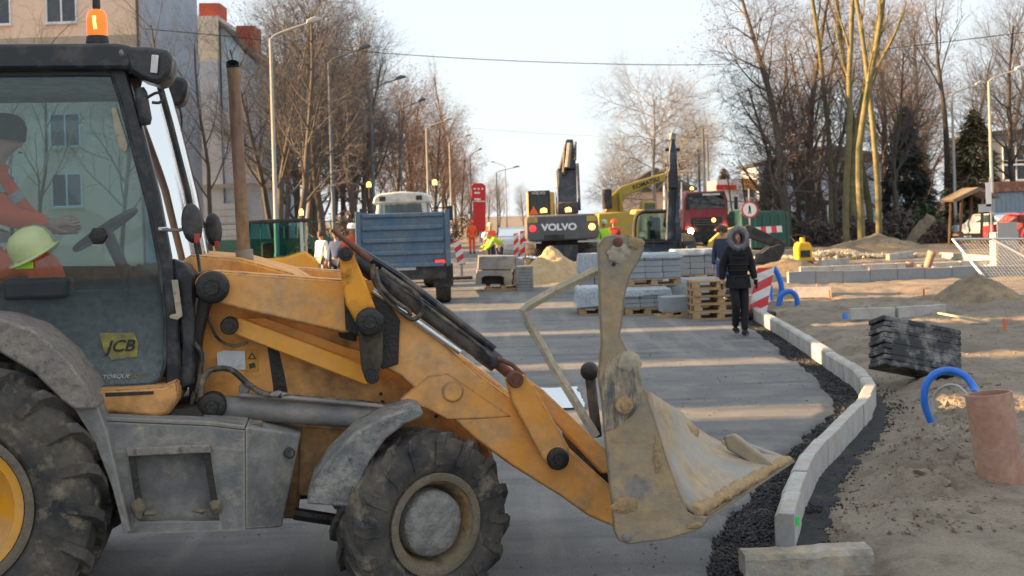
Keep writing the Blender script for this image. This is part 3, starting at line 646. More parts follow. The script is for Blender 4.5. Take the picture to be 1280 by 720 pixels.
def zc(pts): return pts[::-1]
npl = [wl(a,b,Yn) for a,b in zc(E0)]
slab(BK, npl, -away*.0+Vector((0,.035,0)))
bucket = BK.build('bucket', 'bucket_steel', LD, bevel=.006); tag(bucket, 'muddy steel loader bucket')
A_, B_, C_, D_ = wl(866,644,Yn+.03), wl(985,575,Yf), wl(908,550,Yf), wl(838,592,Yn+.03)
E_, F_ = wl(806,490,Yn+.03), wl(850,519,Yf)
nrm = (B_-A_).cross(D_-A_).normalized()
m_ = MB(); ns_, nc_ = 12, 9
for i in range(ns_):
    t = i/(ns_-1); bz = lambda a,b,c: a*(1-t)**2+b*2*t*(1-t)+c*t*t
    n0, f0 = bz(E_,D_-Vector((.10,0,.05)),A_), bz(F_,C_-Vector((.12,0,.08)),B_)
    for j in range(nc_): m_.v.append(tuple(n0.lerp(f0,j/(nc_-1))))
m_.f = [(i*nc_+j, i*nc_+j+1, (i+1)*nc_+j+1, (i+1)*nc_+j) for i in range(ns_-1) for j in range(nc_-1)]
o = m_.build('bucket_shell', 'bucket_inner', bucket, angle=80); sm_ = o.modifiers.new('thick','SOLIDIFY'); sm_.thickness = .025
m_ = MB(); slab(m_, [wl(905,546,Yf),wl(936,556,Yf),wl(986,574,Yf),wl(972,590,Yf),wl(915,566,Yf)][::-1], away*.05); m_.build('bucket_end_plate', 'bucket_inner', bucket, bevel=.01)
m_ = MB(); slab(m_, [wl(903,546,Yf-.30),wl(916,543,Yf-.30),wl(972,586,Yf-.30),wl(962,594,Yf-.30),wl(908,562,Yf-.30)][::-1], away*.07); m_.build('side_cutter', 'bucket_steel', bucket, bevel=.012)
# cutting edge with a crust of sand
ce = MB(); kk = 110; pth = []; rad = []
for i in range(kk):
    t = i/(kk-1); p = A_.lerp(B_, t)+nrm*0; p = p+Vector((0,0,.012)); pth.append(p); rad.append(.046*(1-.3*t)*(1+.45*fbm(i*.12,7)))
ce.tube(pth, rad, 16, squash=.7); ce.v = [tuple(Vector(v)*1+Vector((.5,.3,1)).normalized()*.045*fbm(v[0]*16,v[1]*16,v[2]*16,5)) for v in ce.v]; ce.build('cutting_edge', 'sand_mud', bucket, angle=80)
slab(MB(), [A_+Vector((0,0,-.035)), B_+Vector((0,0,-.02)), B_+Vector((.035,-.02,-.012)), A_+Vector((.04,-.03,-.04))], (0,0,.02)).build('cutting_blade', 'bucket_steel', bucket)
def splat(px, py, Y, rx, rz, m, sd, th=.008):      # ragged pat of mud stuck on the plate
    c = wl(px,py,Y); mb = MB(); n = 34; rings = ((1.0,0),(.8,.6),(.45,1.0),(.12,1.05))
    for rr, hh in rings:
        for j in range(n):
            a = 2*math.pi*j/n; q_ = rr*(1+.5*fbm(math.cos(a)*1.6+sd, math.sin(a)*1.6, sd, 4)); k_ = hh*(1+.7*fbm(math.cos(a)*3*rr+sd,math.sin(a)*3*rr,2,3))
            mb.v.append((c.x+math.cos(a)*rx*q_, c.y-th*k_, c.z+math.sin(a)*rz*q_))
    mb.f = [(i*n+j, i*n+(j+1)%n, (i+1)*n+(j+1)%n, (i+1)*n+j) for i in range(3) for j in range(n)]+[tuple(range(3*n,4*n))]
    mb.f = [f[::-1] for f in mb.f]
    mb.build('mud_pat', m, bucket, angle=50)
for k_,(a,b,rx,rz,m) in enumerate(((785,631,.085,.045,'sand_mud'),(776,316,.07,.05,'bar_mud'),(795,304,.045,.03,'sand_mud'),(787,452,.06,.05,'bar_mud'),(822,568,.022,.10,'sand_mud'),(870,657,.05,.016,'sand_mud'))): splat(a,b,Yn-.001,rx,rz,m,k_*3.7+1)
def blob3(p, rx, ry, rz, m, sd, parent=bucket):
    mb = MB(); mb.ball(p, (rx,ry,rz), 30, 18)
    for i, v in enumerate(mb.v):
        d = Vector(v)-p; q_ = 1+.7*fbm(v[0]*9+sd, v[2]*9, v[1]*9, 5); mb.v[i] = tuple(p+d*q_)
    mb.build('mud_lump', m, parent, angle=50)
blob3(wl(853,540,Yf-.3), .09,.09,.06,'sand_mud',1); blob3(wl(915,556,Yf-.05), .09,.06,.04,'sand_mud',11)
def bpin(px,py,r,h,m='bar_mud'):
    MB().lathe([(r,0),(r,h*.8),(r*.8,h),(r*.5,h),(r*.45,h*1.3),(.001,h*1.3)], c=wl(px,py,Yn), axis=(0,-1,0), n=18).build('bucket_pin', m, bucket, angle=50)
bpin(779,506,.045,.035,'sand_mud'); bpin(783,671,.022,.02,'cyl_grey'); bpin(767,330,.010,.01,'grease_black'); bpin(772,303,.025,.012,'rust')
slab(MB(), [wl(a,b,Yn-.004) for a,b in [(753,470),(760,452),(780,440),(792,452),(804,485),(800,505),(790,520),(770,535),(757,540),(753,505)][::-1]], (0,.01,0)).build('worn_plate', 'worn_metal', bucket, bevel=0)
# ram knuckle behind the bucket and the L-shaped fork tine folded back
MB().ball(wl(737,464,Yn+.2), (.05,.05,.05), 14, 9).build('ram_knuckle', 'grease_black', LD)
MB().tube([wl(737,466,Yn+.2), wl(746,545,Yn+.25)], .028, 10).build('clam_ram', 'cyl_black', LD)
tp = [(746,338),(700,360),(664,380),(655,388),(659,400),(690,455),(745,545)]
m_ = MB(); P3 = [wl(a,b,Yn+.12) for a,b in tp]
m_.tube(P3, [.026,.027,.028,.029,.028,.027,.026], 6); m_.build('fork_tine', 'bar_mud', LD, angle=25)

# exhaust
ex = [Lp(307,345,-.25), Lp(304,300,-.25), Lp(297,180,-.25), Lp(292.5,100,-.25), Lp(291,84,-.262)]
MB().tube(ex, [.040,.037,.036,.036,.036], 18, False).build('exhaust_pipe', 'exhaust_rust', LD)
MB().tube([Lp(308,345,-.25), Lp(305,312,-.25)], .050, 18).build('exhaust_clamp', 'cyl_grey', LD)
e0 = Lp(290.7,79,-.27); MB().lathe([(.036,-.03),(.037,0),(.032,.004),(.031,-.03),(.001,-.032)], c=e0, axis=(.05,-.62,.78), n=20).build('exhaust_mouth', 'soot', LD)

# cab
cN, cF = -.70, .70
def mir(pts, c0, c1, name, m, bevel=.006):
    P = xz(pts, cN); MB().prism(P, c0, c1).build(name, m, LD, bevel=bevel)
roofp = [(-330,62),(-200,59),(150,57),(168,60),(172,70),(168,89),(-330,92)]
mir(roofp, -.80, .62, 'cab_roof', 'cab_black', .02)
roofq = [(152,57.5),(186,58),(208,62),(216,68),(213,88),(207,102),(196,105),(176,99),(160,89)]
MB().prism(xz(roofq,-.80), -.803, -.52).build('lamp_pod', 'cab_black', LD, bevel=.025)
MB().prism([(x-.06,z) for x,z in xz(roofq,-.80)], .42, .623).build('lamp_pod', 'cab_black', LD, bevel=.025)
mir([(-330,88),(150,88),(150,95),(-330,98)], cN-.01, cN+.05, 'header_rail', 'cab_black'); mir([(-330,88),(150,88),(150,95),(-330,98)], cF-.05, cF+.01, 'header_rail', 'cab_black')
pil = [(134,86),(158,86),(176,150),(199,240),(214,320),(222,390),(227,482),(207,484),(206,400),(199,335),(186,265),(166,186),(150,125)]
mir(pil, cN-.012, cN+.06, 'front_pillar', 'cab_black', .012)
PF = xz(pil, cN); MB().prism(PF, .54, .61).build('front_pillar', 'cab_black', LD, bevel=.012)
rp_ = [(-330,90),(-300,90),(-300,400),(-330,400)]
mir(rp_, cN, cN+.06, 'rear_pillar', 'cab_black'); mir(rp_, cF-.06, cF, 'rear_pillar', 'cab_black')
gl = [(-330,96),(140,96),(150,125),(166,186),(187,265),(200,335),(206.5,400),(206,455),(201,474),(188,481),(114,484),(104,464),(85,441),(48,413),(0,392),(-60,385),(-330,385)]
mir(gl, cN+.020, cN+.024, 'door_glass', 'cab_glass', 0)
glf = [(-330,96),(140,96),(150,125),(166,186),(187,265),(200,335),(204,345),(-330,345)]
mir(glf, cF-.034, cF-.030, 'far_glass', 'far_glass', 0)
ltube('door_seal', gl[1:13], cN-.012, .010, 'black_plastic', n=8)
ltube('door_seal', gl[12:], cN-.01, .007, 'black_plastic', n=6)
mir([(-330,345),(204,345),(226,400),(227,484),(-330,484)], cF-.05, cF, 'far_side_panel', 'black_plastic', 0)
# curved windscreen and trims
ws = [(160,90),(176,148),(199,238),(214,318),(220,350)]
mb = MB(); nn = 15
for a, b in ws:
    p0 = Lp(a,b,cN)
    for j in range(nn):
        t = j/(nn-1)*2-1; cc = -.66+(t+1)/2*1.22; mb.v.append((p0.x-.005+.13*(1-t*t), cc, p0.z))
for i in range(len(ws)-1):
    for j in range(nn-1): mb.f.append((i*nn+j, i*nn+j+1, (i+1)*nn+j+1, (i+1)*nn+j))
mb.build('windscreen', 'screen_glass', LD, angle=80)
for fj, m_n, r_ in ((4,'black_plastic',.012),(12,'cab_black',.022)):
    MB().tube([Vector(mb.v[i*nn+fj])+Vector((.008,0,0)) for i in range(len(ws))], r_, 8).build('screen_trim', m_n, LD)
lprism('cowl', [(214,322),(232,330),(243,345),(243,480),(222,492),(226,420)], -.66, .58, 'cab_black', bevel=.015)
lprism('grab_rail', [(214,350),(222,350),(228,395),(222,400),(212,398),(212,394),(220,392)], -.735, -.715, 'bar_mud', bevel=.004)
# lamps, beacon, mirrors, handles
MB().box(-.055,.055,-.04,.04,-.075,.075).build('work_lamp', 'black_plastic', LD, bevel=.012)
def lbox(name, px, py, c, sx, sy, sz, m, rot=(0,0,0), bevel=.01, parent=LD):
    o = MB().box(-sx/2,sx/2,-sy/2,sy/2,-sz/2,sz/2).build(name, m, parent, bevel=bevel); o.location = Lp(px,py,c); o.rotation_euler = rot; return o
for o in [o for o in LD.children if o.name.startswith('work_lamp')]: o.location = Lp(199,82,-.74); o.rotation_euler = (0,0,R(-38))
lbox('lamp_lens', 193, 80, -.825, .040, .012, .095, 'lamp_lens', (0,R(8),R(-30)), .004)
lbox('lamp_lens', 209, 88, -.76, .02, .012, .09, 'lamp_lens', (0,R(8),R(-75)), .004)
lump('mud_lump', 152, 67, -.80, .012, .02, 'hub_mud', ry=.012)
b0 = Lp(122,56,-.45)
MB().lathe([(.060,0),(.062,.01),(.057,.045),(.050,.05),(.001,.05)], c=b0, n=24).build('beacon_base', 'black_plastic', LD)
bd = MB().lathe([(.054,.048),(.055,.12),(.052,.165),(.042,.185),(.02,.195),(.001,.197)], c=b0, n=24).build('beacon_dome', 'amber_dome', LD)
MB().tube([b0+Vector((.0,-.045,.08)), b0+Vector((-.005,-.045,.15))], .012, 8).build('beacon_bulb', 'amber_core', bd)
MB().lathe([(.018,.196),(.022,.21),(.02,.25),(.001,.255)], c=b0, n=12).build('beacon_cap', 'black_plastic', bd)
def mirror(px, py, c, m='black_plastic', sx=.055, sz=.105):
    mb = MB(); p = Lp(px,py,c); mb.ball((0,0,0), (sx,.05,sz), 18, 12)
    mb.v = [(x*(1 if abs(z)<sz*.6 else 1.06), max(-.035,min(.035,y)), z) for x,y,z in mb.v]
    o = mb.build('mirror', m, LD, angle=60); o.location = p; o.rotation_euler = (0,R(-4),R(-14)); return o
mA = mirror(240,279,-.86); mB_ = mirror(267,287,.75,'black_plastic',.055,.11)
lbox('mirror_reflector', 246, 298, -.90, .03, .01, .05, 'red_plastic', (0,0,R(-14)), .004); lbox('mirror_reflector', 271, 306, .70, .03, .01, .05, 'red_plastic', (0,0,0), .004)
ltube('mirror_arm', [(202,287),(222,288),(238,284)], [-.72,-.80,-.86], .010, 'cyl_grey'); ltube('mirror_arm', [(243,300),(247,318),(250,340)], -.80, .008, 'black_plastic')
ltube('mirror_arm', [(245,262),(258,285)], [.62,.75], .01, 'black_plastic')
o = MB().tube([(0,0,-.10),(0,0,-.07),(0,0,.07),(0,0,.10)], [.022,.034,.034,.022], 12).build('wiper_motor', 'black_plastic', LD, angle=60); o.location = Lp(179,133,-.73); o.rotation_euler = (0,R(-8),0)
lhose('mirror_bracket', [(184,122),(196,116),(204,120),(200,128),(190,128)], -.74, .008, 'black_plastic')
lhose('wiper_ring', [(212,125),(209,150),(214,178),(224,180),(227,150),(222,128),(212,123)], .5, .007, 'black_plastic')
lhose('wiper_arm', [(205,160),(216,200),(232,250),(246,300)], .60, .012, 'black_plastic')
MB().lathe([(.045,0),(.05,.01),(.045,.03),(.03,.036),(.001,.036)], c=Lp(123,295,cN+.02), axis=(0,-1,0), n=6).build('door_lock', 'grease_black', LD)
lbox('hinge', 204, 286, -.72, .05,.03,.02,'chrome', (0,0,0), .004)
lprism('vent_window_latch', [(139,135),(145,135),(160,180),(158,190),(150,188),(142,160)], cN-.005, cN+.015, 'bar_mud', bevel=.004)
# decals on the lower door
lg = xz([(124,416),(168,416),(173,430),(171,446),(140,450),(130,438)], cN+.016); LGo = MB().prism(lg, cN+.014, cN+.017).build('logo_plate', 'logo_yellow', LD)
pc = Lp(150,433,cN+.011)
text('logo_letters', 'JCB', .085, 'cab_black', LD, pc, (R(90),0,0), .0012, .3, bold=.0015, sx=1.1)
pc = Lp(158,470,cN+.014); text('decal_lettering', 'TORQUE', .030, 'decal_white', LD, pc-Vector((.055,0,0)), (R(90),0,0), .001, .35, sx=1.15)
text('decal_lettering', 'LOCK', .030, 'logo_yellow', LD, pc+Vector((.065,0,.001)), (R(90),0,0), .001, .35, sx=1.15)
lprism('decal_badge', [(117,467),(123,467),(122.5,474),(116.5,474)], cN+.014, cN+.017, 'decal_orange', bevel=0)
# cab inside
MB().box(-2.75,-1.25,-.6,.6,.98,1.06).build('cab_floor', 'black_plastic', LD)
sx0 = Lp(10,330,-.2).x
st = MB().box(sx0-.42,sx0+.10,-.28,.28,1.30,1.48).build('seat', 'seat_fabric', LD, bevel=.05); MB().box(sx0-.60,sx0-.42,-.27,.27,1.40,2.1).build('seat_back', 'seat_fabric', st, bevel=.05)
MB().box(sx0-.4,sx0+.05,-.2,.2,1.04,1.3).build('seat_base', 'black_plastic', LD, bevel=.03)
dx_ = Lp(185,400,-.1).x
MB().prism(xz([(148,482),(208,482),(203,400),(193,338),(172,330),(152,372)],-.35), -.40, .40).build('dashboard', 'black_plastic', LD, bevel=.03)
c1 = Lp(162,352,-.1); c2 = Lp(132,287,-.1)
MB().tube([c1,c2], .035, 10).build('steering_column', 'black_plastic', LD)
ax = Vector((-math.sin(R(33)),0,math.cos(R(33)))); sw = MB(); e1 = Vector((0,1,0)); e2 = ax.cross(e1)
sw.tube([c2+(e1*math.cos(t*.2618)+e2*math.sin(t*.2618))*.2 for t in range(25)], .016, 8, False)
for t in (0,2.1,4.2): sw.tube([c2, c2+(e1*math.cos(t)+e2*math.sin(t))*.2], .012, 6)
sw.build('steering_wheel', 'black_plastic', LD)
for k in (0,1): ltube('control_lever', [(150+k*14,375),(160+k*14,330)], -.35, .012, 'black_plastic')
o = lbox('side_console', 100, 400, -.45, .5,.22,.32,'seat_fabric',(0,0,0),.04)
# ------------------------------------------------------------------ people
BJ = dict(pel=(0,0,.95), sp=(0,0,1.14), ch=(0,0,1.33), nk=(0,0,1.50), hb=(0,-.015,1.58), hm=(0,-.03,1.66), ht=(0,-.015,1.74), nose=(0,-.135,1.645))
for s_, n_ in ((-1,'l'),(1,'r')):
    BJ.update({'sh'+n_:(.17*s_,0,1.44), 'el'+n_:(.225*s_,.02,1.16), 'wr'+n_:(.235*s_,-.04,.91), 'pa'+n_:(.235*s_,-.055,.84),
               'hi'+n_:(.09*s_,0,.92), 'kn'+n_:(.10*s_,-.02,.50), 'an'+n_:(.10*s_,.02,.09), 'to'+n_:(.11*s_,-.15,.035)})
def skin(name, J, rad, edges, m, parent, sub=2, root=0):
    ks = list(rad); me = bpy.data.meshes.new(name); me.from_pydata([J[k] for k in ks], [(ks.index(a), ks.index(b)) for a, b in edges], [])
    o = bpy.data.objects.new(name, me); COL.objects.link(o); o.parent = parent; me.materials.append(MAT[m])
    o.modifiers.new('skin','SKIN').use_smooth_shade = True
    for i, k in enumerate(ks):
        r = rad[k]; me.skin_vertices[0].data[i].radius = r if hasattr(r,'__len__') else (r, r); me.skin_vertices[0].data[i].use_root = (i == root)
    s = o.modifiers.new('sub','SUBSURF'); s.levels = sub; s.render_levels = sub
    return o
def person(loc, rz, label, jacket='orange_hivis', trousers='orange_hivis', head=None, pose=None, band=True, shoes='dark_cloth', gloves=None, h=1.75, seat=False, group=None, hair='hair_brown', bulk=1.0):
    T = empty('person', loc, rz, label, 'person', group); k = h/1.75
    J = {a: Vector(b)*k for a, b in BJ.items()}
    if pose:
        for a, b in pose.items(): J[a] = Vector(b)*k
    # fingers
    for n_, s_ in (('l',-1),('r',1)):
        d = (J['pa'+n_]-J['wr'+n_]).normalized(); sx = d.cross(Vector((s_,0,.01))).normalized()
        for i in range(4):
            o_ = sx*(.028-.019*i)*k; ln = (.075,.085,.08,.06)[i]*k
            J['f%d%s'%(i,n_)] = J['pa'+n_]+o_+d*ln*.55; J['g%d%s'%(i,n_)] = J['pa'+n_]+o_*.9+d*ln-Vector((s_*.018,0,0))*k
        J['t0'+n_] = J['wr'+n_]+d*.045*k+sx*.045*k; J['t1'+n_] = J['wr'+n_]+d*.085*k+sx*.06*k
    r = dict(pel=.12, sp=.115, ch=.125, nk=.055, hb=.06, hm=(.085,.10), ht=.072, nose=.012)
    E = [('pel','sp'),('sp','ch'),('ch','nk'),('nk','hb'),('hb','hm'),('hm','ht'),('hm','nose')]
    for n_ in 'lr':
        r.update({'sh'+n_:.06,'el'+n_:.042,'wr'+n_:.028,'pa'+n_:.034,'hi'+n_:.08,'kn'+n_:.05,'an'+n_:.028,'to'+n_:.012,'t0'+n_:.011,'t1'+n_:.009})
        E += [('ch','sh'+n_),('sh'+n_,'el'+n_),('el'+n_,'wr'+n_),('wr'+n_,'pa'+n_),('pel','hi'+n_),('hi'+n_,'kn'+n_),('kn'+n_,'an'+n_),('an'+n_,'to'+n_),('wr'+n_,'t0'+n_),('t0'+n_,'t1'+n_)]
        for i in range(4):
            r['f%d%s'%(i,n_)] = .0095; r['g%d%s'%(i,n_)] = .008; E += [('pa'+n_,'f%d%s'%(i,n_)),('f%d%s'%(i,n_),'g%d%s'%(i,n_))]
    sc = lambda dct: {a: (tuple(x*k for x in b) if hasattr(b,'__len__') else b*k) for a, b in dct.items()}
    body = skin('body', J, sc(r), E, gloves or 'skin', T, 2) if not gloves else skin('body', J, sc(r), E, 'skin', T, 2)
    b_ = bulk
    jr = dict(pel=(.165*b_,.13*b_), sp=(.16*b_,.13*b_), ch=(.175*b_,.135*b_), nk=.075); je = [('pel','sp'),('sp','ch'),('ch','nk')]
    for n_ in 'lr':
        jr.update({'sh'+n_:.085*b_,'el'+n_:.066*b_,'wr'+n_:.048*b_}); je += [('ch','sh'+n_),('sh'+n_,'el'+n_),('el'+n_,'wr'+n_)]
    jk = skin('jacket', J, sc(jr), je, jacket, T, 2)
    tr = dict(pel=(.155,.12)); te = []
    for n_ in 'lr':
        tr.update({'hi'+n_:.10,'kn'+n_:.078,'an'+n_:.062}); te += [('pel','hi'+n_),('hi'+n_,'kn'+n_),('kn'+n_,'an'+n_)]
    skin('trousers', J, sc(tr), te, trousers, T, 2)
    for n_ in 'lr':
        J['hl'] = J['an'+n_]+Vector((0,.05,-.045))*k; skin('shoe', J, sc({'an'+n_:.055,'hl':.045,'to'+n_:(.048,.036)}), [('an'+n_,'hl'),('an'+n_,'to'+n_)], shoes, T, 1)
        if gloves:
            gr = {'wr'+n_:.036,'pa'+n_:.042,'t0'+n_:.016,'t1'+n_:.013}; ge = [('wr'+n_,'pa'+n_),('wr'+n_,'t0'+n_),('t0'+n_,'t1'+n_)]
            for i in range(4): gr['f%d%s'%(i,n_)] = .0125; gr['g%d%s'%(i,n_)] = .0105; ge += [('pa'+n_,'f%d%s'%(i,n_)),('f%d%s'%(i,n_),'g%d%s'%(i,n_))]
            skin('glove', J, sc(gr), ge, gloves, T, 1)
    if band:
        a = J['sp']; d = (J['ch']-J['pel']).normalized()
        MB().lathe([(.178*k*b_,-.03),(.182*k*b_,0),(.178*k*b_,.03)], c=a, axis=d, n=20).build('reflective_band', 'reflective', jk)
        for n_ in 'lr':
            p = J['sh'+n_].lerp(J['el'+n_], .55); MB().lathe([(.083*k,-.03),(.083*k,.03)], c=p, axis=(J['el'+n_]-J['sh'+n_]), n=14).build('reflective_band', 'reflective', jk)
    up = (J['ht']-J['hb']).normalized(); hc = J['hm']+up*.035*k; fw = (J['nose']-J['hm']).normalized()
    for s_ in (-1,1):
        sd = fw.cross(up)*s_; MB().ball(J['hm']+fw*.092*k+sd*.033*k+up*.012*k, .011*k, 8, 6).build('eye', 'soot', body)
    MB().tube([J['hm']+fw*.094*k+fw.cross(up)*s*.024*k-up*.052*k for s in (-1,0,1)], .006*k, 6).build('mouth', 'rust', body)
    if head in ('helmet_lime','helmet_white','orange_hivis','red_plastic'):
        hm = MB().lathe([(.140,-.01),(.118,0),(.117,.05),(.105,.09),(.075,.12),(.03,.132),(.001,.133)], c=hc, axis=up, n=24)
        hm.build('hard_hat', head, T)
    elif head == 'cap':
        MB().lathe([(.116,-.03),(.118,.0),(.115,.05),(.10,.09),(.06,.118),(.001,.125)], c=hc, axis=up, n=20).build('knit_cap', 'dark_cloth', T)
    elif head == 'hair':
        MB().lathe([(.10,-.06),(.108,.0),(.105,.05),(.085,.085),(.05,.105),(.001,.11)], c=hc-fw*.015*k, axis=up, n=20).build('hair', hair, T)
    return T, J, k

# woman in black walking towards the site
wx, wy = G(925, 419)
wp = dict(knl=(-.075,-.10,.52), anl=(-.06,.06,.13), tol=(-.065,-.10,.05), knr=(.085,-.05,.50), anr=(.05,-.12,.08), tor=(.05,-.29,.04), ell=(-.255,.05,1.17), wrl=(-.275,.02,.93), pal=(-.285,.0,.86), elr=(.245,.03,1.16), wrr=(.275,-.06,.93), par=(.285,-.08,.86),
          hm=(-.01,-.035,1.655), nose=(-.045,-.135,1.635))
T, J, k = person((wx,wy,0), R(4), 'woman walking in a black padded coat with a grey fur trimmed hood', 'dark_cloth', 'dark_cloth', None, wp, False, 'soot', 'dark_cloth', 1.70, bulk=1.14)
# hood with ragged fur rim, coat quilting
hd = MB(); cx = J['hm']
for i in range(9):
    t = i/8; a = -.10+t*.21; r_ = .155*math.sqrt(max(.02,1-(t*1.02)**2.4))
    for j in range(20):
        th = 2*math.pi*j/20; hd.v.append((cx.x+r_*math.cos(th)*.95, cx.y+.0+a+.02, cx.z+r_*math.sin(th)*1.08+.0))
for i in range(8):
    for j in range(20): hd.f.append((i*20+j, i*20+(j+1)%20, (i+1)*20+(j+1)%20, (i+1)*20+j))
hood = hd.build('hood', 'dark_cloth', T, angle=80)
fr = MB()
for i in range(900):
    th = rng.uniform(0,6.283); ph = rng.uniform(0,6.283); rr = .145; c = Vector((cx.x+rr*math.cos(th)*.95, cx.y-.075, cx.z+rr*math.sin(th)*1.08))
    out = Vector((math.cos(th)*math.cos(ph), math.sin(ph)*-1, math.sin(th)*math.cos(ph)))
    L0 = rng.uniform(.035,.075); sd = Vector(rng.normal(size=3)).cross(out).normalized()*.008
    p = c+out*.012; q = p+out*L0+Vector((0,0,-.012))
    fr.add([p-sd, p+sd, q], [(0,1,2)])
fr.tube([Vector((cx.x+.145*math.cos(t*.3142)*.95, cx.y-.075, cx.z+.145*math.sin(t*.3142)*1.08)) for t in range(21)], .042, 8, False)
fr.build('fur_trim', 'fur', hood, angle=60)
hr = MB()
for s_ in (-1,1): hr.tube([cx+Vector((s_*.05,-.075,.09)), cx+Vector((s_*.088,-.082,.03)), cx+Vector((s_*.082,-.075,-.08)), cx+Vector((s_*.06,-.09,-.14))], [.02,.026,.028,.012], 8)
hr.build('hair', 'hair_brown', T)
for z_ in (.90,1.0,1.10,1.20,1.30,1.38):
    MB().lathe([(.192 if z_<1.3 else .18,-.012),(.204 if z_ < 1.3 else .19,0),(.192 if z_ <1.3 else .18,.012)], c=(0,0,z_*1.70/1.75), n=24).build('quilt_seam', 'dark_cloth', T).scale = (1,.82,1)
skt = MB(); skt.lathe([(.21,.78),(.205,.86),(.19,.95),(.185,1.0)], n=24); o = skt.build('coat_hem', 'dark_cloth', T); o.scale = (1,.82,1)

# driver in the cab (sits on the loader seat, facing its front)
dp = dict(pel=(0,0,.95), sp=(0,-.05,1.15), ch=(0,-.12,1.34), nk=(0,-.18,1.50), hb=(0,-.21,1.57), hm=(0,-.24,1.64), ht=(0,-.23,1.73), nose=(0,-.345,1.62),
          shl=(-.19,-.13,1.44), shr=(.19,-.13,1.44), ell=(-.24,-.28,1.22), elr=(.24,-.28,1.20), wrl=(-.13,-.50,1.16), wrr=(.14,-.48,1.12), pal=(-.11,-.57,1.17), par=(.12,-.55,1.13),
          hil=(-.1,-.02,.93), hir=(.1,-.02,.93), knl=(-.16,-.44,.95), knr=(.16,-.44,.95), anl=(-.14,-.50,.54), anr=(.14,-.50,.54), tol=(-.14,-.64,.52), tor=(.14,-.64,.52))
hp0 = Lp(5,176,-.05); sl = Vector((hp0.x-.24*1.017, -.05, hp0.z-1.64*1.017)); wl_ = LO + HV*sl.x + LV*sl.y + Vector((0,0,sl.z))
person(wl_, LA+R(90), 'driver in orange high visibility jacket and dark knit cap inside the loader cab', 'orange_hivis', 'orange_hivis', 'cap', dp, True, h=1.78, bulk=1.12)
# lime hard hat hanging inside the door glass
hp = Lp(50,316,-.63); hw = LO + HV*hp.x + LV*hp.y + Vector((0,0,hp.z))
T = empty('hard_hat', hw-Vector((0,0,.14)), LA, 'lime green hard hat resting inside the loader cab window', 'hard hat')
hs_ = MB().lathe([(.15,0),(.155,.006),(.125,.012),(.122,.06),(.108,.105),(.075,.135),(.03,.15),(.001,.152)], c=(-.02,0,.14), axis=(-.45,-.25,.85), n=28).build('shell', 'helmet_lime', T)
MB().box(-.05,.04,-.05,-.035,-.0,.035).build('tag', 'lime_hivis', T, bevel=.004).location = (-.06,-.03,.06)
cs = MB().box(-.17,.15,-.10,.10,-.10,.005).build('pad', 'seat_fabric', T, bevel=.02)

def on(px, py): x, y = G(px, py); return (x, y, 0)
bend = dict(pel=(0,.12,.93), sp=(0,.0,1.09), ch=(0,-.18,1.20), nk=(0,-.32,1.27), hb=(0,-.37,1.30), hm=(0,-.43,1.32), ht=(0,-.50,1.36), nose=(0,-.50,1.23),
            shl=(-.18,-.24,1.22), shr=(.18,-.24,1.22), ell=(-.2,-.36,1.0), elr=(.2,-.40,1.0), wrl=(-.1,-.60,.95), wrr=(.08,-.55,.88), pal=(-.08,-.66,.93), par=(.06,-.61,.86))
person((W(624,300,41).x,41,0), R(-70), 'worker in lime high visibility jacket bending over with a rake', 'lime_hivis', 'navy_cloth', 'helmet_white', bend, True, h=1.85)
rk = empty('rake', (W(604,300,41).x,41,0), 0, 'wooden handled rake held by the bending lime jacket worker', 'rake')
MB().tube([(-.05,0,.0),(.12,0,1.0)], .018, 6).build('handle', 'rust', rk); MB().box(-.09,.02,-.2,.2,0,.06).build('head', 'cyl_grey', rk)
person((W(613,300,47).x,47,0), R(20), 'worker in orange jacket and lime hard hat behind the bending worker', 'orange_hivis', 'navy_cloth', 'helmet_lime', None, True)
person((W(590,300,66).x,66,0), R(10), 'worker in full orange suit standing beside the red price pylon', 'orange_hivis', 'orange_hivis', 'orange_hivis', None, False, h=1.8)
person((W(755,295,43).x,43,0), R(15), 'worker in lime vest beside the olive excavator tracks', 'lime_hivis', 'navy_cloth', 'helmet_lime', None, False)
person((W(768,295,44.5).x,44.5,0), R(-15), 'worker in red orange vest beside the lime vested worker', 'red_plastic', 'navy_cloth', 'orange_hivis', None, False)
person((W(440,300,30.5).x,30.5,0), R(30), 'worker in orange vest and white hard hat beside the blue trailer', 'orange_hivis', 'navy_cloth', 'helmet_white', None, False, h=1.95)
person((W(421,310,34).x,34,0), R(-20), 'person in dark blue work jacket standing near the green fence', 'blue_cloth', 'navy_cloth', 'hair', None, False)
person((W(402,310,36).x,36,0), R(-40), 'person in white jacket and grey trousers by the green fence', 'helmet_white', 'cyl_grey', 'hair', None, False)
person((W(905,330,26).x,26,0), R(-30), 'person in navy jacket walking close behind the woman in black', 'navy_cloth', 'blue_cloth', 'hair', None, False, h=1.68)

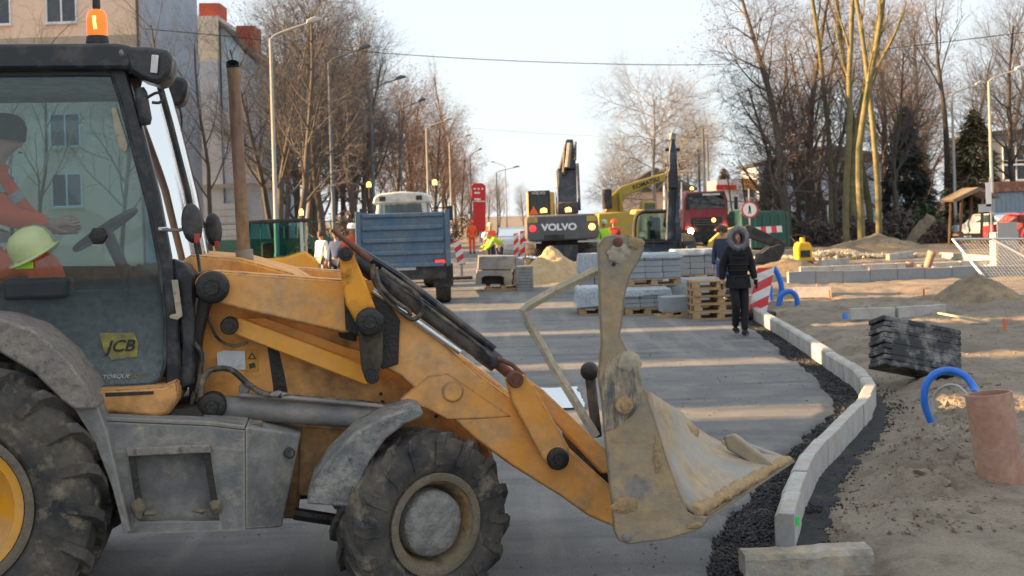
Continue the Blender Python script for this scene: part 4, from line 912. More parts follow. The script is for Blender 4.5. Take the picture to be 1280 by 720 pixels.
# ------------------------------------------------------------------ vehicles
M('truck_blue', (.055,.125,.22), .55, .18, 3, dirt=(.17,.20,.22), damt=.45, ds=2, dsoft=.2, bump=.08)
M('frame_dark', (.022,.023,.025), .7, .3, 5, dirt=(.09,.08,.07), damt=.35, ds=4)
M('tractor_white', (.55,.58,.55), .5, .1, 4, dirt=(.35,.35,.33), damt=.3, ds=4)
M('volvo_grey', (.085,.09,.105), .5, .12, 3, dirt=(.16,.15,.14), damt=.3, ds=3, dsoft=.2)
M('volvo_yellow', (.55,.36,.06), .5, .1, 3, dirt=(.3,.24,.14), damt=.3, ds=3)
M('boom_dark', (.018,.022,.032), .45, .2, 4, dirt=(.12,.11,.10), damt=.3, ds=3)
M('olive_yellow', (.38,.27,.035), .5, .12, 3, dirt=(.3,.25,.12), damt=.3, ds=3)
M('boom_blue', (.012,.028,.05), .4, .2, 4, dirt=(.16,.17,.18), damt=.3, ds=3)
M('truck_red', (.36,.035,.05), .4, .12, 3, dirt=(.25,.13,.12), damt=.3, ds=3)
M('sign_red', (.62,.03,.03), .45, .08); M('sign_white', (.80,.80,.78), .5, .05); M('marker_orange', (.85,.16,.03), .5, .05)
M('plate_white', (.45,.46,.46), .5, .1); M('car_white', (.62,.66,.70), .3, .04)
M('white_text', (.82,.83,.84), .5, .02, bump=0)
def tube_wheel(parent, x, y, z, r, wd, m='rubber_clean', ax=(1,0,0)):
    o = MB().lathe([(r*.5,-wd/2),(r*.93,-wd/2),(r,-wd*.36),(r,wd*.36),(r*.93,wd/2),(r*.5,wd/2)], axis=ax, n=24).build('wheel', m, parent); o.location = (x,y,z)
    MB().lathe([(.001,-wd*.32),(r*.3,-wd*.32),(r*.52,-wd*.42),(r*.52,wd*.42),(r*.3,wd*.32),(.001,wd*.32)], axis=ax, n=16).build('rim', 'cyl_grey', o); return o
def beacon(parent, p, r=.07):
    MB().tube([(p[0],p[1],p[2]-.35),(p[0],p[1],p[2])], .02, 6).build('beacon_post', 'frame_dark', parent)
    MB().lathe([(r,0),(r,.1),(r*.6,.15),(.001,.16)], c=p, n=12).build('beacon', 'amber_far', parent)

# blue tipping trailer seen from behind
Y0 = 28.6; pc = W(504,300,Y0); TB = empty('tipping_trailer', (pc.x,Y0,0), R(4), 'blue steel tipping trailer with ribbed tailgate parked on the road', 'trailer')
w2 = 1.06; zt = W(507,265,Y0).z; zb = W(507,331,Y0).z
MB().box(-w2+.06,w2-.06,0,.05,zb,zt-.02).build('tailgate', 'truck_blue', TB)
for i in range(5):
    z_ = zt-.02-(zt-zb)*(i)/4.2
    MB().box(-w2+.1,w2-.1,-.06,0,z_-.10,z_).build('tailgate_rib', 'truck_blue', TB, bevel=.02)
for s_ in (-1,1):
    MB().box(s_*w2-.06,s_*w2+.06,-.06,.10,zb-.05,zt+.04).build('corner_post', 'truck_blue', TB, bevel=.01)
    MB().box(s_*w2-.03,s_*w2+.03,.1,4.4,zb,zt).build('side_board', 'truck_blue', TB)
    for k_ in range(4): MB().box(s_*w2-.06,s_*w2+.06,.9+k_*1.0,1.0+k_*1.0,zb-.05,zt+.02).build('side_stake', 'truck_blue', TB)
    for dy in (0.9,2.1): tube_wheel(TB, s_*.93, dy, .48, .48, .36)
    MB().box(s_*.93-.24,s_*.93+.24,.28,.30,.42,.98).build('mud_flap', 'frame_dark', TB)
    MB().box(s_*.86-.16,s_*.86+.16,-.02,.03,.98,1.10).build('tail_light_box', 'frame_dark', TB)
    MB().box(s_*.86-.12,s_*.86+.12,-.04,-.02,1.0,1.08).build('tail_light', 'tail_red' if s_>0 else 'red_plastic', TB)
MB().box(-w2,w2,4.4,4.46,zb,zt).build('head_board', 'truck_blue', TB)
MB().box(-w2,w2,.02,4.4,zb-.08,zb).build('bed', 'truck_blue', TB)
MB().box(-.45,.45,.1,5.6,.62,.9).build('frame', 'frame_dark', TB, bevel=.02); MB().box(-1.0,1.0,0,.1,.62,.95).build('rear_beam', 'frame_dark', TB, bevel=.02)
MB().box(-.28,.28,-.02,0,.86,.98).build('number_plate', 'plate_white', TB); MB().box(-.95,.95,.3,2.8,.95,1.12).build('sub_frame', 'frame_dark', TB)
# tractor
Y1 = 36; pc = W(503,300,Y1); TT = empty('tractor', (pc.x,Y1,0), R(-1.5), 'white roofed tractor with two amber beacons pulling the blue trailer', 'tractor')
zr = W(503,240,Y1).z
MB().prism([(-.86,zr-.34),(.86,zr-.34),(.80,zr-.12),(.62,zr-.03),(0,zr+.02),(-.62,zr-.03),(-.80,zr-.12)], -.1, 1.5).build('cab_roof', 'tractor_white', TT, bevel=.05)
for s_ in (-1,1):
    MB().tube([(s_*.66,.0,zr-.34),(s_*.80,0,1.5)], .075, 8).build('cab_pillar', 'tractor_white', TT); MB().tube([(s_*.66,1.4,zr-.34),(s_*.75,1.4,1.5)], .05, 8).build('cab_pillar', 'tractor_white', TT)
    MB().box(s_*.55-.09,s_*.55+.09,-.13,-.1,zr-.25,zr-.12).build('work_lamp', 'frame_dark', TT)
    tube_wheel(TT, s_*.85, .4, .82, .82, .5); tube_wheel(TT, s_*.8, 2.8, .6, .6, .4)
    beacon(TT, (s_*1.0,.3,W(503,232,Y1).z))
    MB().box(s_*1.35-.1,s_*1.35+.1,1.2,1.26,zr-.9,zr-.45).build('mirror', 'frame_dark', TT); MB().tube([(s_*.8,1.3,zr-.5),(s_*1.35,1.25,zr-.5)], .02, 6).build('mirror_arm', 'frame_dark', TT)
MB().box(-.62,.62,-.02,.0,1.5,zr-.36).build('rear_window', 'vehicle_glass', TT); MB().box(-.62,.62,1.4,1.42,1.5,zr-.36).build('windscreen', 'vehicle_glass', TT)
MB().box(-.85,.85,-.1,1.5,.9,1.5).build('cab_body', 'tractor_white', TT, bevel=.05); MB().box(-.4,.4,1.5,3.2,.9,1.6).build('bonnet', 'tractor_white', TT, bevel=.05)
sp_ = dict(dp); person((pc.x,Y1+.85,1.12-.72), R(180), 'tractor driver in orange jacket seen through the rear cab window', 'orange_hivis', 'navy_cloth', 'cap', sp_, False, h=1.7)

# compact yellow loader at the left
Y2 = 30; pc = W(366,330,Y2); T2 = empty('compact_loader', (pc.x,Y2,0), R(10), 'small yellow loader with teal tinted cab standing behind the big loader', 'loader')
zr = W(345,274,Y2).z
MB().box(-1.2,.45,-.6,.6,zr-.10,zr).build('cab_roof', 'frame_dark', T2, bevel=.03)
for x_, y_ in ((-1.15,-.55),(.25,-.55),(-1.15,.55),(.35,.55)): MB().tube([(x_,y_,.9),(x_*.93,y_,zr-.05)], .045, 6).build('cab_pillar', 'frame_dark' if x_<0 else 'tractor_white', T2)
glass('teal_glass', (.62,.82,.82), None, 0, .03, ior=1.6)
MB().box(-1.1,.2,-.56,-.55,1.2,zr-.1).build('side_window', 'teal_glass', T2); MB().box(.26,.27,-.5,.5,1.0,zr-.1).build('windscreen', 'teal_glass', T2); MB().box(-1.1,.2,.55,.56,1.0,zr-.1).build('side_window', 'teal_glass', T2)
MB().box(-.75,-.45,-.2,.2,.9,1.6).build('seat', 'seat_fabric', T2, bevel=.04)
MB().prism([(-1.3,.45),(.5,.45),(.66,.75),(.62,1.1),(.3,1.36),(-.2,1.22),(-1.3,1.2)], -.62, .62).build('body', 'clean_yellow', T2, bevel=.05)
for x_ in (-1.0,.45):
    for y_ in (-.6,.6): tube_wheel(T2, x_, y_, .42, .42, .3, ax=(0,1,0))
beacon(T2, (.25,-.3,zr+.08), .05)
MB().prism([(.5,.7),(1.5,.25),(1.55,.4),(.55,.95)], -.7, -.58).build('lift_arm', 'clean_yellow', T2); MB().prism([(.5,.7),(1.5,.25),(1.55,.4),(.55,.95)], .58, .7).build('lift_arm', 'clean_yellow', T2)
MB().prism([(1.5,.1),(2.2,.05),(2.1,.12),(1.65,.2),(1.6,.65),(1.5,.65)], -.9, .9).build('bucket', 'plate_white', T2)

# excavators
def excavator_tracks(T, wd=2.4, ln=3.2, y0=.2):
    for s_ in (-1,1):
        tr_ = MB(); n = 14; pts = []
        for i in range(n): a = math.pi/2+math.pi*i/(n-1); pts.append((y0+.42+.42*math.cos(a), .45+.42*math.sin(a)))
        for i in range(n): a = -math.pi/2+math.pi*i/(n-1); pts.append((y0+ln-.42+.42*math.cos(a), .45+.42*math.sin(a)))
        Mr = Matrix(((0,1,0,0),(1,0,0,0),(0,0,1,0),(0,0,0,1)))
        x0 = s_*wd/2; tr_.prism(pts, x0-.25, x0+.25, Mr); tr_.build('track', 'frame_dark', T, bevel=.03)
    MB().box(-.5,.5,y0+.6,y0+ln-.6,.5,1.0).build('undercarriage', 'frame_dark', T)
Y3 = 39.5; pc = W(703,300,Y3); V = empty('excavator', (pc.x,Y3,0), R(0), 'grey wheeled excavator seen from behind with its boom raised straight up', 'excavator')
def zz(py, px=703, Y=Y3): return W(px,py,Y).z
def xx(px, py=285, Y=Y3, o=V): return W(px,py,Y).x-o.location.x
MB().prism([(xx(657),zz(300)+.06),(xx(661),zz(301)),(xx(744),zz(300)),(xx(749),zz(296)),(xx(748),zz(273)),(xx(743),zz(268)),(xx(662),zz(268)),(xx(657),zz(272))], 0, 1.2).build('counterweight', 'volvo_grey', V, bevel=.06)
MB().box(xx(680),xx(705),-.02,.02,zz(299),zz(293)).build('tow_recess', 'frame_dark', V)
tx = text('lettering', 'VOLVO', .30, 'white_text', V, ((xx(699)),-.012,zz(284)), (R(90),0,0), .008, 0, sx=1.15, bold=.012)
for p_ in (666,740):
    MB().lathe([(.11,0),(.10,.02),(.001,.03)], c=(xx(p_),0,zz(284.5)), axis=(0,-1,0), n=16).build('tail_light', 'tail_red' if p_ < 700 else 'amber_far', V).scale = (1,1,1)
    MB().box(xx(p_)-.16,xx(p_)+.16,-.01,.02,zz(274)-.09,zz(274)+.09).build('reflector', 'volvo_yellow', V)
MB().box(xx(657),xx(749),1.2,3.6,zz(300),zz(272)).build('upper_body', 'volvo_grey', V, bevel=.05)
MB().box(xx(661),xx(697),1.8,3.4,zz(272),zz(238)).build('cab_body', 'volvo_yellow', V, bevel=.06)
MB().box(xx(662),xx(691),1.77,1.81,zz(268),zz(236)).build('rear_frame', 'frame_dark', V, bevel=.03); MB().box(xx(665),xx(688),1.75,1.78,zz(266),zz(243)).build('rear_window', 'teal_glass', V)
text('lettering', 'VOLVO', .14, 'white_text', V, (xx(676),1.755,zz(239.5)), (R(90),0,0), .004)
MB().prism([(xx(662),zz(267)),(xx(674),zz(267)),(xx(668),zz(256))], -.02+.4, .44).build('warning_triangle', 'marker_orange', V)
for p_, q_ in ((681,262),(712,262)): MB().lathe([(.10,0),(.10,.12),(.001,.16)], c=(xx(p_),.5,zz(q_+3)), n=12).build('beacon', 'amber_far', V)
MB().box(xx(699),xx(727),1.5,2.6,zz(268),zz(252)).build('boom_foot', 'boom_dark', V, bevel=.05)
bm = MB(); Ms = lambda a,b,y: Vector((xx(a,b), y, zz(b,a)))
bm.add([Ms(701,256,2.2),Ms(726,256,2.2),Ms(727,205,3.2),Ms(702,205,3.2),Ms(701,256,2.9),Ms(726,256,2.9),Ms(727,205,3.9),Ms(702,205,3.9)], [(0,1,2,3),(7,6,5,4),(0,4,5,1),(1,5,6,2),(2,6,7,3),(3,7,4,0)])
bm.build('boom', 'boom_dark', V, bevel=.04)
bm = MB(); bm.add([Ms(703,207,3.1),Ms(727,207,3.1),Ms(723,166,3.4),Ms(714,166,3.4),Ms(703,207,3.7),Ms(727,207,3.7),Ms(723,166,3.7),Ms(714,166,3.7)], [(0,1,2,3),(7,6,5,4),(0,4,5,1),(1,5,6,2),(2,6,7,3),(3,7,4,0)]); bm.build('stick', 'boom_dark', V, bevel=.04)
for a,b in ((699,210),(728,200)): MB().tube([Ms(a+1,262,2.1), Ms(a,b,3.0)], .05, 8).build('boom_ram', 'chrome' if a<710 else 'boom_dark', V)
MB().tube([Ms(714,205,3.0), Ms(718,172,3.2)], .09, 8).build('stick_ram', 'cyl_grey', V); MB().tube([Ms(725,195,3.0), Ms(726,170,3.3)], .05, 6).build('hose', 'hose', V); MB().tube([Ms(709,215,3.0), Ms(711,178,3.2)], .06, 6).build('hose', 'hose', V)
MB().box(-.9,.9,.6,3.0,.75,zz(301)).build('undercarriage', 'frame_dark', V, bevel=.04)
for s_ in (-1,1):
    for dy in (.9,3.0): tube_wheel(V, s_*.95, dy, .52, .52, .5, 'rubber')
MB().box(-.45,.5,.0,.25,.5,1.05).build('dozer_blade', 'boom_dark', V, bevel=.03)
MB().box(xx(657)-.1,xx(676),.02,.5,zz(303.5),zz(301.5)).build('mud_guard', 'plate_white', V); MB().box(xx(722),xx(750)+.2,.02,.5,zz(303.5),zz(301.5)).build('mud_guard', 'plate_white', V)

# olive yellow tracked excavator, boom arching to the right
Y4 = 52; pc = W(778,300,Y4); K = empty('excavator', (pc.x,Y4,0), 0, 'olive yellow tracked excavator with arched boom reaching sideways', 'excavator')
kq = lambda a,b: (W(a,b,Y4).x-pc.x, W(a,b,Y4).z)
excavator_tracks(K, 2.2, 3.4, -.2)
MB().prism([kq(748,300),kq(800,300),kq(800,274),kq(790,264),kq(748,266)], .3, 2.9).build('upper_body', 'olive_yellow', K, bevel=.06)
MB().box(kq(748,0)[0],kq(758,0)[0],.28,1.4,kq(0,285)[1],kq(0,260)[1]).build('engine_cover', 'frame_dark', K, bevel=.04)
MB().prism([kq(803,290),kq(822,290),kq(822,252),kq(805,250)], .3, 1.5).build('cab_body', 'olive_yellow', K, bevel=.05); MB().prism([kq(806,264),kq(820,264),kq(820,254),kq(807,254)], .27, .3).build('cab_window', 'teal_glass', K)
MB().prism([kq(757,282),kq(759,265),kq(766,245),kq(780,232),(kq(806,223)),kq(838,214),kq(848,208),kq(849,218),kq(840,224),kq(812,233),kq(788,244),kq(780,256),kq(777,282)], 1.4, 1.95).build('boom', 'olive_yellow', K, bevel=.05)
MB().tube([kq(782,284)[0:1]+(1.3,)+kq(782,284)[1:2], kq(778,240)[0:1]+(1.3,)+kq(778,240)[1:2]], .09, 8).build('boom_ram', 'olive_yellow', K)
MB().prism([kq(839,212),kq(850,205),kq(851,222),kq(846,262),kq(842,262)], 1.5, 1.85).build('stick', 'olive_yellow', K, bevel=.04)
MB().prism([kq(840,262),kq(850,260),kq(856,275),kq(846,290),kq(836,283)], 1.2, 2.1).build('bucket', 'frame_dark', K, bevel=.03)
text('lettering', 'KOMATSU', .27, 'frame_dark', K, (kq(812,228)[0],1.39,kq(812,228)[1]), (R(90),R(-17),0), .006, bold=.008)

# backhoe loader seen from the rear, dark blue digging arm upright
Y5 = 33; pc = W(820,300,Y5); B5 = empty('backhoe_loader', (pc.x,Y5,0), 0, 'backhoe loader seen from behind with rounded black cab frame and upright dark blue arm', 'backhoe loader')
q5 = lambda a,b: (W(a,b,Y5).x-pc.x, W(a,b,Y5).z)
MB().tube(spline([Vector((q5(a,b)[0],0,q5(a,b)[1])) for a,b in ((794,320),(793,290),(795,272),(803,265),(820,264),(838,264),(846,270),(849,290),(851,320))],4), .055, 8).build('cab_frame', 'frame_dark', B5)
MB().prism([q5(797,300),q5(846,300),q5(844,270),q5(838,267),q5(803,268),q5(798,273)], .02, .03).build('rear_window', 'teal_glass', B5)
MB().prism([q5(795,299),q5(849,299),q5(849,303),q5(795,303)], -.02, .06).build('sill', 'frame_dark', B5)
MB().prism([q5(795,303),q5(849,303),q5(851,330),q5(795,330)], .05, 1.3).build('cab_body', 'boom_blue', B5, bevel=.04)
MB().prism([q5(795,262),q5(850,261),q5(852,266),q5(793,268)], .05, 1.4).build('cab_roof', 'volvo_yellow', B5, bevel=.03)
MB().prism([q5(812,270),q5(816,270),q5(816,300),q5(812,300)], .04, .10).build('window_bar', 'frame_dark', B5)
MB().box(-.2,.2,.5,.9,1.2,1.9).build('seat', 'seat_fabric', B5, bevel=.05)
for a_ in (0,10): MB().prism([q5(830+a_,300),q5(836+a_,300),q5(836+a_*.95,228),q5(832+a_*.95,228)], -.55, -.30).build('boom', 'boom_blue', B5, bevel=.02)
MB().prism([q5(833,298),q5(843,298),q5(842,230),q5(834,230)], -.48, -.36).build('boom_web', 'boom_dark', B5)
MB().prism([q5(830,236),q5(846,236),q5(845,218),q5(842,205),q5(834,205),q5(831,218)], -.58, -.26).build('boom_knuckle', 'boom_dark', B5, bevel=.03)
MB().prism([q5(833,212),q5(843,212),q5(843,192),q5(840,174),q5(836,174),q5(833,192)], -.52, -.30).build('dipper', 'boom_blue', B5, bevel=.03)
for b_ in (232,222,207,188): MB().tube([(q5(829,b_)[0],-.42,q5(829,b_)[1]),(q5(847,b_)[0],-.42,q5(847,b_)[1])], .045, 8).build('pivot_pin', 'frame_dark', B5)
MB().prism([q5(834,176),q5(842,176),q5(841,168),q5(836,167)], -.56, -.30).build('dipper_tip', 'cyl_grey', B5, bevel=.02)
for a_ in (832,845): MB().tube(spline([Vector((q5(a_,250)[0],-.6,q5(a_,250)[1])),Vector((q5(a_-1,225)[0],-.66,q5(a_,225)[1])),Vector((q5(a_-1,200)[0],-.55,q5(a_,200)[1]))],4), .02, 6).build('hose', 'hose', B5)
for a in (828,848): MB().tube([(q5(a,262)[0],-.5,q5(a,262)[1]),(q5(a,228)[0],-.45,q5(a,228)[1])], .035, 8).build('arm_ram', 'chrome', B5)
for s_ in (-1,1): tube_wheel(B5, s_*.9, .6, .72, .72, .42); MB().box(s_*.9-.08,s_*.9+.08,-.1,.1,.05,1.1).build('stabiliser_leg', 'boom_blue', B5, bevel=.02)
MB().box(-.7,.7,-.1,2.8,.5,.95).build('chassis', 'frame_dark', B5)
for s_ in (-1,1): tube_wheel(B5, s_*.85, 2.8, .5, .5, .36)

# small digger: yellow arched boom, black stick and bucket reaching right
Y6 = 40; pc = W(872,320,Y6); D6 = empty('mini_excavator', (pc.x,Y6,0), 0, 'small digger with yellow arched boom and black bucket behind the walking woman', 'excavator')
q6 = lambda a,b: (W(a,b,Y6).x-pc.x, W(a,b,Y6).z)
MB().prism([q6(884,322),q6(888,302),q6(903,288),q6(922,283),q6(934,284),q6(938,294),q6(924,293),q6(908,298),q6(898,310),q6(894,322)], .2, .45).build('boom', 'volvo_yellow', D6, bevel=.03)
MB().prism([q6(930,284),q6(938,281),q6(960,291),q6(986,304),q6(982,312),q6(956,304),q6(936,297)], .22, .42).build('stick', 'frame_dark', D6, bevel=.03)
MB().prism([q6(945,331),q6(950,318),q6(962,309),q6(976,305),q6(982,312),q6(976,325),q6(965,332)], .05, .65).build('bucket', 'frame_dark', D6, bevel=.03)
MB().tube([(q6(926,291)[0],.33,q6(926,291)[1]),(q6(970,309)[0],.33,q6(970,309)[1])], .04, 6).build('bucket_ram', 'cyl_grey', D6)
MB().prism([q6(858,330),q6(892,330),q6(892,314),q6(880,308),q6(858,310)], -.5, .9).build('upper_body', 'volvo_yellow', D6, bevel=.05)
for y_ in (-.6,.75): MB().prism([(-.75,.05),(.75,.05),(.85,.2),(.75,.4),(-.75,.4),(-.85,.2)], y_, y_+.3).build('track', 'frame_dark', D6, bevel=.03)

# red tipper truck facing the camera
Y7 = 66; pc = W(882,300,Y7); RT = empty('red_truck', (pc.x,Y7,0), R(2), 'red tipper truck facing the site with both headlights on', 'truck')
q7 = lambda a,b: (W(a,b,Y7).x-pc.x, W(a,b,Y7).z)
MB().prism([q7(854,288),q7(911,286),q7(910,250),q7(906,238),q7(858,240),q7(855,252)], 0, 2.2).build('cab', 'truck_red', RT, bevel=.08)
MB().prism([q7(858,262),q7(906,260),q7(904,242),q7(860,244)], -.03, 0).build('windscreen', 'vehicle_glass', RT); MB().prism([q7(859,246),q7(905,244),q7(905,240),q7(859,242)], -.07, .0).build('sun_visor', 'boom_dark', RT)
MB().box(q7(870,0)[0],q7(892,0)[0],-.075,-.07,q7(880,244.3)[1],q7(880,242)[1]).build('visor_lettering', 'white_text', RT)
MB().prism([q7(863,285),q7(904,283),q7(902,271),q7(864,273)], -.04, 0).build('grille', 'frame_dark', RT)
for k_ in range(3): MB().prism([q7(866,281.5-k_*3),q7(900,280-k_*3),q7(900,279.4-k_*3),q7(866,280.9-k_*3)], -.06, -.04).build('grille_bar', 'cyl_grey', RT)
MB().prism([q7(856,304),q7(911,302),q7(911,288),q7(856,290)], -.1, .3).build('bumper', 'frame_dark', RT, bevel=.04)
for a in (863,904): MB().lathe([(.16,0),(.14,.03),(.001,.04)], c=(q7(a,288 if a<880 else 284)[0],-.1,q7(a,289 if a<880 else 285)[1]), axis=(0,-1,0), n=16).build('headlight', 'head_lamp', RT)
MB().lathe([(.12,0),(.10,.03),(.001,.04)], c=(q7(892,275)[0],-.05,q7(892,275)[1]), axis=(0,-1,0), n=14).build('badge_lamp', 'amber_far', RT)
beacon(RT, (q7(866,236)[0],.3,q7(866,237)[1]), .10)
for a in (851,912): MB().box(q7(a,0)[0]-.1,q7(a,0)[0]+.1,-.1,.0,q7(a,262)[1],q7(a,246)[1]).build('mirror', 'frame_dark', RT, bevel=.03)
for s_ in (-1,1): tube_wheel(RT, s_*1.0, .8, .52, .52, .35); tube_wheel(RT, s_*1.0, 4.6, .52, .52, .5)
MB().box(-1.2,1.2,2.4,6.6,1.2,q7(880,246)[1]).build('tipper_body', 'truck_red', RT, bevel=.05); MB().box(-.5,.5,0,6.4,.6,1.1).build('frame', 'frame_dark', RT)

# cars
def car(Y, px, m, label, rz=0, s=1.0):
    pc = W(px,300,Y); C = empty('parked_car', (pc.x,Y,0), rz, label, 'car')
    pr = [(-2.1,.3),(2.05,.3),(2.15,.6),(2.0,.85),(1.0,.95),(.45,1.42),(-1.0,1.45),(-1.75,1.0),(-2.15,.9),(-2.2,.5)]
    Mz = Matrix.Rotation(R(90),4,'Z')
    b = MB(); n = len(pr); hw = .86
    vs = []
    for yy, sc in ((-hw,1),(-hw*.2,1.0),(hw*.2,1.0),(hw,1)):
        for x, z in pr:
            y2 = yy*(1 if z < 1.0 else .80); vs.append(Mz @ Vector((x, y2, z)))
    fs = [tuple(range(n))[::-1], tuple(range(3*n,4*n))]+[(r_*n+i, r_*n+(i+1)%n, (r_+1)*n+(i+1)%n, (r_+1)*n+i) for r_ in range(3) for i in range(n)]
    b.add(vs, fs); b.build('body', m, C, bevel=.05)
    for e, (z0,z1,xa,xb) in (('windscreen',(.98,1.38,1.0,.5)),('rear_window',(1.02,1.38,-1.75,-1.07))):
        sgn = 1 if e=='windscreen' else -1
        g = MB(); g.add([Mz @ Vector(p) for p in ((xa+.02*sgn,-.70,z0),(xa+.02*sgn,.70,z0),(xb+.02*sgn,.60,z1),(xb+.02*sgn,-.60,z1))], [(0,1,2,3)]); 
        g.v = [(v[0],v[1]+.0,v[2]+.012) for v in g.v]; g.build(e, 'vehicle_glass', C)
    for sx in (-1,1):
        g = MB(); g.add([Mz @ Vector(p) for p in ((.85,sx*.80,1.02),(-1.5,sx*.80,1.04),(-.98,sx*.71,1.38),(.42,sx*.71,1.36))], [(0,1,2,3)]); g.build('side_window', 'vehicle_glass', C)
        MB().box(-.72 if sx<0 else .42, -.42 if sx<0 else .72, 2.1,2.16,.62,.78).build('headlight','lamp_lens',C); MB().box(-.75 if sx<0 else .45, -.45 if sx<0 else .75,-2.2,-2.14,.75,.92).build('tail_light','tail_red',C)
        for y_ in (-1.3,1.3): tube_wheel(C, sx*.78, y_, .31, .31, .2)
    MB().box(-.26,.26,-2.23,-2.19,.5,.62).build('number_plate', 'plate_white', C)
    return C
car(62, 640, 'car_white', 'white car waiting on the road beside the grey excavator')
car(55, 1282, 'truck_red', 'red car parked by the corrugated shed', R(12))
M('silver_paint', (.42,.50,.60), .3, .05); car(58, 1240, 'silver_paint', 'silver car parked behind the sign post by the shed', R(14))
# ------------------------------------------------------------------ site materials
M('pallet_wood', (.42,.27,.14), .85, .25, 5, dirt=(.2,.15,.1), damt=.3, ds=5, bump=.3, stretch=(1,6,6))
M('pale_wood', (.55,.45,.30), .8, .2, 5, bump=.2, stretch=(1,6,6))
M('paver_grey', (.27,.29,.31), .85, .14, 5, bump=.25, bs=60)
M('paver_dark', (.17,.185,.20), .85, .14, 5, bump=.25, bs=60)
M('concrete', (.30,.30,.29), .85, .15, 3, dirt=(.2,.18,.16), damt=.3, ds=4, bump=.2)
M('pipe_clay', (.36,.16,.105), .55, .12, 3, dirt=(.45,.30,.235), damt=.5, ds=4, dsoft=.25, bump=.05)
M('pipe_blue', (.012,.15,.62), .4, .1, 5, dirt=(.2,.2,.2), damt=.12, ds=6)
M('steel_galv', (.42,.44,.46), .4, .1, 5, metal=.6, bump=.05)
M('cable_grey', (.35,.36,.36), .5, .05)
M('black_box', (.010,.012,.018), .5, .3, 6, dirt=(.26,.255,.24), damt=.40, ds=5, dsoft=.1, bump=.3, bs=25)
M('plastic_white', (.66,.70,.75), .35, .06, 5, bump=.5, bs=10)
M('stripe_red', (.66,.045,.06), .45, .06, 6, dirt=(.4,.25,.22), damt=.15, ds=6); M('stripe_white', (.74,.74,.74), .45, .05, 6, dirt=(.4,.38,.34), damt=.2, ds=6)
M('compactor_yellow', (.85,.45,.02), .45, .1, 6); M('skip_green', (.025,.10,.075), .55, .2, 4); M('fence_green', (.035,.10,.075), .6, .2, 4)
M('cabinet_grey', (.35,.37,.37), .6, .06)

def wood_pallet(loc, rz, label, group=None, m='pallet_wood', par=None, w_=1.2, d=.8):
    T = empty('wooden_pallet', loc, rz, label, 'pallet', group) if par is None else par
    for i in range(6): MB().box(-w_/2,w_/2, -d/2+i*(d-.1)/5, -d/2+i*(d-.1)/5+.1, .122,.144).build('board', m, T)
    for i in range(3): MB().box(-w_/2+i*(w_-.1)/2,-w_/2+i*(w_-.1)/2+.1,-d/2,d/2,.10,.121).build('bearer', m, T)
    for i in range(3):
        for j in range(3): MB().box(-w_/2+i*(w_-.14)/2,-w_/2+i*(w_-.14)/2+.14,-d/2+j*(d-.1)/2,-d/2+j*(d-.1)/2+.1,.022,.0995).build('block', m, T)
    for j in range(3): MB().box(-w_/2,w_/2,-d/2+j*(d-.1)/2,-d/2+j*(d-.1)/2+.1,0,.0215).build('bottom_board', m, T)
    return T
# six empty pallets in a stack; each is a thing
wp_ = W(897,392,23.2)
words = ['empty wooden pallet at the bottom of the stack beside the woman','second pallet from the bottom of the empty wooden stack','third pallet from the bottom of the empty wooden stack','fourth pallet from the bottom of the empty wooden stack','fifth pallet from the bottom of the empty wooden stack','topmost pallet of the empty wooden stack beside the woman']
src = None
for i in (0,1,2,3,5):
    loc = (wp_.x+.02*rng.normal(), 23.2+.02*rng.normal(), min(i,4)*.1455)
    if src is None: src = wood_pallet(loc, R(2), words[0], 'empty pallets in a stack', w_=1.05); o = src
    else: o = copy_tree(src); o.location = loc; o.rotation_euler = (0,0,R(2)+rng.normal(0,.02)); o['label'] = words[i]

def draped_film(parent, w_, d, z, drop, sd):
    mb = MB(); nx, ny = 26, 20
    for j in range(ny):
        for i in range(nx):
            x = (i/(nx-1)-.5)*(w_+2*drop); y = (j/(ny-1)-.5)*(d+2*drop); ox = max(0,abs(x)-w_/2); oy = max(0,abs(y)-d/2)
            xx_ = math.copysign(min(abs(x),w_/2+.02+.1*ox),x); yy_ = math.copysign(min(abs(y),d/2+.02+.1*oy),y)
            dz = -min(drop*(1+.5*fbm(x*2+sd,y*2,0,2)), max(ox,oy))
            n = fbm(x*5+sd,y*5,sd,3); mb.v.append((xx_+.03*n, yy_+.03*fbm(x*5,y*5+sd,9,3), z+.012+dz+.025*abs(n)))
    mb.f = [(j*nx+i, j*nx+i+1, (j+1)*nx+i+1, (j+1)*nx+i) for j in range(ny-1) for i in range(nx-1)]
    return mb.build('film', 'wrap_film', parent, angle=60)
_blk = {}
def paver_pack(px0, px1, ytop, ybot, Y, label, m='paver_grey', base=0, d=.9, lay=4, film=.15, nx=3, rz=0):
    a, b = W(px0,ybot,Y), W(px1,ybot,Y); w_ = b.x-a.x; T = empty('paver_pallet', ((a.x+b.x)/2, Y+d/2, base), rz, label, 'paving blocks', 'pallets of paving blocks')
    htop = W((px0+px1)/2,ytop,Y).z-base
    wood_pallet(None,0,None,par=T,w_=w_*.98,d=d)
    bh = (htop-.145)/lay; bw = w_/nx; key = (round(bw,3),round(bh,3),m)
    if key not in _blk:
        o = MB().box(.004,bw-.004,.004,d/2-.004,.003,bh-.003).build('paving_block', m, T, bevel=.008); _blk[key] = o; first = True
    for l in range(lay):
        for i in range(nx):
            for j in range(2):
                s_ = _blk[key]; o = s_ if (s_.parent is T and l == 0 and i == 0 and j == 0) else s_.copy()
                if o is not s_: COL.objects.link(o)
                o.parent = T; o.location = (-w_/2+i*bw+rng.normal(0,.004), -d/2+j*d/2+rng.normal(0,.004), .146+l*bh)
    if film: draped_film(T, w_, d, htop+.003, film, px0)
    return T, htop
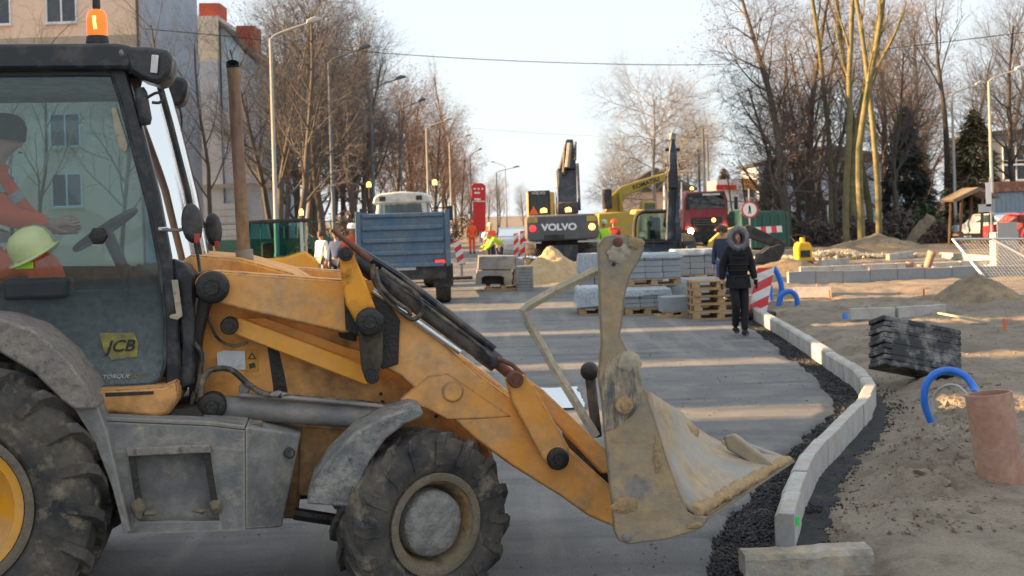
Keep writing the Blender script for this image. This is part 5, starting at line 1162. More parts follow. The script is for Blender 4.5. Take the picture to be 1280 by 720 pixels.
z1 = paver_pack(782,838,362,397,24.2,'grey paving blocks under film, lower pallet behind the loader bucket')[1]
paver_pack(724,781,360,398,24.6,'grey paving blocks with crumpled white film, lower pallet at the outer end', film=.4)
paver_pack(784,852,318,355,25.0,'grey paving blocks on the pallet stacked above the lower pallets', base=z1+.03, film=.10)
paver_pack(838,905,350,392,25.6,'paving blocks wrapped in pale film on the pallet behind the empty wooden pallets', 'paver_dark', film=.45)
z2 = paver_pack(846,898,352,388,27.4,'grey paving blocks on the hindmost lower pallet by the walking woman', film=.0)[1]
paver_pack(845,899,313,344,27.4,'grey paving blocks on the hindmost upper pallet by the walking woman', base=z2+.02, film=.12)
paver_pack(726,778,318,360,31,'grey paving blocks with loose white film near the sand pile', film=.5)
# loose concrete blocks beside them
T = empty('concrete_block', (W(845,392,23.4).x,23.4,0), R(3), 'light concrete block on a low wooden base next to the empty pallets', 'concrete block')
MB().box(-.26,.26,0,.5,.10,.40).build('block', 'paver_grey', T, bevel=.01); MB().box(-.35,.42,-.05,.5,0,.05).build('board', 'pallet_wood', T); MB().box(-.2,-.05,0,.4,.05,.098).build('support', 'pallet_wood', T); MB().box(.1,.25,0,.4,.05,.098).build('support', 'pallet_wood', T)

# concrete drainage troughs on pallets (left of the sand pile)
Yt = 33.5; pc = W(622,340,Yt); T = empty('concrete_trough', (pc.x,Yt,0), R(2), 'grey concrete drainage trough on a pallet with a second one laid on top', 'concrete trough')
qt = lambda a,b: (W(a,b,Yt).x-pc.x, W(a,b,Yt).z)
MB().prism([qt(597,337),qt(644,337),qt(644,320),qt(598,320)], 0, .9).build('upper_trough', 'concrete', T, bevel=.02)
MB().prism([qt(594,356),qt(602,356),qt(602,347),qt(607,345),qt(626,345),qt(630,347),qt(630,356),qt(640,356),qt(640,338),qt(596,338)], 0.02, .9).build('lower_trough', 'concrete', T, bevel=.015)
MB().prism([qt(602,356),qt(630,356),qt(630,345),qt(602,345)], .3, .9).build('recess', 'frame_dark', T)
MB().prism([qt(641,358),qt(655,358),qt(654,325),qt(645,322)], .1, .9).build('end_block', 'concrete', T, bevel=.02)
MB().box(qt(594,0)[0],qt(656,0)[0],0,.9,0,.06).build('board', 'pallet_wood', T)
for a in (596,615,634): MB().box(qt(a,0)[0],qt(a+6,0)[0],0,.9,.06,max(.10,qt(610,357.5)[1])).build('block', 'pallet_wood', T)
T = empty('slab_stack', (W(656,350,33).x,33,0), R(-3), 'stack of thin grey paving slabs beside the sand pile', 'slabs')
for i in range(8): MB().box(-.22,.22,0,.45,i*.085,i*.085+.078).build('slab', 'concrete', T, bevel=.008)

# heaps
def heap(name, px, py, Y, rx, ry, h, m, label, cat, sd=0, n=44, lean=0):
    c = W(px,py,Y); mb = MB()
    for j in range(n+1):
        for i in range(n+1):
            x = (i/n*2-1)*1.15; y = (j/n*2-1)*1.15; r_ = math.hypot(x,y); z = max(0,1-r_)**.85*h*(1+.3*fbm(x*2+sd,y*2,0,3)) + h*.16*fbm(x*5+sd,y*5,3,4)*max(0,1-r_*.8) + h*.07*fbm(x*14+sd,y*14,3,3)*max(0,1.05-r_)
            mb.v.append((x*rx+lean*z, y*ry, z-.03))
    mb.f = [(j*(n+1)+i, j*(n+1)+i+1, (j+1)*(n+1)+i+1, (j+1)*(n+1)+i) for j in range(n) for i in range(n)]
    o = mb.build(name, m, angle=180); o.location = (c.x,Y,0); return tag(o, label, cat)
heap('sand_pile', 690,340,36.5,1.25,1.0,1.15,'heap_sand','heap of yellow sand below the grey excavator','sand pile',2)
heap('dirt_mound', 1222,385,25.5,1.0,.8,.62,'heap_dirt','rounded mound of brown earth next to the leaning mesh fence','dirt mound',9)
heap('rubble_heap', 1045,330,47,1.9,.9,.42,'heap_sand','low heap of broken yellow rubble in front of the yellow compactor','rubble',5)
heap('root_mound', 1095,327,54,2.6,1.3,.75,'heap_dirt','mound of soil heaped around the feet of the two yellow trunks','dirt mound',14)
heap('brush_pile', 1160,290,62,1.2,.8,1.5,'heap_dirt','dark round pile of brushwood by the lamp post','brush pile',20)
heap('dirt_mound', 985,345,38,1.6,.7,.5,'heap_dirt','small mound of dug earth behind the blue pipe loops','dirt mound',33)
sb = MB(); 
for i in range(160):
    a = Vector(rng.normal(size=3)*(.5,.3,.14)); b = a+Vector(rng.normal(size=3)*(.16,.12,.05)); c3 = a+Vector(rng.normal(size=3)*(.1,.16,.05)); sb.add([a,b,c3],[(0,1,2)])
P_ = []
for _ in range(420):
    x, y = rng.normal(0,1.3), rng.normal(0,.55); P_.append((W(1040,330,46.5).x+x, 46.5+y, .06+.22*math.exp(-x*x-y*y), rng.uniform(.04,.15)))
M('rubble_stone', (.50,.42,.30), .9, .3, 2); stones('rubble_stones', P_, 'rubble_stone', 'loose pale rubble stones spread before the compactor', 'rubble')

# crumpled sheets and sacks
def sheet(px, py, Y, w_, d, m, label, cat, name, z=.02, amp=.05, sd=0, rz=0):
    mb = MB(); n = 22
    for j in range(n):
        for i in range(n):
            x = (i/(n-1)-.5)*w_; y = (j/(n-1)-.5)*d; e = fbm(x*3+sd,y*3,1,3); mb.v.append((x+.05*e, y+.05*fbm(x*3,y*3+sd,5,3), z+amp*abs(fbm(x*4+sd,y*4,2,4))*2))
    mb.f = [(j*n+i, j*n+i+1, (j+1)*n+i+1, (j+1)*n+i) for j in range(n-1) for i in range(n-1)]
    o = mb.build(name, m, angle=50); c = W(px,py,Y); o.location = (c.x,Y,0); o.rotation_euler = (0,0,rz); tag(o,label,cat)
sheet(685,492,13.6,.75,1.5,'plastic_white','crumpled pale plastic sheet lying on the road behind the loader arm','plastic sheet','plastic_sheet',sd=4,amp=.03)
sheet(668,330,37.2,1.0,.8,'plastic_white','white sack lying open on top of the sand pile','sack','sand_sack',z=.72,amp=.12,sd=7)
sheet(1242,342,37,.8,.6,'plastic_white','crumpled white plastic bag on the ground beside the grey cabinet','plastic bag','plastic_bag',amp=.2,sd=11)

# striped boards
def stripe_board(pts, Y, label, n=5, base_z=0., thick=.03, foot=True, horizontal=False):
    # pts: pixel corners tl, tr, br, bl
    P = [W(a,b,Y) for a,b in pts]; c = (P[2]+P[3])/2; T = empty('barrier_board', (c.x,Y,0), 0, label, 'barrier board')
    tl,tr,br,bl = [p-Vector((c.x,Y,0)) for p in P]; sk = .55/n
    ts = [i/n for i in range(n+1)]
    for i in range(-1,n+1):
        def cl(v): return max(0,min(1,v))
        if horizontal:
            a0, a1 = i/n, (i+1)/n
            if a0 < 0 or a1 > 1: continue
            q = [tl.lerp(tr,a0), tl.lerp(tr,a1), bl.lerp(br,a1), bl.lerp(br,a0)]
        else:
            l0,l1,r0,r1 = cl((i+.6)/n),cl((i+1.6)/n),cl(i/n-.05),cl((i+1)/n-.05)
            q = [tl.lerp(bl,l0), tr.lerp(br,r0), tr.lerp(br,r1), tl.lerp(bl,l1)]
            if (q[0]-q[3]).length < .01 and (q[1]-q[2]).length < .01: continue
        slab(MB(), q[::-1], (0,thick,0)).build('stripe', 'stripe_red' if i%2 else 'stripe_white', T)
    if foot:
        m0 = (bl+br)/2; MB().box(m0.x-.04,m0.x+.04,.035,.07,.06,(tl.z+bl.z)/2).build('post','steel_galv',T); MB().box(m0.x-.35,m0.x+.35,-.18,.22,0,.10).build('foot','rubber_clean',T, bevel=.02)
    return T
stripe_board([(947,335),(968,334),(957,397),(934,398)], 23.0, 'red and white striped board leaning beside the walking woman', 5)
stripe_board([(566,301),(575,300),(582,330),(572,331)], 40, 'red and white striped board standing beside the blue trailer', 5)
stripe_board([(642,292),(648,291),(648,322),(642,322)], 42, 'red and white striped board next to the grey excavator, the slimmer one', 5)
stripe_board([(650,289),(658,288),(658,322),(650,322)], 43, 'red and white striped board touching the grey excavator rear', 5)
stripe_board([(944,284),(977,282),(978,290),(945,292)], 52, 'horizontal red and white barrier plank below the round sign', 5, horizontal=True)

# no pedestrians sign
Ys = 51; sc = W(937,262,Ys); T = empty('round_sign', (sc.x,Ys,0), 0, 'round white sign with red rim and black walking figure on a post', 'road sign')
sg = MB().lathe([(.001,0),(.36,0),(.36,.02),(.001,.02)], c=(0,0,sc.z), axis=(0,-1,0), n=32).build('sign_plate','sign_white',T)
MB().lathe([(.29,.021),(.36,.021),(.36,.026),(.29,.026),(.29,.021)], c=(0,0,sc.z), axis=(0,-1,0), n=32).build('rim','sign_red',sg)
fg = MB(); zc_ = sc.z
fg.lathe([(.001,.022),(.035,.022),(.035,.03),(.001,.03)], c=(0,0,zc_+.14), axis=(0,-1,0), n=12)
fg.prism([(-.05,.1+zc_),(.05,.1+zc_),(.04,-.03+zc_),(.06,-.17+zc_),(.03,-.18+zc_),(0,-.06+zc_),(-.04,-.18+zc_),(-.07,-.17+zc_),(-.03,-.02+zc_)], -.03, -.022); fg.build('walking_figure','soot',sg)
MB().tube([(0,.04,0),(0,.04,sc.z+.9)], .035, 8).build('post','steel_galv',T)

# yellow rammer / compactor
cx_, cy_ = G(1004,330); T = empty('plate_compactor', (cx_,cy_,0), R(10), 'small yellow plate compactor standing by the rubble', 'compactor')
MB().box(-.28,.28,-.3,.3,0,.08).build('plate','frame_dark',T,bevel=.02); MB().prism([(-.26,.1),(.26,.1),(.3,.3),(.28,.62),(.18,.78),(-.2,.80),(-.28,.6)],-.22,.22).build('body','compactor_yellow',T,bevel=.05)
MB().box(-.18,.18,-.24,-.22,.25,.5).build('engine_grille','frame_dark',T); MB().tube([(-.2,.1,.75),(-.36,.2,1.0),(-.1,.2,1.06),(.15,.1,.98)], .025, 6).build('handle','frame_dark',T)
MB().tube([(0,0,.78),(0,0,.95)],.09,10).build('filter','compactor_yellow',T)

# blue pipes, clay pipes
def pipe_curve(name, pts, r, m, label, cat, group=None, n=10, k=6):
    P = spline([Vector(p) for p in pts], k); c = Vector((P[0].x,P[0].y,0)); o = MB().tube([p-c for p in P], r, n).build(name, m, angle=60); o.location = c; return tag(o,label,cat,group)
def pw(l): return [W(a,b,Y) for a,b,Y in l]
pipe_curve('blue_pipe', pw([(1164,527,10.6),(1156,505,10.6),(1157,483,10.6),(1168,468,10.6),(1187,463,10.6),(1206,470,10.5),(1217,484,10.4),(1219,492,10.3)]), .033, 'pipe_blue', 'thick bright blue pipe bent in an arch beside the clay pipe', 'pipe', n=14)
pipe_curve('grey_cable', pw([(1166,514,10.5),(1168,495,10.5),(1180,483,10.4),(1196,482,10.3),(1209,493,10.2)]), .012, 'cable_grey', 'thin grey cable arching inside the blue pipe bend', 'cable')
pipe_curve('blue_pipe', pw([(1056,393,22.3),(1061,408,22.1),(1064,421,22.0)]), .055, 'pipe_blue', 'short blue pipe stub sticking up at the kerb slabs', 'pipe')
pipe_curve('blue_pipe', pw([(967,334,26),(974,347,26),(977,362,26),(974,380,26)]), .06, 'pipe_blue', 'blue pipe rising beside the striped board, the straighter one', 'pipe')
pipe_curve('blue_pipe', pw([(973,385,25.5),(976,370,25.5),(986,364,25.5),(995,370,25.5),(997,386,25.5)]), .055, 'pipe_blue', 'blue pipe bent in a small hoop near the striped board', 'pipe')
pipe_curve('blue_pipe', pw([(962,356,27),(963,378,27)]), .06, 'pipe_blue', 'blue pipe partly hidden by the striped board', 'pipe')
pipe_curve('blue_pipe', pw([(1183,363,30.5),(1189,360,30.5),(1193,364,30.5)]), .06, 'pipe_blue', 'small end of blue pipe in front of the earth mound', 'pipe')
bx_, by_ = G(1252,604); T = empty('clay_pipe', (bx_,by_,0), 0, 'wide upright reddish clay coloured pipe stuck in the dirt', 'pipe')
ax_ = (W(1240,492,by_)-W(1254,604,by_)); L_p = ax_.length; rp_ = .168
MB().lathe([(rp_*.96,-.06),(rp_,.0),(rp_,L_p),(rp_-.018,L_p),(rp_-.020,0)], axis=ax_+Vector((0,.04,0)), n=40).build('pipe_wall','pipe_clay',T)
def clay(px, pb, pt, ptx, Y, r, label):
    b = W(px,pb,Y); t = W(ptx,pt,Y); o = MB().lathe([(r,0),(r,(t-b).length),(r*1.15,(t-b).length),(r*1.15,(t-b).length+.1),(r*.85,(t-b).length+.1),(r*.85,0)], axis=(t-b), n=20).build('clay_pipe','pipe_clay'); o.location = b; return tag(o,label,'pipe')
clay(1155,346,319,1164,33.5,.105,'slanting orange clay pipe leaning above the far kerb line'); clay(1136,345,332,1137,33.6,.10,'short upright orange pipe stub, first of the far group'); clay(1151,345,335,1151,34.2,.09,'low orange pipe stub beside the slanting one'); clay(1168,344,338,1169,34.4,.13,'wide low orange pipe stub past the slanting one')
sheet(1150,335,34.6,.9,.5,'plastic_white','white plastic scrap lying behind the orange pipe stubs','plastic scrap','plastic_scrap',amp=.12,sd=3)

# kerb slabs, laths, stakes
def lone_kerb(pa, pb, Ya, Yb, label, h=.24, w_=.15, group=None, m='kerb_concrete'):
    a = W(*pa,Ya); b = W(*pb,Yb); o = kerb_stone((a.x,Ya),(b.x,Yb), w_, 0, h, m, None, 'kerb_slab'); return tag(o,label,'kerb slab',group)
lone_kerb((1062,400),(1118,400),21.9,21.9,'concrete kerb slab lying flat by the blue pipe stub',.20); lone_kerb((1120,400),(1180,400),21.9,22.2,'concrete kerb slab lying end to end toward the wooden lath',.20)
lone_kerb((992,378),(1040,378),27.5,27.3,'short concrete kerb slab lying among the blue pipes',.24,.3)
far = empty('far_kerb', (0,0,0)); tag(far, kind='structure')
for i in range(9):
    a = W(985+i*34,360,32.6+.02*i); b = W(985+(i+1)*34,360,32.6+.02*(i+1)); kerb_stone((a.x,a.y),(b.x,b.y),.2,-.05,.30+rng.normal(0,.012),'paver_grey',far)
for i in range(7):
    a = W(1000+i*40,350,37+.02*i); b = W(1000+(i+1)*40,350,37+.02*(i+1)); kerb_stone((a.x,a.y),(b.x,b.y),.2,-.05,.22+rng.normal(0,.012),'kerb_concrete',far)
pl = W(1085,335,43)
for k_, (p1,p2,Ya,Yb,l) in enumerate(((1025,1060,41,42,'pale kerb slab lying near the rubble'),(1110,1140,44,46,'pale kerb slab lying below the yellow trunks'),(1180,1245,44,40,'pale kerb slabs bordering the sandy path'))):
    lone_kerb((p1,335),(p2,335),Ya,Yb,l,.22)
lath = MB().box(0,1.15,-.03,.03,.02,.045).build('wooden_lath','pale_wood'); a = W(1174,405,21.3); b = W(1246,415,19.9); lath.location = (a.x,21.3,.09); lath.rotation_euler = (0,R(3),math.atan2(b.y-a.y,b.x-a.x)); tag(lath,'thin pale wooden lath lying on the dirt by the kerb slabs','lath')
for px_,py_,lb in ((1256,413,'orange survey stake beside the wooden lath'),(1022,365,'orange survey stake near the far kerb, outer one'),(1037,373,'orange survey stake by the short kerb slab'),(1155,372,'orange survey stake standing in front of the orange pipes'),(1087,342,'orange survey stake at the end of the far kerb')):
    x, y = G(px_,py_); o = MB().box(-.014,.014,-.014,.014,-.05,.19).build('survey_stake','marker_orange'); o.location = (x,y,0); o.rotation_euler=(R(4),R(-5),.4); tag(o,lb,'stake')
# broken kerb block in the foreground
x0, y0 = G(932,716); x1, y1 = G(1098,716); T = MB(); n = 15
for i in range(n):
    x = i/(n-1)*(x1-x0)
    for j,(yy,z) in enumerate(((0,-.04),(0,.075),(.02,.105),(.16,.11),(.19,.085),(.19,-.04))):
        brk = fbm(x*6,j*1.3,3,3); q = .9 if i < n*.55 else 1.0
        T.v.append((x+.02*brk*(1 if i in (0,n-1) else .2), yy+(.012 if q<1 else .005)*fbm(x*15,j,7,2), (z*q if z>0 else z)+(.02 if q<1 else .006)*fbm(x*12,yy*9,2,3)))
for i in range(n-1):
    for j in range(6): T.f.append((i*6+j,i*6+(j+1)%6,(i+1)*6+(j+1)%6,(i+1)*6+j)[::-1])
T.f += [tuple(range(6)), tuple(range(n*6-1,n*6-7,-1))]
o = T.build('broken_kerb','kerb_old',angle=30); o.location = (x0,y0,0); o.rotation_euler = (0,0,R(1)); tag(o,'chipped old kerb block stained with mud lying across the kerb end','kerb block')

# black ribbed plastic slab stack, tipped
c = W(1147,448,14.2); T = empty('ribbed_crate', (c.x,14.2,.36), 0, 'tipped black ribbed plastic crate streaked with dried mud', 'crate')
T.rotation_euler = (R(-18),R(13),R(14))
for i in range(9): MB().box(-.56+.02*(i%2),.50,-.16+.012*rng.random(),.16,-.30+i*.0667,-.30+i*.0667+.060).build('rib_layer','black_box',T,bevel=.012)
MB().box(-.44,.47,-.150,.150,-.295,.295).build('face_panel','black_box',T,bevel=.004)

# leaning mesh fence
a = W(1250,391,26.2); b = W(1191,299,27.6); v = b-a; T = empty('mesh_fence', (a.x,a.y,a.z*0), 0, 'wire mesh fence panel in a steel tube frame leaning over sideways', 'fence panel')
v = Vector((b.x-a.x,b.y-a.y,b.z)); r_ = Vector((3.4,-.15,-.1))
for p,q in ((Vector((0,0,0)),v),(v,v+r_),(r_+Vector((0,0,.1)),v+r_),(Vector((0,0,0)),r_+Vector((0,0,.1))),(v+r_*.26,r_*.62)): MB().tube([p,q],.03,8).build('frame_tube','steel_galv',T)
ms = MB()
for i in range(1,44): ms.tube([r_*(i/44), v+r_*(i/44)], .004, 3, False)
for i in range(1,20): ms.tube([v*(i/20), v*(i/20)+r_], .004, 3, False)
tag(ms.build('wire_mesh','steel_galv',T), kind='stuff')

# right background: cabinet, sign back, shelter, shed, house
c = W(1262,353,36.5); T = empty('utility_cabinet',(c.x,36.5,0),R(8),'tall grey utility cabinet standing at the edge of the site','cabinet'); MB().box(-.42,.35,0,.35,0,W(1262,290,36.5).z).build('housing','cabinet_grey',T,bevel=.02); MB().box(-.36,.29,-.015,0,.15,1.4).build('door','cabinet_grey',T,bevel=.005)
c = W(1240,300,52); T = empty('sign_post',(c.x,52,0),0,'thin post carrying two blank pale sign plates seen from behind','sign'); 
MB().tube([(0,0,0),(0,0,W(1236,222,52).z)],.04,8).build('post','steel_galv',T); MB().box(-.22,.02,-.05,-.03,W(1236,258,52).z,W(1236,228,52).z).build('plate','sign_white',T); MB().box(-.55,.0,-.05,-.03,W(1236,265,52).z,W(1236,255,52).z).build('plate','plate_white',T)
M('corrugated', (.24,.30,.36), .6, .1, 3, dirt=(.3,.28,.25), damt=.2, ds=3); M('rusty_roof', (.25,.095,.06), .8, .2, 3, dirt=(.45,.3,.2), damt=.35, ds=4); M('shelter_roof', (.20,.155,.11), .9, .25, 4); M('shelter_wood', (.16,.10,.06), .85, .2, 5)
Yd = 64; a = W(1238,300,Yd); T = empty('shed',(a.x,Yd,0),R(0),'blue grey corrugated metal shed with rusty roof edge','shed')
zt = W(1260,240,Yd).z; cr = MB(); n = 60; pts = [(i*.12, .025*(1 if i%2 else -1)) for i in range(n)]
cr.v = [(x,y,0) for x,y in pts]+[(x,y,zt) for x,y in pts]; cr.f = [(i,i+1,n+i+1,n+i) for i in range(n-1)]; cr.build('corrugated_wall','corrugated',T,smooth=False)
MB().box(-.15,7.3,-.12,4,zt,zt+.55).build('roof','rusty_roof',T,bevel=.03); MB().box(0,7.1,.05,3.9,0,zt-.01).build('inner_wall','frame_dark',T)
Yq = 57; a = W(1218,290,Yq); T = empty('wooden_shelter',(a.x,Yq,0),0,'small open wooden shelter with pitched roof in front of the shed','shelter')
zt = W(1218,246,Yq).z
for x_ in (-.55,.45):
    for y_ in (0,1.4): MB().tube([(x_-.15,y_,0),(x_,y_,zt)],.07,6).build('post','shelter_wood',T)
MB().prism([(-1.0,zt-.1),(-.9,zt-.2),(.2,zt+.28),(1.1,zt-.12),(1.15,zt),(.2,zt+.45)],-.3,1.8).build('roof','shelter_roof',T); MB().box(-.6,.6,.4,1.2,.4,.5).build('bench','shelter_wood',T)
M('wall_grey', (.36,.36,.37), .85, .1, 2); M('wall_cream', (.66,.61,.50), .85, .08, 2); M('wall_peach', (.76,.56,.42), .85, .06, 1.5, bump=.1); M('wall_shade_bluegrey', (.36,.42,.50), .85, .1, 1.2, dirt=(.27,.32,.39), damt=.35, ds=.8, dsoft=.2)
M('wall_pale', (.48,.60,.74), .85, .08, 1.2, dirt=(.40,.48,.56), damt=.3, ds=.8, dsoft=.2); M('wall_sky', (.36,.52,.66), .85, .08, 1.2); M('brick_red', (.50,.10,.055), .85, .15, 6); M('roof_dark', (.09,.085,.085), .8, .2, 3); M('window_frame', (.68,.70,.72), .5, .05); M('win_dark', (.05,.065,.08), .25, .3, 3, bump=0); M('wall_band', (.40,.33,.26), .85, .1, 2)
def building(loc, rz, label, wd, dp, ht, m, side=None, roof=1.6, rows=(), cols=(), wsz=(1.5,1.5), gable=False, name='apartment_building', chim=()):
    T = empty(name, loc, rz, label, 'building')
    MB().box(0,wd,0,dp,0,ht).build('wall', m, T)
    if side: MB().box(wd,wd+.05,.02,dp,0,ht).build('side_wall', side, T)
    if roof: MB().prism([(-.3,ht),(wd+.3,ht),(wd+.3,ht+.2),(wd/2,ht+roof),(-.3,ht+.2)], -.3, dp+.3, None).build('roof','roof_dark',T) if not gable else MB().prism([(-.3,ht),(dp+.3,ht),(dp+.3,ht+.15),(dp/2,ht+roof),(-.3,ht+.15)], -.3, wd+.3, Matrix(((0,1,0,0),(1,0,0,0),(0,0,1,0),(0,0,0,1)))).build('roof','roof_dark',T)
    for z in rows:
        for x in cols:
            w_ = MB().box(x-wsz[0]/2,x+wsz[0]/2,-.03,.02,z,z+wsz[1]).build('window','win_dark',T)
            f = MB(); a,b = wsz[0]/2, wsz[1]
            f.box(x-a-.07,x-a,-.08,-.0,z-.06,z+b+.06); f.box(x+a,x+a+.07,-.08,0,z-.06,z+b+.06); f.box(x-a,x+a,-.08,0,z-.06,z); f.box(x-a,x+a,-.08,0,z+b,z+b+.06); f.box(x-.04,x+.04,-.075,0,z,z+b); f.build('frame','window_frame',w_)
            MB().box(x-a-.12,x+a+.12,-.18,0,z-.14,z-.062).build('sill','window_frame',w_)
    for x,y,w_,h in chim: MB().box(x,x+w_,y,y+w_*.8,ht-.5,ht+h).build('chimney','brick_red',T)
    return T
# peach apartment block behind the cab
Yp = 60; xr = W(176,60,Yp).x
zw = W(80,27,Yp).z
T = building((xr-24,Yp,0),0,'peach apartment block with white framed windows behind the loader cab',24,11,16.5,'wall_peach','wall_shade_bluegrey',2.2,(zw-9.2,zw-6.2,zw-3.1,zw,zw+3.1),(24-2.2-1.7,24-7.2,24-11.2,24-15.5),(1.4,1.55),True)  # blue-grey side wall: the shade on that face is put into its colour
for z in (zw-3.1,zw): MB().box(0,24,-.012,.0,z+1.75,z+2.35).build('band','wall_band',T)
MB().tube([(23.9,-.08,0),(23.9,-.08,16.4)],.07,8).build('drain_pipe','roof_dark',T)
Yq = 76; xl = W(246,60,Yq).x; T = empty('town_house',(xl,Yq,0),0,'pale stepped gable house with red brick chimneys beyond the peach block','building')
qh = lambda a,b: (W(a,b,Yq).x-xl, W(a,b,Yq).z)
MB().prism([(0,0),(qh(272,0)[0],0),qh(272,76),qh(246,76)],0,9).build('wall','wall_pale',T); MB().prism([qh(246,76),qh(272,76),qh(273,20),qh(246,20)],0,9).build('upper_wall','wall_cream',T); MB().prism([qh(246,21),qh(272,20),qh(272,2),qh(246,2)],.5,2.5).build('chimney','brick_red',T)
MB().prism([(qh(272,0)[0],0),(qh(335,0)[0],0),qh(335,88),qh(305,66),qh(274,28)],.3,9).build('side_wall','wall_sky',T); MB().prism([qh(273,25),qh(336,85),qh(336,89),qh(273,30)],0,9).build('roof','roof_dark',T); MB().prism([qh(286,52),qh(310,66),qh(310,26),qh(286,26)],2,4).build('chimney','brick_red',T)
MB().prism([(qh(275,0)[0],0),(qh(320,0)[0],0),qh(320,100),qh(292,80),qh(292,140),qh(275,140)],.26,.3).build('plaster_patch','wall_pale',T)
MB().box(-.2,qh(340,0)[0],-.3,0,qh(250,236)[1],qh(250,231)[1]).build('ledge','wall_grey',T)
for k_ in range(8): MB().box(-.2,qh(300,0)[0],-.12,-.05,.05+k_*.42,.05+k_*.42+.39).build('panel','wall_pale',T)
# house behind the conifers at right, shop behind the red truck, pink house far
Yh = 85; a = W(1228,250,Yh); building((a.x,Yh,0),R(-4),'grey rendered house with dark windows above the corrugated shed',11,8,W(1260,168,Yh).z,'wall_grey',None,.5,(W(1262,235,Yh).z+.6,W(1262,205,Yh).z),(2.4,5.2,8.2),(1.7,1.3),name='house')
Yk = 100; a = W(1010,270,Yk); building((a.x-4,Yk,0),0,'white house showing between the bare trunks at right',12,8,W(1020,205,Yk).z,'wall_pale',None,1.6,(1.2,),(2,5,8),(1.2,1.3),name='house')
Ye = 95; a = W(897,270,Ye); T = empty('shop',(a.x,Ye,0),0,'white kiosk with red sign board and yellow fascia behind the red truck','shop'); qe = lambda p,b: (W(p,b,Ye).x-a.x, W(p,b,Ye).z)
MB().prism([(0,0),(qe(927,0)[0],0),qe(926,223),qe(896,225)],0,5).build('wall','sign_white',T); MB().prism([(qe(927,0)[0],0),(qe(946,0)[0],0),qe(946,238),qe(927,237)],.3,5).build('annex_wall','plate_white',T); MB().prism([qe(927,237),qe(946,238),qe(948,224),qe(927,223)],.1,5).build('fascia','clean_yellow',T); MB().prism([qe(927,246),qe(943,246),qe(943,238),qe(927,237)],.25,.3).build('window','win_dark',T)
MB().prism([qe(895,237),qe(920,237),qe(920,231),qe(895,231)],-.2,0).build('sign_board','sign_red',T)
for p_ in (908,926): MB().tube([(qe(p_,0)[0],-.5,0),(qe(p_,222)[0],-.5,qe(p_,222)[1])],.07,6).build('column','frame_dark',T)
Yf_ = 120; a = W(775,270,Yf_); building((a.x,Yf_,0),R(0),'pinkish house far behind the arched excavator boom',7.5,8,W(800,240,Yf_).z,'wall_peach',None,2.4,(2.5,),(5.2,),(.9,1.2),name='house')
# skip
Yg = 58; a = W(928,290,Yg); T = empty('green_container',(a.x,Yg,0),0,'dark green waste container behind the striped plank','container'); qg = lambda p,b: (W(p,b,Yg).x-a.x, W(p,b,Yg).z)
MB().prism([(0,.1),(qg(975,0)[0],.1),qg(981,263),qg(926,264)],0,1.8).build('tub','skip_green',T,bevel=.03)
for p_ in (936,946,956,966,976): MB().box(qg(p_,0)[0]-.05,qg(p_,0)[0]+.05,-.06,0,.15,qg(950,266)[1]).build('rib','skip_green',T)
Yg = 75; a = W(921,290,Yg); T = empty('recycling_bin',(a.x,Yg,0),0,'green recycling bin standing under the white kiosk','bin'); MB().prism([(-.5,0),(.9,0),(1,1.6),(.7,1.9),(-.4,1.9),(-.6,1.6)],0,1).build('body','skip_green',T,bevel=.05)
# red price pylon
Yr = 95; a = W(598,280,Yr); T = empty('price_pylon',(a.x,Yr,0),0,'tall red fuel price pylon at the end of the street','pylon'); qr = lambda p,b: (W(p,b,Yr).x-a.x, W(p,b,Yr).z)
MB().prism([qr(591,290),qr(607,290),qr(607,252),qr(591,252)],0,.5).build('pillar','sign_red',T,bevel=.03); MB().prism([qr(589,251),qr(607,251),qr(607,232),qr(603,229),qr(592,229),qr(589,233)],-.1,.6).build('head','sign_red',T,bevel=.05)
for k_,(p_,b_,l_) in enumerate(((592,235,3),(597,235,2.4),(602,235,2),(593,240,7),(593,248,8))): MB().prism([qr(p_,b_),qr(p_+l_,b_),qr(p_+l_,b_+2.2),qr(p_,b_+2.2)],-.13,-.1).build('marking','white_text',T)
MB().box(qr(590,0)[0],qr(608,0)[0],0,.5,0,qr(598,290)[1]).build('base','plate_white',T)

# green fence at the left
Yv = 44; a = W(268,300,Yv); T = empty('green_fence',(a.x,Yv,0),R(4),'long dark green panel fence along the pavement at left','fence')
zt = 2.15
for i in range(9):
    MB().tube([(i*.85,0,0),(i*.85,0,zt)],.03,6).build('post','fence_green',T)
    if i < 8: MB().box(i*.85+.035,i*.85+.815,-.01,.01,.15,1.5).build('panel','fence_green',T); MB().tube([(i*.85,0,zt-.08),(i*.85+.85,0,zt-.08)],.02,6).build('rail','fence_green',T)
# hedge low greenery along fence
# ------------------------------------------------------------------ lamps and cable
M('pole_grey', (.30,.31,.31), .6, .12, 3, dirt=(.4,.36,.28), damt=.3, ds=2); M('pole_dark', (.09,.11,.13), .6, .12, 3)
def lamp(bx, hx, hy, Y, m, label, group=None, r=.09):
    b = W(bx,hy+22,Y); h = W(hx,hy,Y); T = empty('street_lamp',(b.x,Y,0),0,label,'street lamp',group); d = h.x-b.x; sg_ = 1 if d > 0 else -1
    MB().tube([(0,0,0),(0,0,.9),(0,0,.95),(0,0,h.z-.55)],[r*1.5,r*1.4,r,r*.6],8).build('pole',m,T)
    MB().tube(spline([Vector((0,0,h.z-.6)),Vector((d*.12,0,h.z-.42)),Vector((d*.5,0,h.z-.2)),Vector((d*.85,0,h.z-.03))],4),r*.42,6).build('arm',m,T)
    MB().prism([(d*.78,h.z-.08),(d*1.1,h.z+.03),(d*1.12,h.z+.12),(d*.95,h.z+.17),(d*.8,h.z+.06)],-.14,.14).build('lantern','plate_white' if m=='pole_grey' else 'pole_dark',T,bevel=.03)
    return T
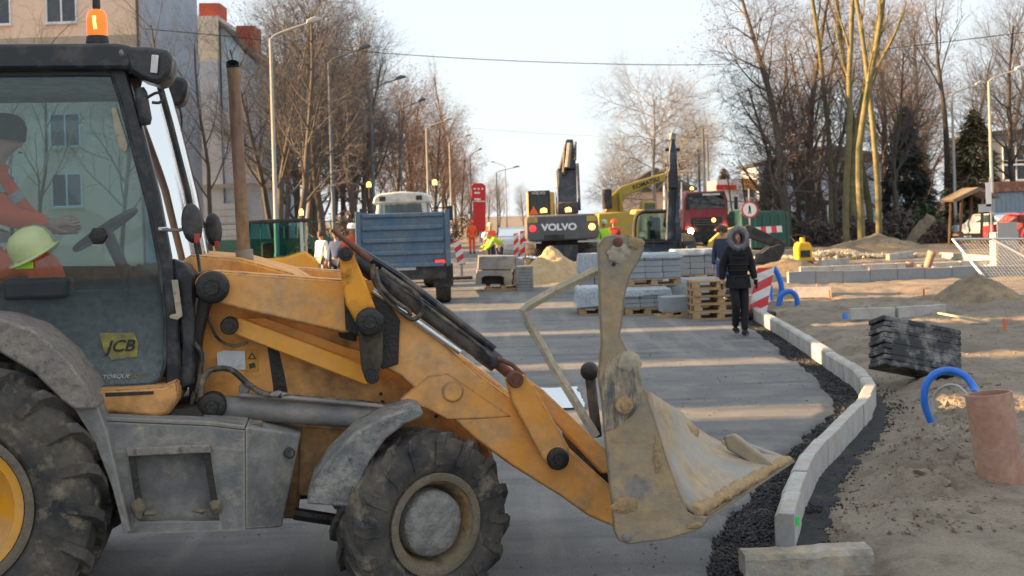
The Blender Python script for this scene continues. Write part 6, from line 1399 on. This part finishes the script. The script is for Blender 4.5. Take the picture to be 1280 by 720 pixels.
lamp(338,396,27,43,'pole_grey','grey street lamp, first and tallest of the row along the bare trees')
lamp(411,458,60,49.7,'pole_dark','dark street lamp, second of the row beside the blue trailer')
lamp(463,503,98,61,'pole_dark','dark street lamp, third of the row along the rusty brown trees')
lamp(499,529,126,72,'pole_dark','dark street lamp, fourth of the row along the rusty brown trees')
lamp(533,562,150,87,'pole_grey','grey street lamp, fifth of the row along the street')
lamp(562,586,170,103,'pole_grey','grey street lamp, sixth of the row along the street')
lamp(588,601,187,124,'pole_dark','dark street lamp, seventh of the row, before the price pylon')
lamp(621,647,209,140,'pole_dark','dark street lamp, farthest along, past the price pylon'); lamp(632,615,203,150,'pole_grey','pale street lamp standing alone near the white car')
lamp(1190,1227,105,65,'pole_grey','pale street lamp rising in front of the forked bare tree',r=.10); lamp(1236,1278,86,58,'pole_grey','pale street lamp standing beside the corrugated shed',r=.10)
for k_,(p_,tp_) in enumerate(((882,160),(887,175),(876,183))):
    c = W(p_,280,100+k_*6); o = MB().tube([(0,0,0),(0,0,W(p_,tp_,100+k_*6).z)],[.16,.10],6).build('utility_pole','pole_dark'); o.location = (c.x,c.y,0); tag(o,['tallest wooden utility pole beside the conifer','second utility pole close to the tallest one','shortest utility pole in front of the far bare tree'][k_],'utility pole')
pipe_curve('overhead_cable', pw([(180,36,58),(300,47,62),(460,65,66),(690,78,70),(915,80,70),(1100,62,66),(1300,38,60)]), .021, 'soot', 'thin black overhead cable sagging across the street','cable',n=5)
pipe_curve('overhead_cable', pw([(560,158,110),(700,168,112),(880,175,104)]), .012, 'pole_grey', 'faint distant overhead cable running to the utility poles','cable',n=4)
# ------------------------------------------------------------------ trees
M('bark_grey', (.085,.072,.062), .9, .3, 6, bump=.5, bs=20); M('bark_brown', (.088,.072,.062), .9, .3, 6, bump=.5, bs=20)
M('bark_yellow', (.19,.165,.085), .9, .3, 4, dirt=(.10,.11,.045), damt=.4, ds=2, bump=.5, bs=18); M('twig_grey', (.095,.088,.09), .9, .3, 2, bump=0); M('twig_brown', (.115,.09,.08), .9, .3, 2, bump=0); M('twig_rust', (.15,.10,.08), .9, .35, 1.5, bump=0); M('twig_pale', (.21,.205,.21), .9, .2, 2, bump=0)
M('leaf_rust', (.16,.10,.075), .85, .45, 1.2, bump=0); M('needle_dark', (.04,.056,.05), .8, .4, 1.5, bump=0); M('needle_brown', (.17,.14,.07), .8, .4, 1.5, bump=0)
def grow(seed, height, r0, spec):
    rs = np.random.default_rng(seed); T0 = MB(); T1 = MB(); tips = []
    def tube_fast(mb, P, Rd, n):
        o = len(mb.v); k = len(P)
        for i in range(k):
            d = P[min(i+1,k-1)]-P[max(i-1,0)]; l = math.sqrt(d@d)+1e-9; d = d/l
            a = np.array([-d[1],d[0],0.]) if abs(d[2]) < .95 else np.array([1.,0,0]); a = a-d*(a@d); a /= math.sqrt(a@a)+1e-9; b = np.cross(d,a)
            for j in range(n):
                t = 6.2832*j/n; mb.v.append(tuple(P[i]+(a*math.cos(t)+b*math.sin(t))*Rd[i]))
        for i in range(k-1):
            for j in range(n): mb.f.append((o+i*n+j, o+i*n+(j+1)%n, o+(i+1)*n+(j+1)%n, o+(i+1)*n+j))
    def branch(p, d, ln, r, lev):
        nseg = spec['seg'][lev]; P = [p]; Rd = [r]; dd = d/np.linalg.norm(d); bend = spec['wob'][lev]; trop = spec['trop'][lev]
        end = spec['end'][lev]
        for i in range(nseg):
            dd = dd+rs.normal(size=3)*bend+np.array([0,0,trop]); dd /= np.linalg.norm(dd); P.append(P[-1]+dd*ln/nseg); Rd.append(r*(1-(1-end)*(i+1)/nseg))
        tube_fast(T0 if lev <= spec.get('trunk_lev',1) else T1, P, Rd, (8,5,4,3,3)[lev] if lev < 5 else 3)
        if lev+1 < len(spec['n']):
            nb = spec['n'][lev+1]; nb = int(nb*rs.uniform(.8,1.2)*max(.45,min(1.3,ln/(height*spec['ref'][lev]))))+1
            for q in range(nb):
                t = spec['start'][lev]+(1-spec['start'][lev])*(q+rs.uniform(.2,.9))/nb; t = min(t,.985); fi = t*nseg; i = int(fi); f = fi-i; i = min(i,nseg-1)
                pp = P[i]*(1-f)+P[i+1]*f; ax = P[i+1]-P[i]; ax = ax/np.linalg.norm(ax); az = q*2.4+rs.uniform(0,1.5); u = np.cross(ax,[.3,.5,.81]); u /= np.linalg.norm(u); v = np.cross(ax,u); an = spec['ang'][lev+1]*rs.uniform(.7,1.3)
                nd = ax*math.cos(an)+(u*math.cos(az)+v*math.sin(az))*math.sin(an); L = height*spec['len'][lev+1]*rs.uniform(.65,1.2)*(1-spec['taper'][lev]*t)
                branch(pp, nd, L, min(Rd[i]*.75, max(spec['rmin'], Rd[i]*spec['rr'][lev+1])), lev+1)
        else: tips.append(P[-1])
    for st in spec.get('stems',[((0,0,0),(0,0,1),1.0)]): branch(np.array(st[0],float), np.array(st[1],float), height*st[2]*spec['len'][0], r0*st[2], 0)
    return T0, T1, tips
base = dict(seg=[9,6,5,4,3], wob=[.05,.12,.16,.2,.22], trop=[.02,.09,.06,.03,.0], end=[.25,.2,.2,.25,.3], n=[1,15,9,8,6], start=[.25,.2,.15,.1,.1], ref=[.9,.4,.2,.12,.08], ang=[0,.75,.65,.6,.6], len=[.92,.42,.20,.105,.06], taper=[.55,.35,.35,.3,.3], rr=[1,.42,.45,.45,.5], rmin=.011, trunk_lev=1)
def spec(**k): d = dict(base); d.update(k); return d
PROTO = {}
def proto(key, seed, height, r0, sp, bark, twig, leaf=None):
    T0, T1, tips = grow(seed, height, r0, sp)
    a = T0.build('trunk', bark, None, angle=60); b = T1.build('crown', twig, None, smooth=False)
    lf = None
    if leaf:
        nl, sz, m = leaf; mb = MB(); rs = np.random.default_rng(seed+5); 
        for t in tips:
            for _ in range(nl):
                c = t+rs.normal(size=3)*.25; u = rs.normal(size=3); u /= np.linalg.norm(u); v = np.cross(u,rs.normal(size=3)); v /= np.linalg.norm(v)+1e-9; s = sz*rs.uniform(.6,1.3)
                mb.add([c-u*s, c+v*s*.6, c+u*s], [(0,1,2)])
        lf = mb.build('leaves', m, None, smooth=False)
    PROTO[key] = (a.data, b.data, lf.data if lf else None)
    for o in (a,b,lf):
        if o: bpy.data.objects.remove(o)
def tree(key, px, Y, rz, sc, label, group=None, name='bare_tree', X=None, z=0, sz=None):
    x = W(px,HY+40,Y).x if X is None else X
    T = empty(name,(x,Y,z),rz,label,'tree',group); T.scale = (sc,sc,sz or sc)
    for n, me in zip(('trunk','crown','leaves'), PROTO[key]):
        if me: o = bpy.data.objects.new(n, me); COL.objects.link(o); o.parent = T; 
    return T
proto('street', 3, 11, .17, spec(), 'bark_grey', 'twig_grey')
proto('thin', 17, 11, .13, spec(n=[1,12,7,6,4], rmin=.009, ang=[0,.6,.6,.6,.6]), 'bark_grey', 'twig_grey')
proto('street2', 14, 11, .16, spec(ang=[0,.6,.6,.6,.6], n=[1,16,9,8,6]), 'bark_grey', 'twig_grey')
proto('brown', 22, 11, .20, spec(n=[1,18,9,8,6], ang=[0,.65,.6,.6,.6], rmin=.016, start=[.12,.2,.15,.1,.1]), 'bark_brown', 'twig_rust', (1,.075,'leaf_rust'))
proto('brown2', 29, 11, .20, spec(n=[1,18,9,8,6], ang=[0,.55,.6,.6,.6], rmin=.015, start=[.12,.2,.15,.1,.1]), 'bark_brown', 'twig_brown', (1,.065,'leaf_rust'))
proto('shaggy', 31, 13, .24, spec(rmin=.013, n=[1,24,10,8,6], ang=[0,.95,.7,.6,.6], start=[.08,.15,.1,.1,.1], taper=[.75,.35,.3,.3,.3], len=[.95,.36,.18,.10,.06], trop=[.02,.10,.05,.03,0]), 'bark_brown', 'twig_brown', (1,.06,'leaf_rust'))
proto('poplar', 41, 20, .22, spec(n=[1,26,7,5,4], ang=[0,.28,.3,.35,.4], len=[.97,.26,.12,.07,.05], start=[.12,.1,.1,.1,.1], trop=[.02,.12,.1,.08,.05], taper=[.5,.3,.3,.3,.3], rmin=.012), 'bark_grey', 'twig_pale')
proto('round', 52, 13, .20, spec(n=[1,20,12,9,6], ang=[0,1.0,.75,.7,.7], len=[.8,.50,.24,.12,.07], trop=[.02,.05,.04,.02,0], start=[.22,.15,.1,.1,.1], rmin=.038, taper=[.35,.3,.3,.3,.3]), 'twig_pale', 'twig_pale')
proto('pollard', 61, 12, .165, spec(stems=[((0,0,0),(.02,0,1),1.0)], n=[1,6,9,7,5], wob=[.045,.10,.16,.2,.22], start=[.4,.3,.2,.1,.1], ang=[0,.32,.7,.6,.6], len=[1.05,.35,.14,.09,.05], trop=[.02,.10,.06,.03,0], rr=[1,.42,.3,.4,.5], end=[.6,.6,.3,.3,.3], trunk_lev=1), 'bark_yellow', 'twig_brown')
proto('pollard2', 67, 12, .15, spec(n=[1,5,9,7,5], wob=[.045,.10,.16,.2,.22], start=[.5,.35,.2,.1,.1], ang=[0,.3,.7,.6,.6], len=[1.1,.32,.14,.09,.05], trop=[.02,.10,.06,.03,0], rr=[1,.45,.3,.4,.5], end=[.6,.6,.3,.3,.3]), 'bark_yellow', 'twig_brown')
proto('forked', 71, 15, .24, spec(n=[1,8,8,6,4], start=[.62,.25,.2,.1,.1], ang=[0,.6,.55,.5,.5], len=[.8,.36,.17,.09,.05], taper=[.2,.3,.3,.3,.3]), 'bark_grey', 'twig_grey')
def conifer(key, seed, h, r, m, n=2600):
    rs = np.random.default_rng(seed); mb = MB(); tr = MB().tube([(0,0,0),(0,0,h*.95)],[.2,.03],6)
    for i in range(n):
        t = rs.beta(1,1.25); z = h*(.06+.94*t); rad = r*(1-t)**.8*(1+.25*math.sin(z*4+seed)); a = rs.uniform(0,6.283); q = rs.uniform(.55,1.08)*rad
        c = np.array([math.cos(a)*q, math.sin(a)*q, z-.25*q]); d = np.array([math.cos(a),math.sin(a),-.35+.2*rs.normal()]); d /= np.linalg.norm(d); s = np.cross(d,[0,0,1])+.3*rs.normal(size=3); L = rs.uniform(.22,.5)
        for k_ in range(3):
            o = rs.normal(size=3)*.12; w_ = s*.08*rs.uniform(.5,1.3); mb.add([c+o-w_, c+o+w_, c+o+d*L+rs.normal(size=3)*.06], [(0,1,2)])
    a = tr.build('trunk','bark_grey'); b = mb.build('crown', m, smooth=False); PROTO[key] = (a.data,b.data,None)
    for o in (a,b): bpy.data.objects.remove(o)
conifer('fir', 3, 9, 2.0, 'needle_dark', 3200); conifer('thuja', 8, 7, 1.9, 'needle_brown', 2600)
gL = 'bare street trees along the left pavement'; gR = 'bare trees behind the site on the right'
sep = ['bare tree in front of the peach apartment block']
# left row
for i,(px,Y,k_,s_,lb) in enumerate(((14,50,'thin',1.05,'slim bare tree before the peach block, above the cab roof'),(46,52,'thin',1.0,'second slim bare tree before the peach block'),(152,56,'street2',.95,'bare tree between the amber beacon and the grey gable wall'),
      (228,56,'thin',1.15,'bare tree in front of the grey gable wall'),(262,62,'thin',1.1,'bare tree in front of the pale stepped house'),
      (372,45,'street',1.02,'large bare tree with leaning trunk behind the green fence'),(352,52,'street2',1.12,'bare tree close behind the first grey street lamp'),(405,56,'street',1.15,'bare tree at the second street lamp'),(440,60,'street2',1.12,'bare tree over the blue trailer'),(395,68,'brown2',1.2,'brownish bare tree between the first two street lamps'),(345,72,'street',1.25,'bare tree beyond the stepped house'))):
    tree(k_,px,Y,i*1.7,s_,lb,gL)
for i,(px,Y,s_,k_,lb) in enumerate(((468,78,1.05,'brown','rust brown leafy tree at the third street lamp'),(430,82,1.1,'brown2','brown twiggy tree beyond the blue trailer'),(497,90,1.08,'brown','rust brown tree just past the third street lamp'),(522,100,1.1,'brown','rust brown tree at the fourth street lamp'),(512,112,1.25,'brown2','brown twiggy tree behind the fourth street lamp'),(545,112,1.08,'brown','rust brown tree at the fifth street lamp'),(562,124,1.02,'brown','rust brown tree at the sixth street lamp'),(555,140,1.25,'brown2','brown twiggy tree behind the sixth street lamp'),(578,136,.95,'brown','last rust brown tree before the price pylon'),(590,170,.8,'brown2','small brown tree behind the price pylon'),(625,200,.75,'brown','far small brown tree beyond the white car'),(612,215,.7,'brown','far brown tree beyond the price pylon'),(655,210,.6,'brown2','far low tree beside the grey excavator cab'))):
    tree(k_,px,Y,i*2.1+.4,s_,lb,'brown trees lining the street at left')
for px,Y,s_,lb in ((570,150,1.02,'tall slender poplar rising above the rust brown trees'),(462,120,1.1,'slender poplar above the trees at the third lamp'),(447,118,1.0,'slender poplar beside another above the trees'),(519,160,.85,'thin distant poplar between the fourth and fifth lamps')): tree('poplar',px,Y,px,s_,lb,'poplars behind the street trees','poplar_tree')
tree('round',822,112,.4,1.2,'wide pale bare tree far behind the excavators',None); tree('round',862,125,2.4,.95,'pale bare tree partly behind the utility poles',None); tree('round',780,150,1.4,.8,'pale small bare tree behind the olive excavator boom',None)
for i,(px,Y,k_,s_,lb) in enumerate(((375,78,'brown2',1.35,'tall brownish tree far behind the leaning trunk'),(420,72,'street2',1.25,'bare tree far behind the second lamp'),(452,70,'street',1.1,'bare tree far behind the tractor cab'),(385,95,'brown',1.6,'tall rust tinged tree deep behind the street lamps'),(445,98,'brown2',1.45,'tall brown tree deep behind the tractor cab'),(358,60,'street',.95,'bare tree between the lamp and the leaning trunk'))):
    tree(k_,px,Y,i*2.9+.7,s_,lb,gL)
for i,(px,Y,k_,s_,lb) in enumerate(((998,74,'thin',1.2,'bare tree between the shaggy trees'),(1025,72,'thin',1.25,'bare tree left behind the lopped trees'),(1125,66,'street2',1.05,'bare tree between the lopped pair and the fir'),(1150,92,'brown2',1.5,'tall brown tree deep behind the firs'),(1215,95,'street2',1.3,'bare tree behind the brownish conifer'),(1270,70,'street',1.2,'bare tree right behind the rusty roof'))):
    tree(k_,px,Y,i*2.3+.1,s_,lb,gR)
# right cluster
for i,(px,Y,s_,k_,lb) in enumerate(((985,62,1.15,'shaggy','shaggy dark bare tree right of the round sign'),(968,72,1.1,'thin','bare tree behind the green container'),(1012,68,1.12,'shaggy','shaggy bare tree behind the yellow compactor'),(1048,64,1.0,'street2','grey bare tree beside the two yellow trunks'),(1110,72,1.1,'shaggy','shaggy bare tree behind the yellow trunks'),(975,66,.72,'shaggy','low shaggy bare tree beside the round sign'),(1000,70,.7,'shaggy','low shaggy tree behind the compactor'),(1140,80,1.1,'street','bare tree over the dark conifer'),(1035,82,1.25,'street','brown bare tree behind the yellow trunks'),(1160,75,.9,'brown2','brown bare tree beside the first pale lamp post'),(1250,90,1.3,'street','bare tree above the grey rendered house'),(1285,82,1.3,'street2','bare tree rising over the corrugated shed'))):
    tree(k_,px,Y,i*1.3+.2,s_,lb,gR)
for i,(px,Y,s_,k_,lb) in enumerate(((1077,56,1.12,'pollard','thick yellow barked trunk with lopped limbs, the first of the pair'),(1099,57,1.02,'pollard2','thick yellow barked trunk with lopped limbs, the second of the pair'),(1058,60,1.15,'pollard2','yellow barked lopped tree leaning beside the pair'),(1066,63,1.2,'pollard','yellow barked lopped tree standing behind the pair'),(1040,66,1.15,'pollard2','yellow barked lopped tree behind the rubble heap'),(1090,68,1.25,'pollard','yellow barked lopped tree deep between the pair'))): tree(k_,px,Y,i*2.2,s_,lb,None,'pollarded_tree')
tree('forked',1189,68,.8,1.05,'tall forked bare tree behind the pale lamp post',None)
for px,Y,s_,k_,lb in ((1135,70,.85,'fir','dark fir between the yellow trunks and the lamp post'),(1152,78,.7,'fir','smaller dark fir near the pale lamp post'),(1222,66,1.0,'thuja','brownish conifer above the wooden shelter'),(1205,70,.8,'thuja','smaller brownish conifer by the wooden shelter'),(908,98,.75,'thuja','dark conifer above the red truck'),(868,105,.4,'thuja','low dark conifer beside the utility poles'),(1010,80,.55,'fir','low dark conifer behind the shaggy trees'),(965,84,.6,'fir','low dark conifer behind the green container'),(1060,84,.6,'fir','low dark conifer behind the lopped trees')): tree(k_,px,Y,px*.1,s_,lb,None,'conifer_tree')
# shrubs and undergrowth at the back edges
def shrub(px, Y, rx, h, m, label, n=1500, sd=1):
    rs = np.random.default_rng(sd); mb = MB(); st = MB()
    for i in range(n):
        a = rs.normal(size=3); a /= np.linalg.norm(a); q = rs.uniform(.4,1)**.5; c = np.array([a[0]*rx*q, a[1]*rx*.6*q, abs(a[2])*h*q*(1+.3*math.sin(a[0]*5+sd))]); d = rs.normal(size=3)*.14; s = rs.normal(size=3)*.05; mb.add([c-s,c+s,c+d],[(0,1,2)])
    for i in range(14): a = rs.uniform(0,6.28); st.tube([(0,0,0),(math.cos(a)*rx*.4,math.sin(a)*rx*.25,h*.5),(math.cos(a)*rx*.8,math.sin(a)*rx*.5,h*.95)],[.03,.02,.008],4)
    T = empty('shrub',(W(px,HY+30,Y).x,Y,0),0,label,'shrub'); mb.build('foliage',m,T,smooth=False); st.build('stems','bark_grey',T)
M('shrub_green', (.055,.075,.03), .85, .4, 2, bump=0)
for i,(px,Y,rx,h,m,lb) in enumerate(((390,42,1.6,1.0,'shrub_green','low green shrub at the foot of the green fence'),(350,44,1.3,.9,'shrub_green','low green shrub behind the small yellow loader'),(1040,62,2.0,1.5,'twig_brown','brown twiggy shrub behind the rubble'),(1110,64,2.2,1.6,'twig_brown','brown twiggy shrub behind the yellow trunks'),(1150,66,2.0,1.7,'shrub_green','dark green shrub beside the brush pile'),(985,64,1.8,1.4,'twig_brown','brown shrub under the shaggy tree'),(1180,60,1.3,.9,'twig_brown','low brown shrub at the lamp post foot'),(470,70,2.4,1.8,'twig_brown','brown shrub beyond the blue trailer'),(530,95,3,2.2,'twig_brown','broad brown shrub along the far pavement'),(570,120,3,2.4,'twig_brown','broad brown shrub near the price pylon'),(420,58,2.2,2.0,'twig_brown','brown shrub behind the green fence'),(700,190,6,3,'twig_brown','wide far shrub closing the end of the street'),(770,180,5,2.6,'twig_brown','wide far shrub behind the pinkish house'))): shrub(px,Y,rx,h,m,lb,1800,i+3)
# ------------------------------------------------------------------ added unseen blocks at left shade the road; gaps set to pass sun strips
def shade_block(y0, y1, ht, label, X=-31):
    pass
    T = empty('apartment_building',(X-10,y0,0),0,label,'building'); MB().box(0,10,0,y1-y0,0,ht).build('wall','wall_pale',T); MB().prism([(-.4,ht),(10.4,ht),(10.4,ht+.2),(5,ht+2.4),(-.4,ht+.2)],0,y1-y0).build('roof','roof_dark',T)
    for k_ in range(max(1,int((y1-y0)/4))):
        for z in (1.5,4.6,7.7): MB().box(10,10.03,1.2+k_*4,2.6+k_*4,z,z+1.5).build('window','win_dark',T)
s1, s2, s3 = 12.35, 16.5, 21.2          # rows where sunlight crosses the road
dy = -36*math.tan(SUN_AZ)
shade_block(-40, s1-.42+dy, 12.5, 'unseen pale block added to shade the loader, left of the street'); shade_block(s1+.42+dy, s2-.38+dy, 12.5, 'unseen narrow block added to shade the road between two sun gaps')
shade_block(s2+.38+dy, s3-.34+dy, 12.5, 'unseen narrow block added to shade the road, next along the street'); shade_block(s3+.34+dy, 27, 11.5, 'unseen pale block added at the far end of the shading row')
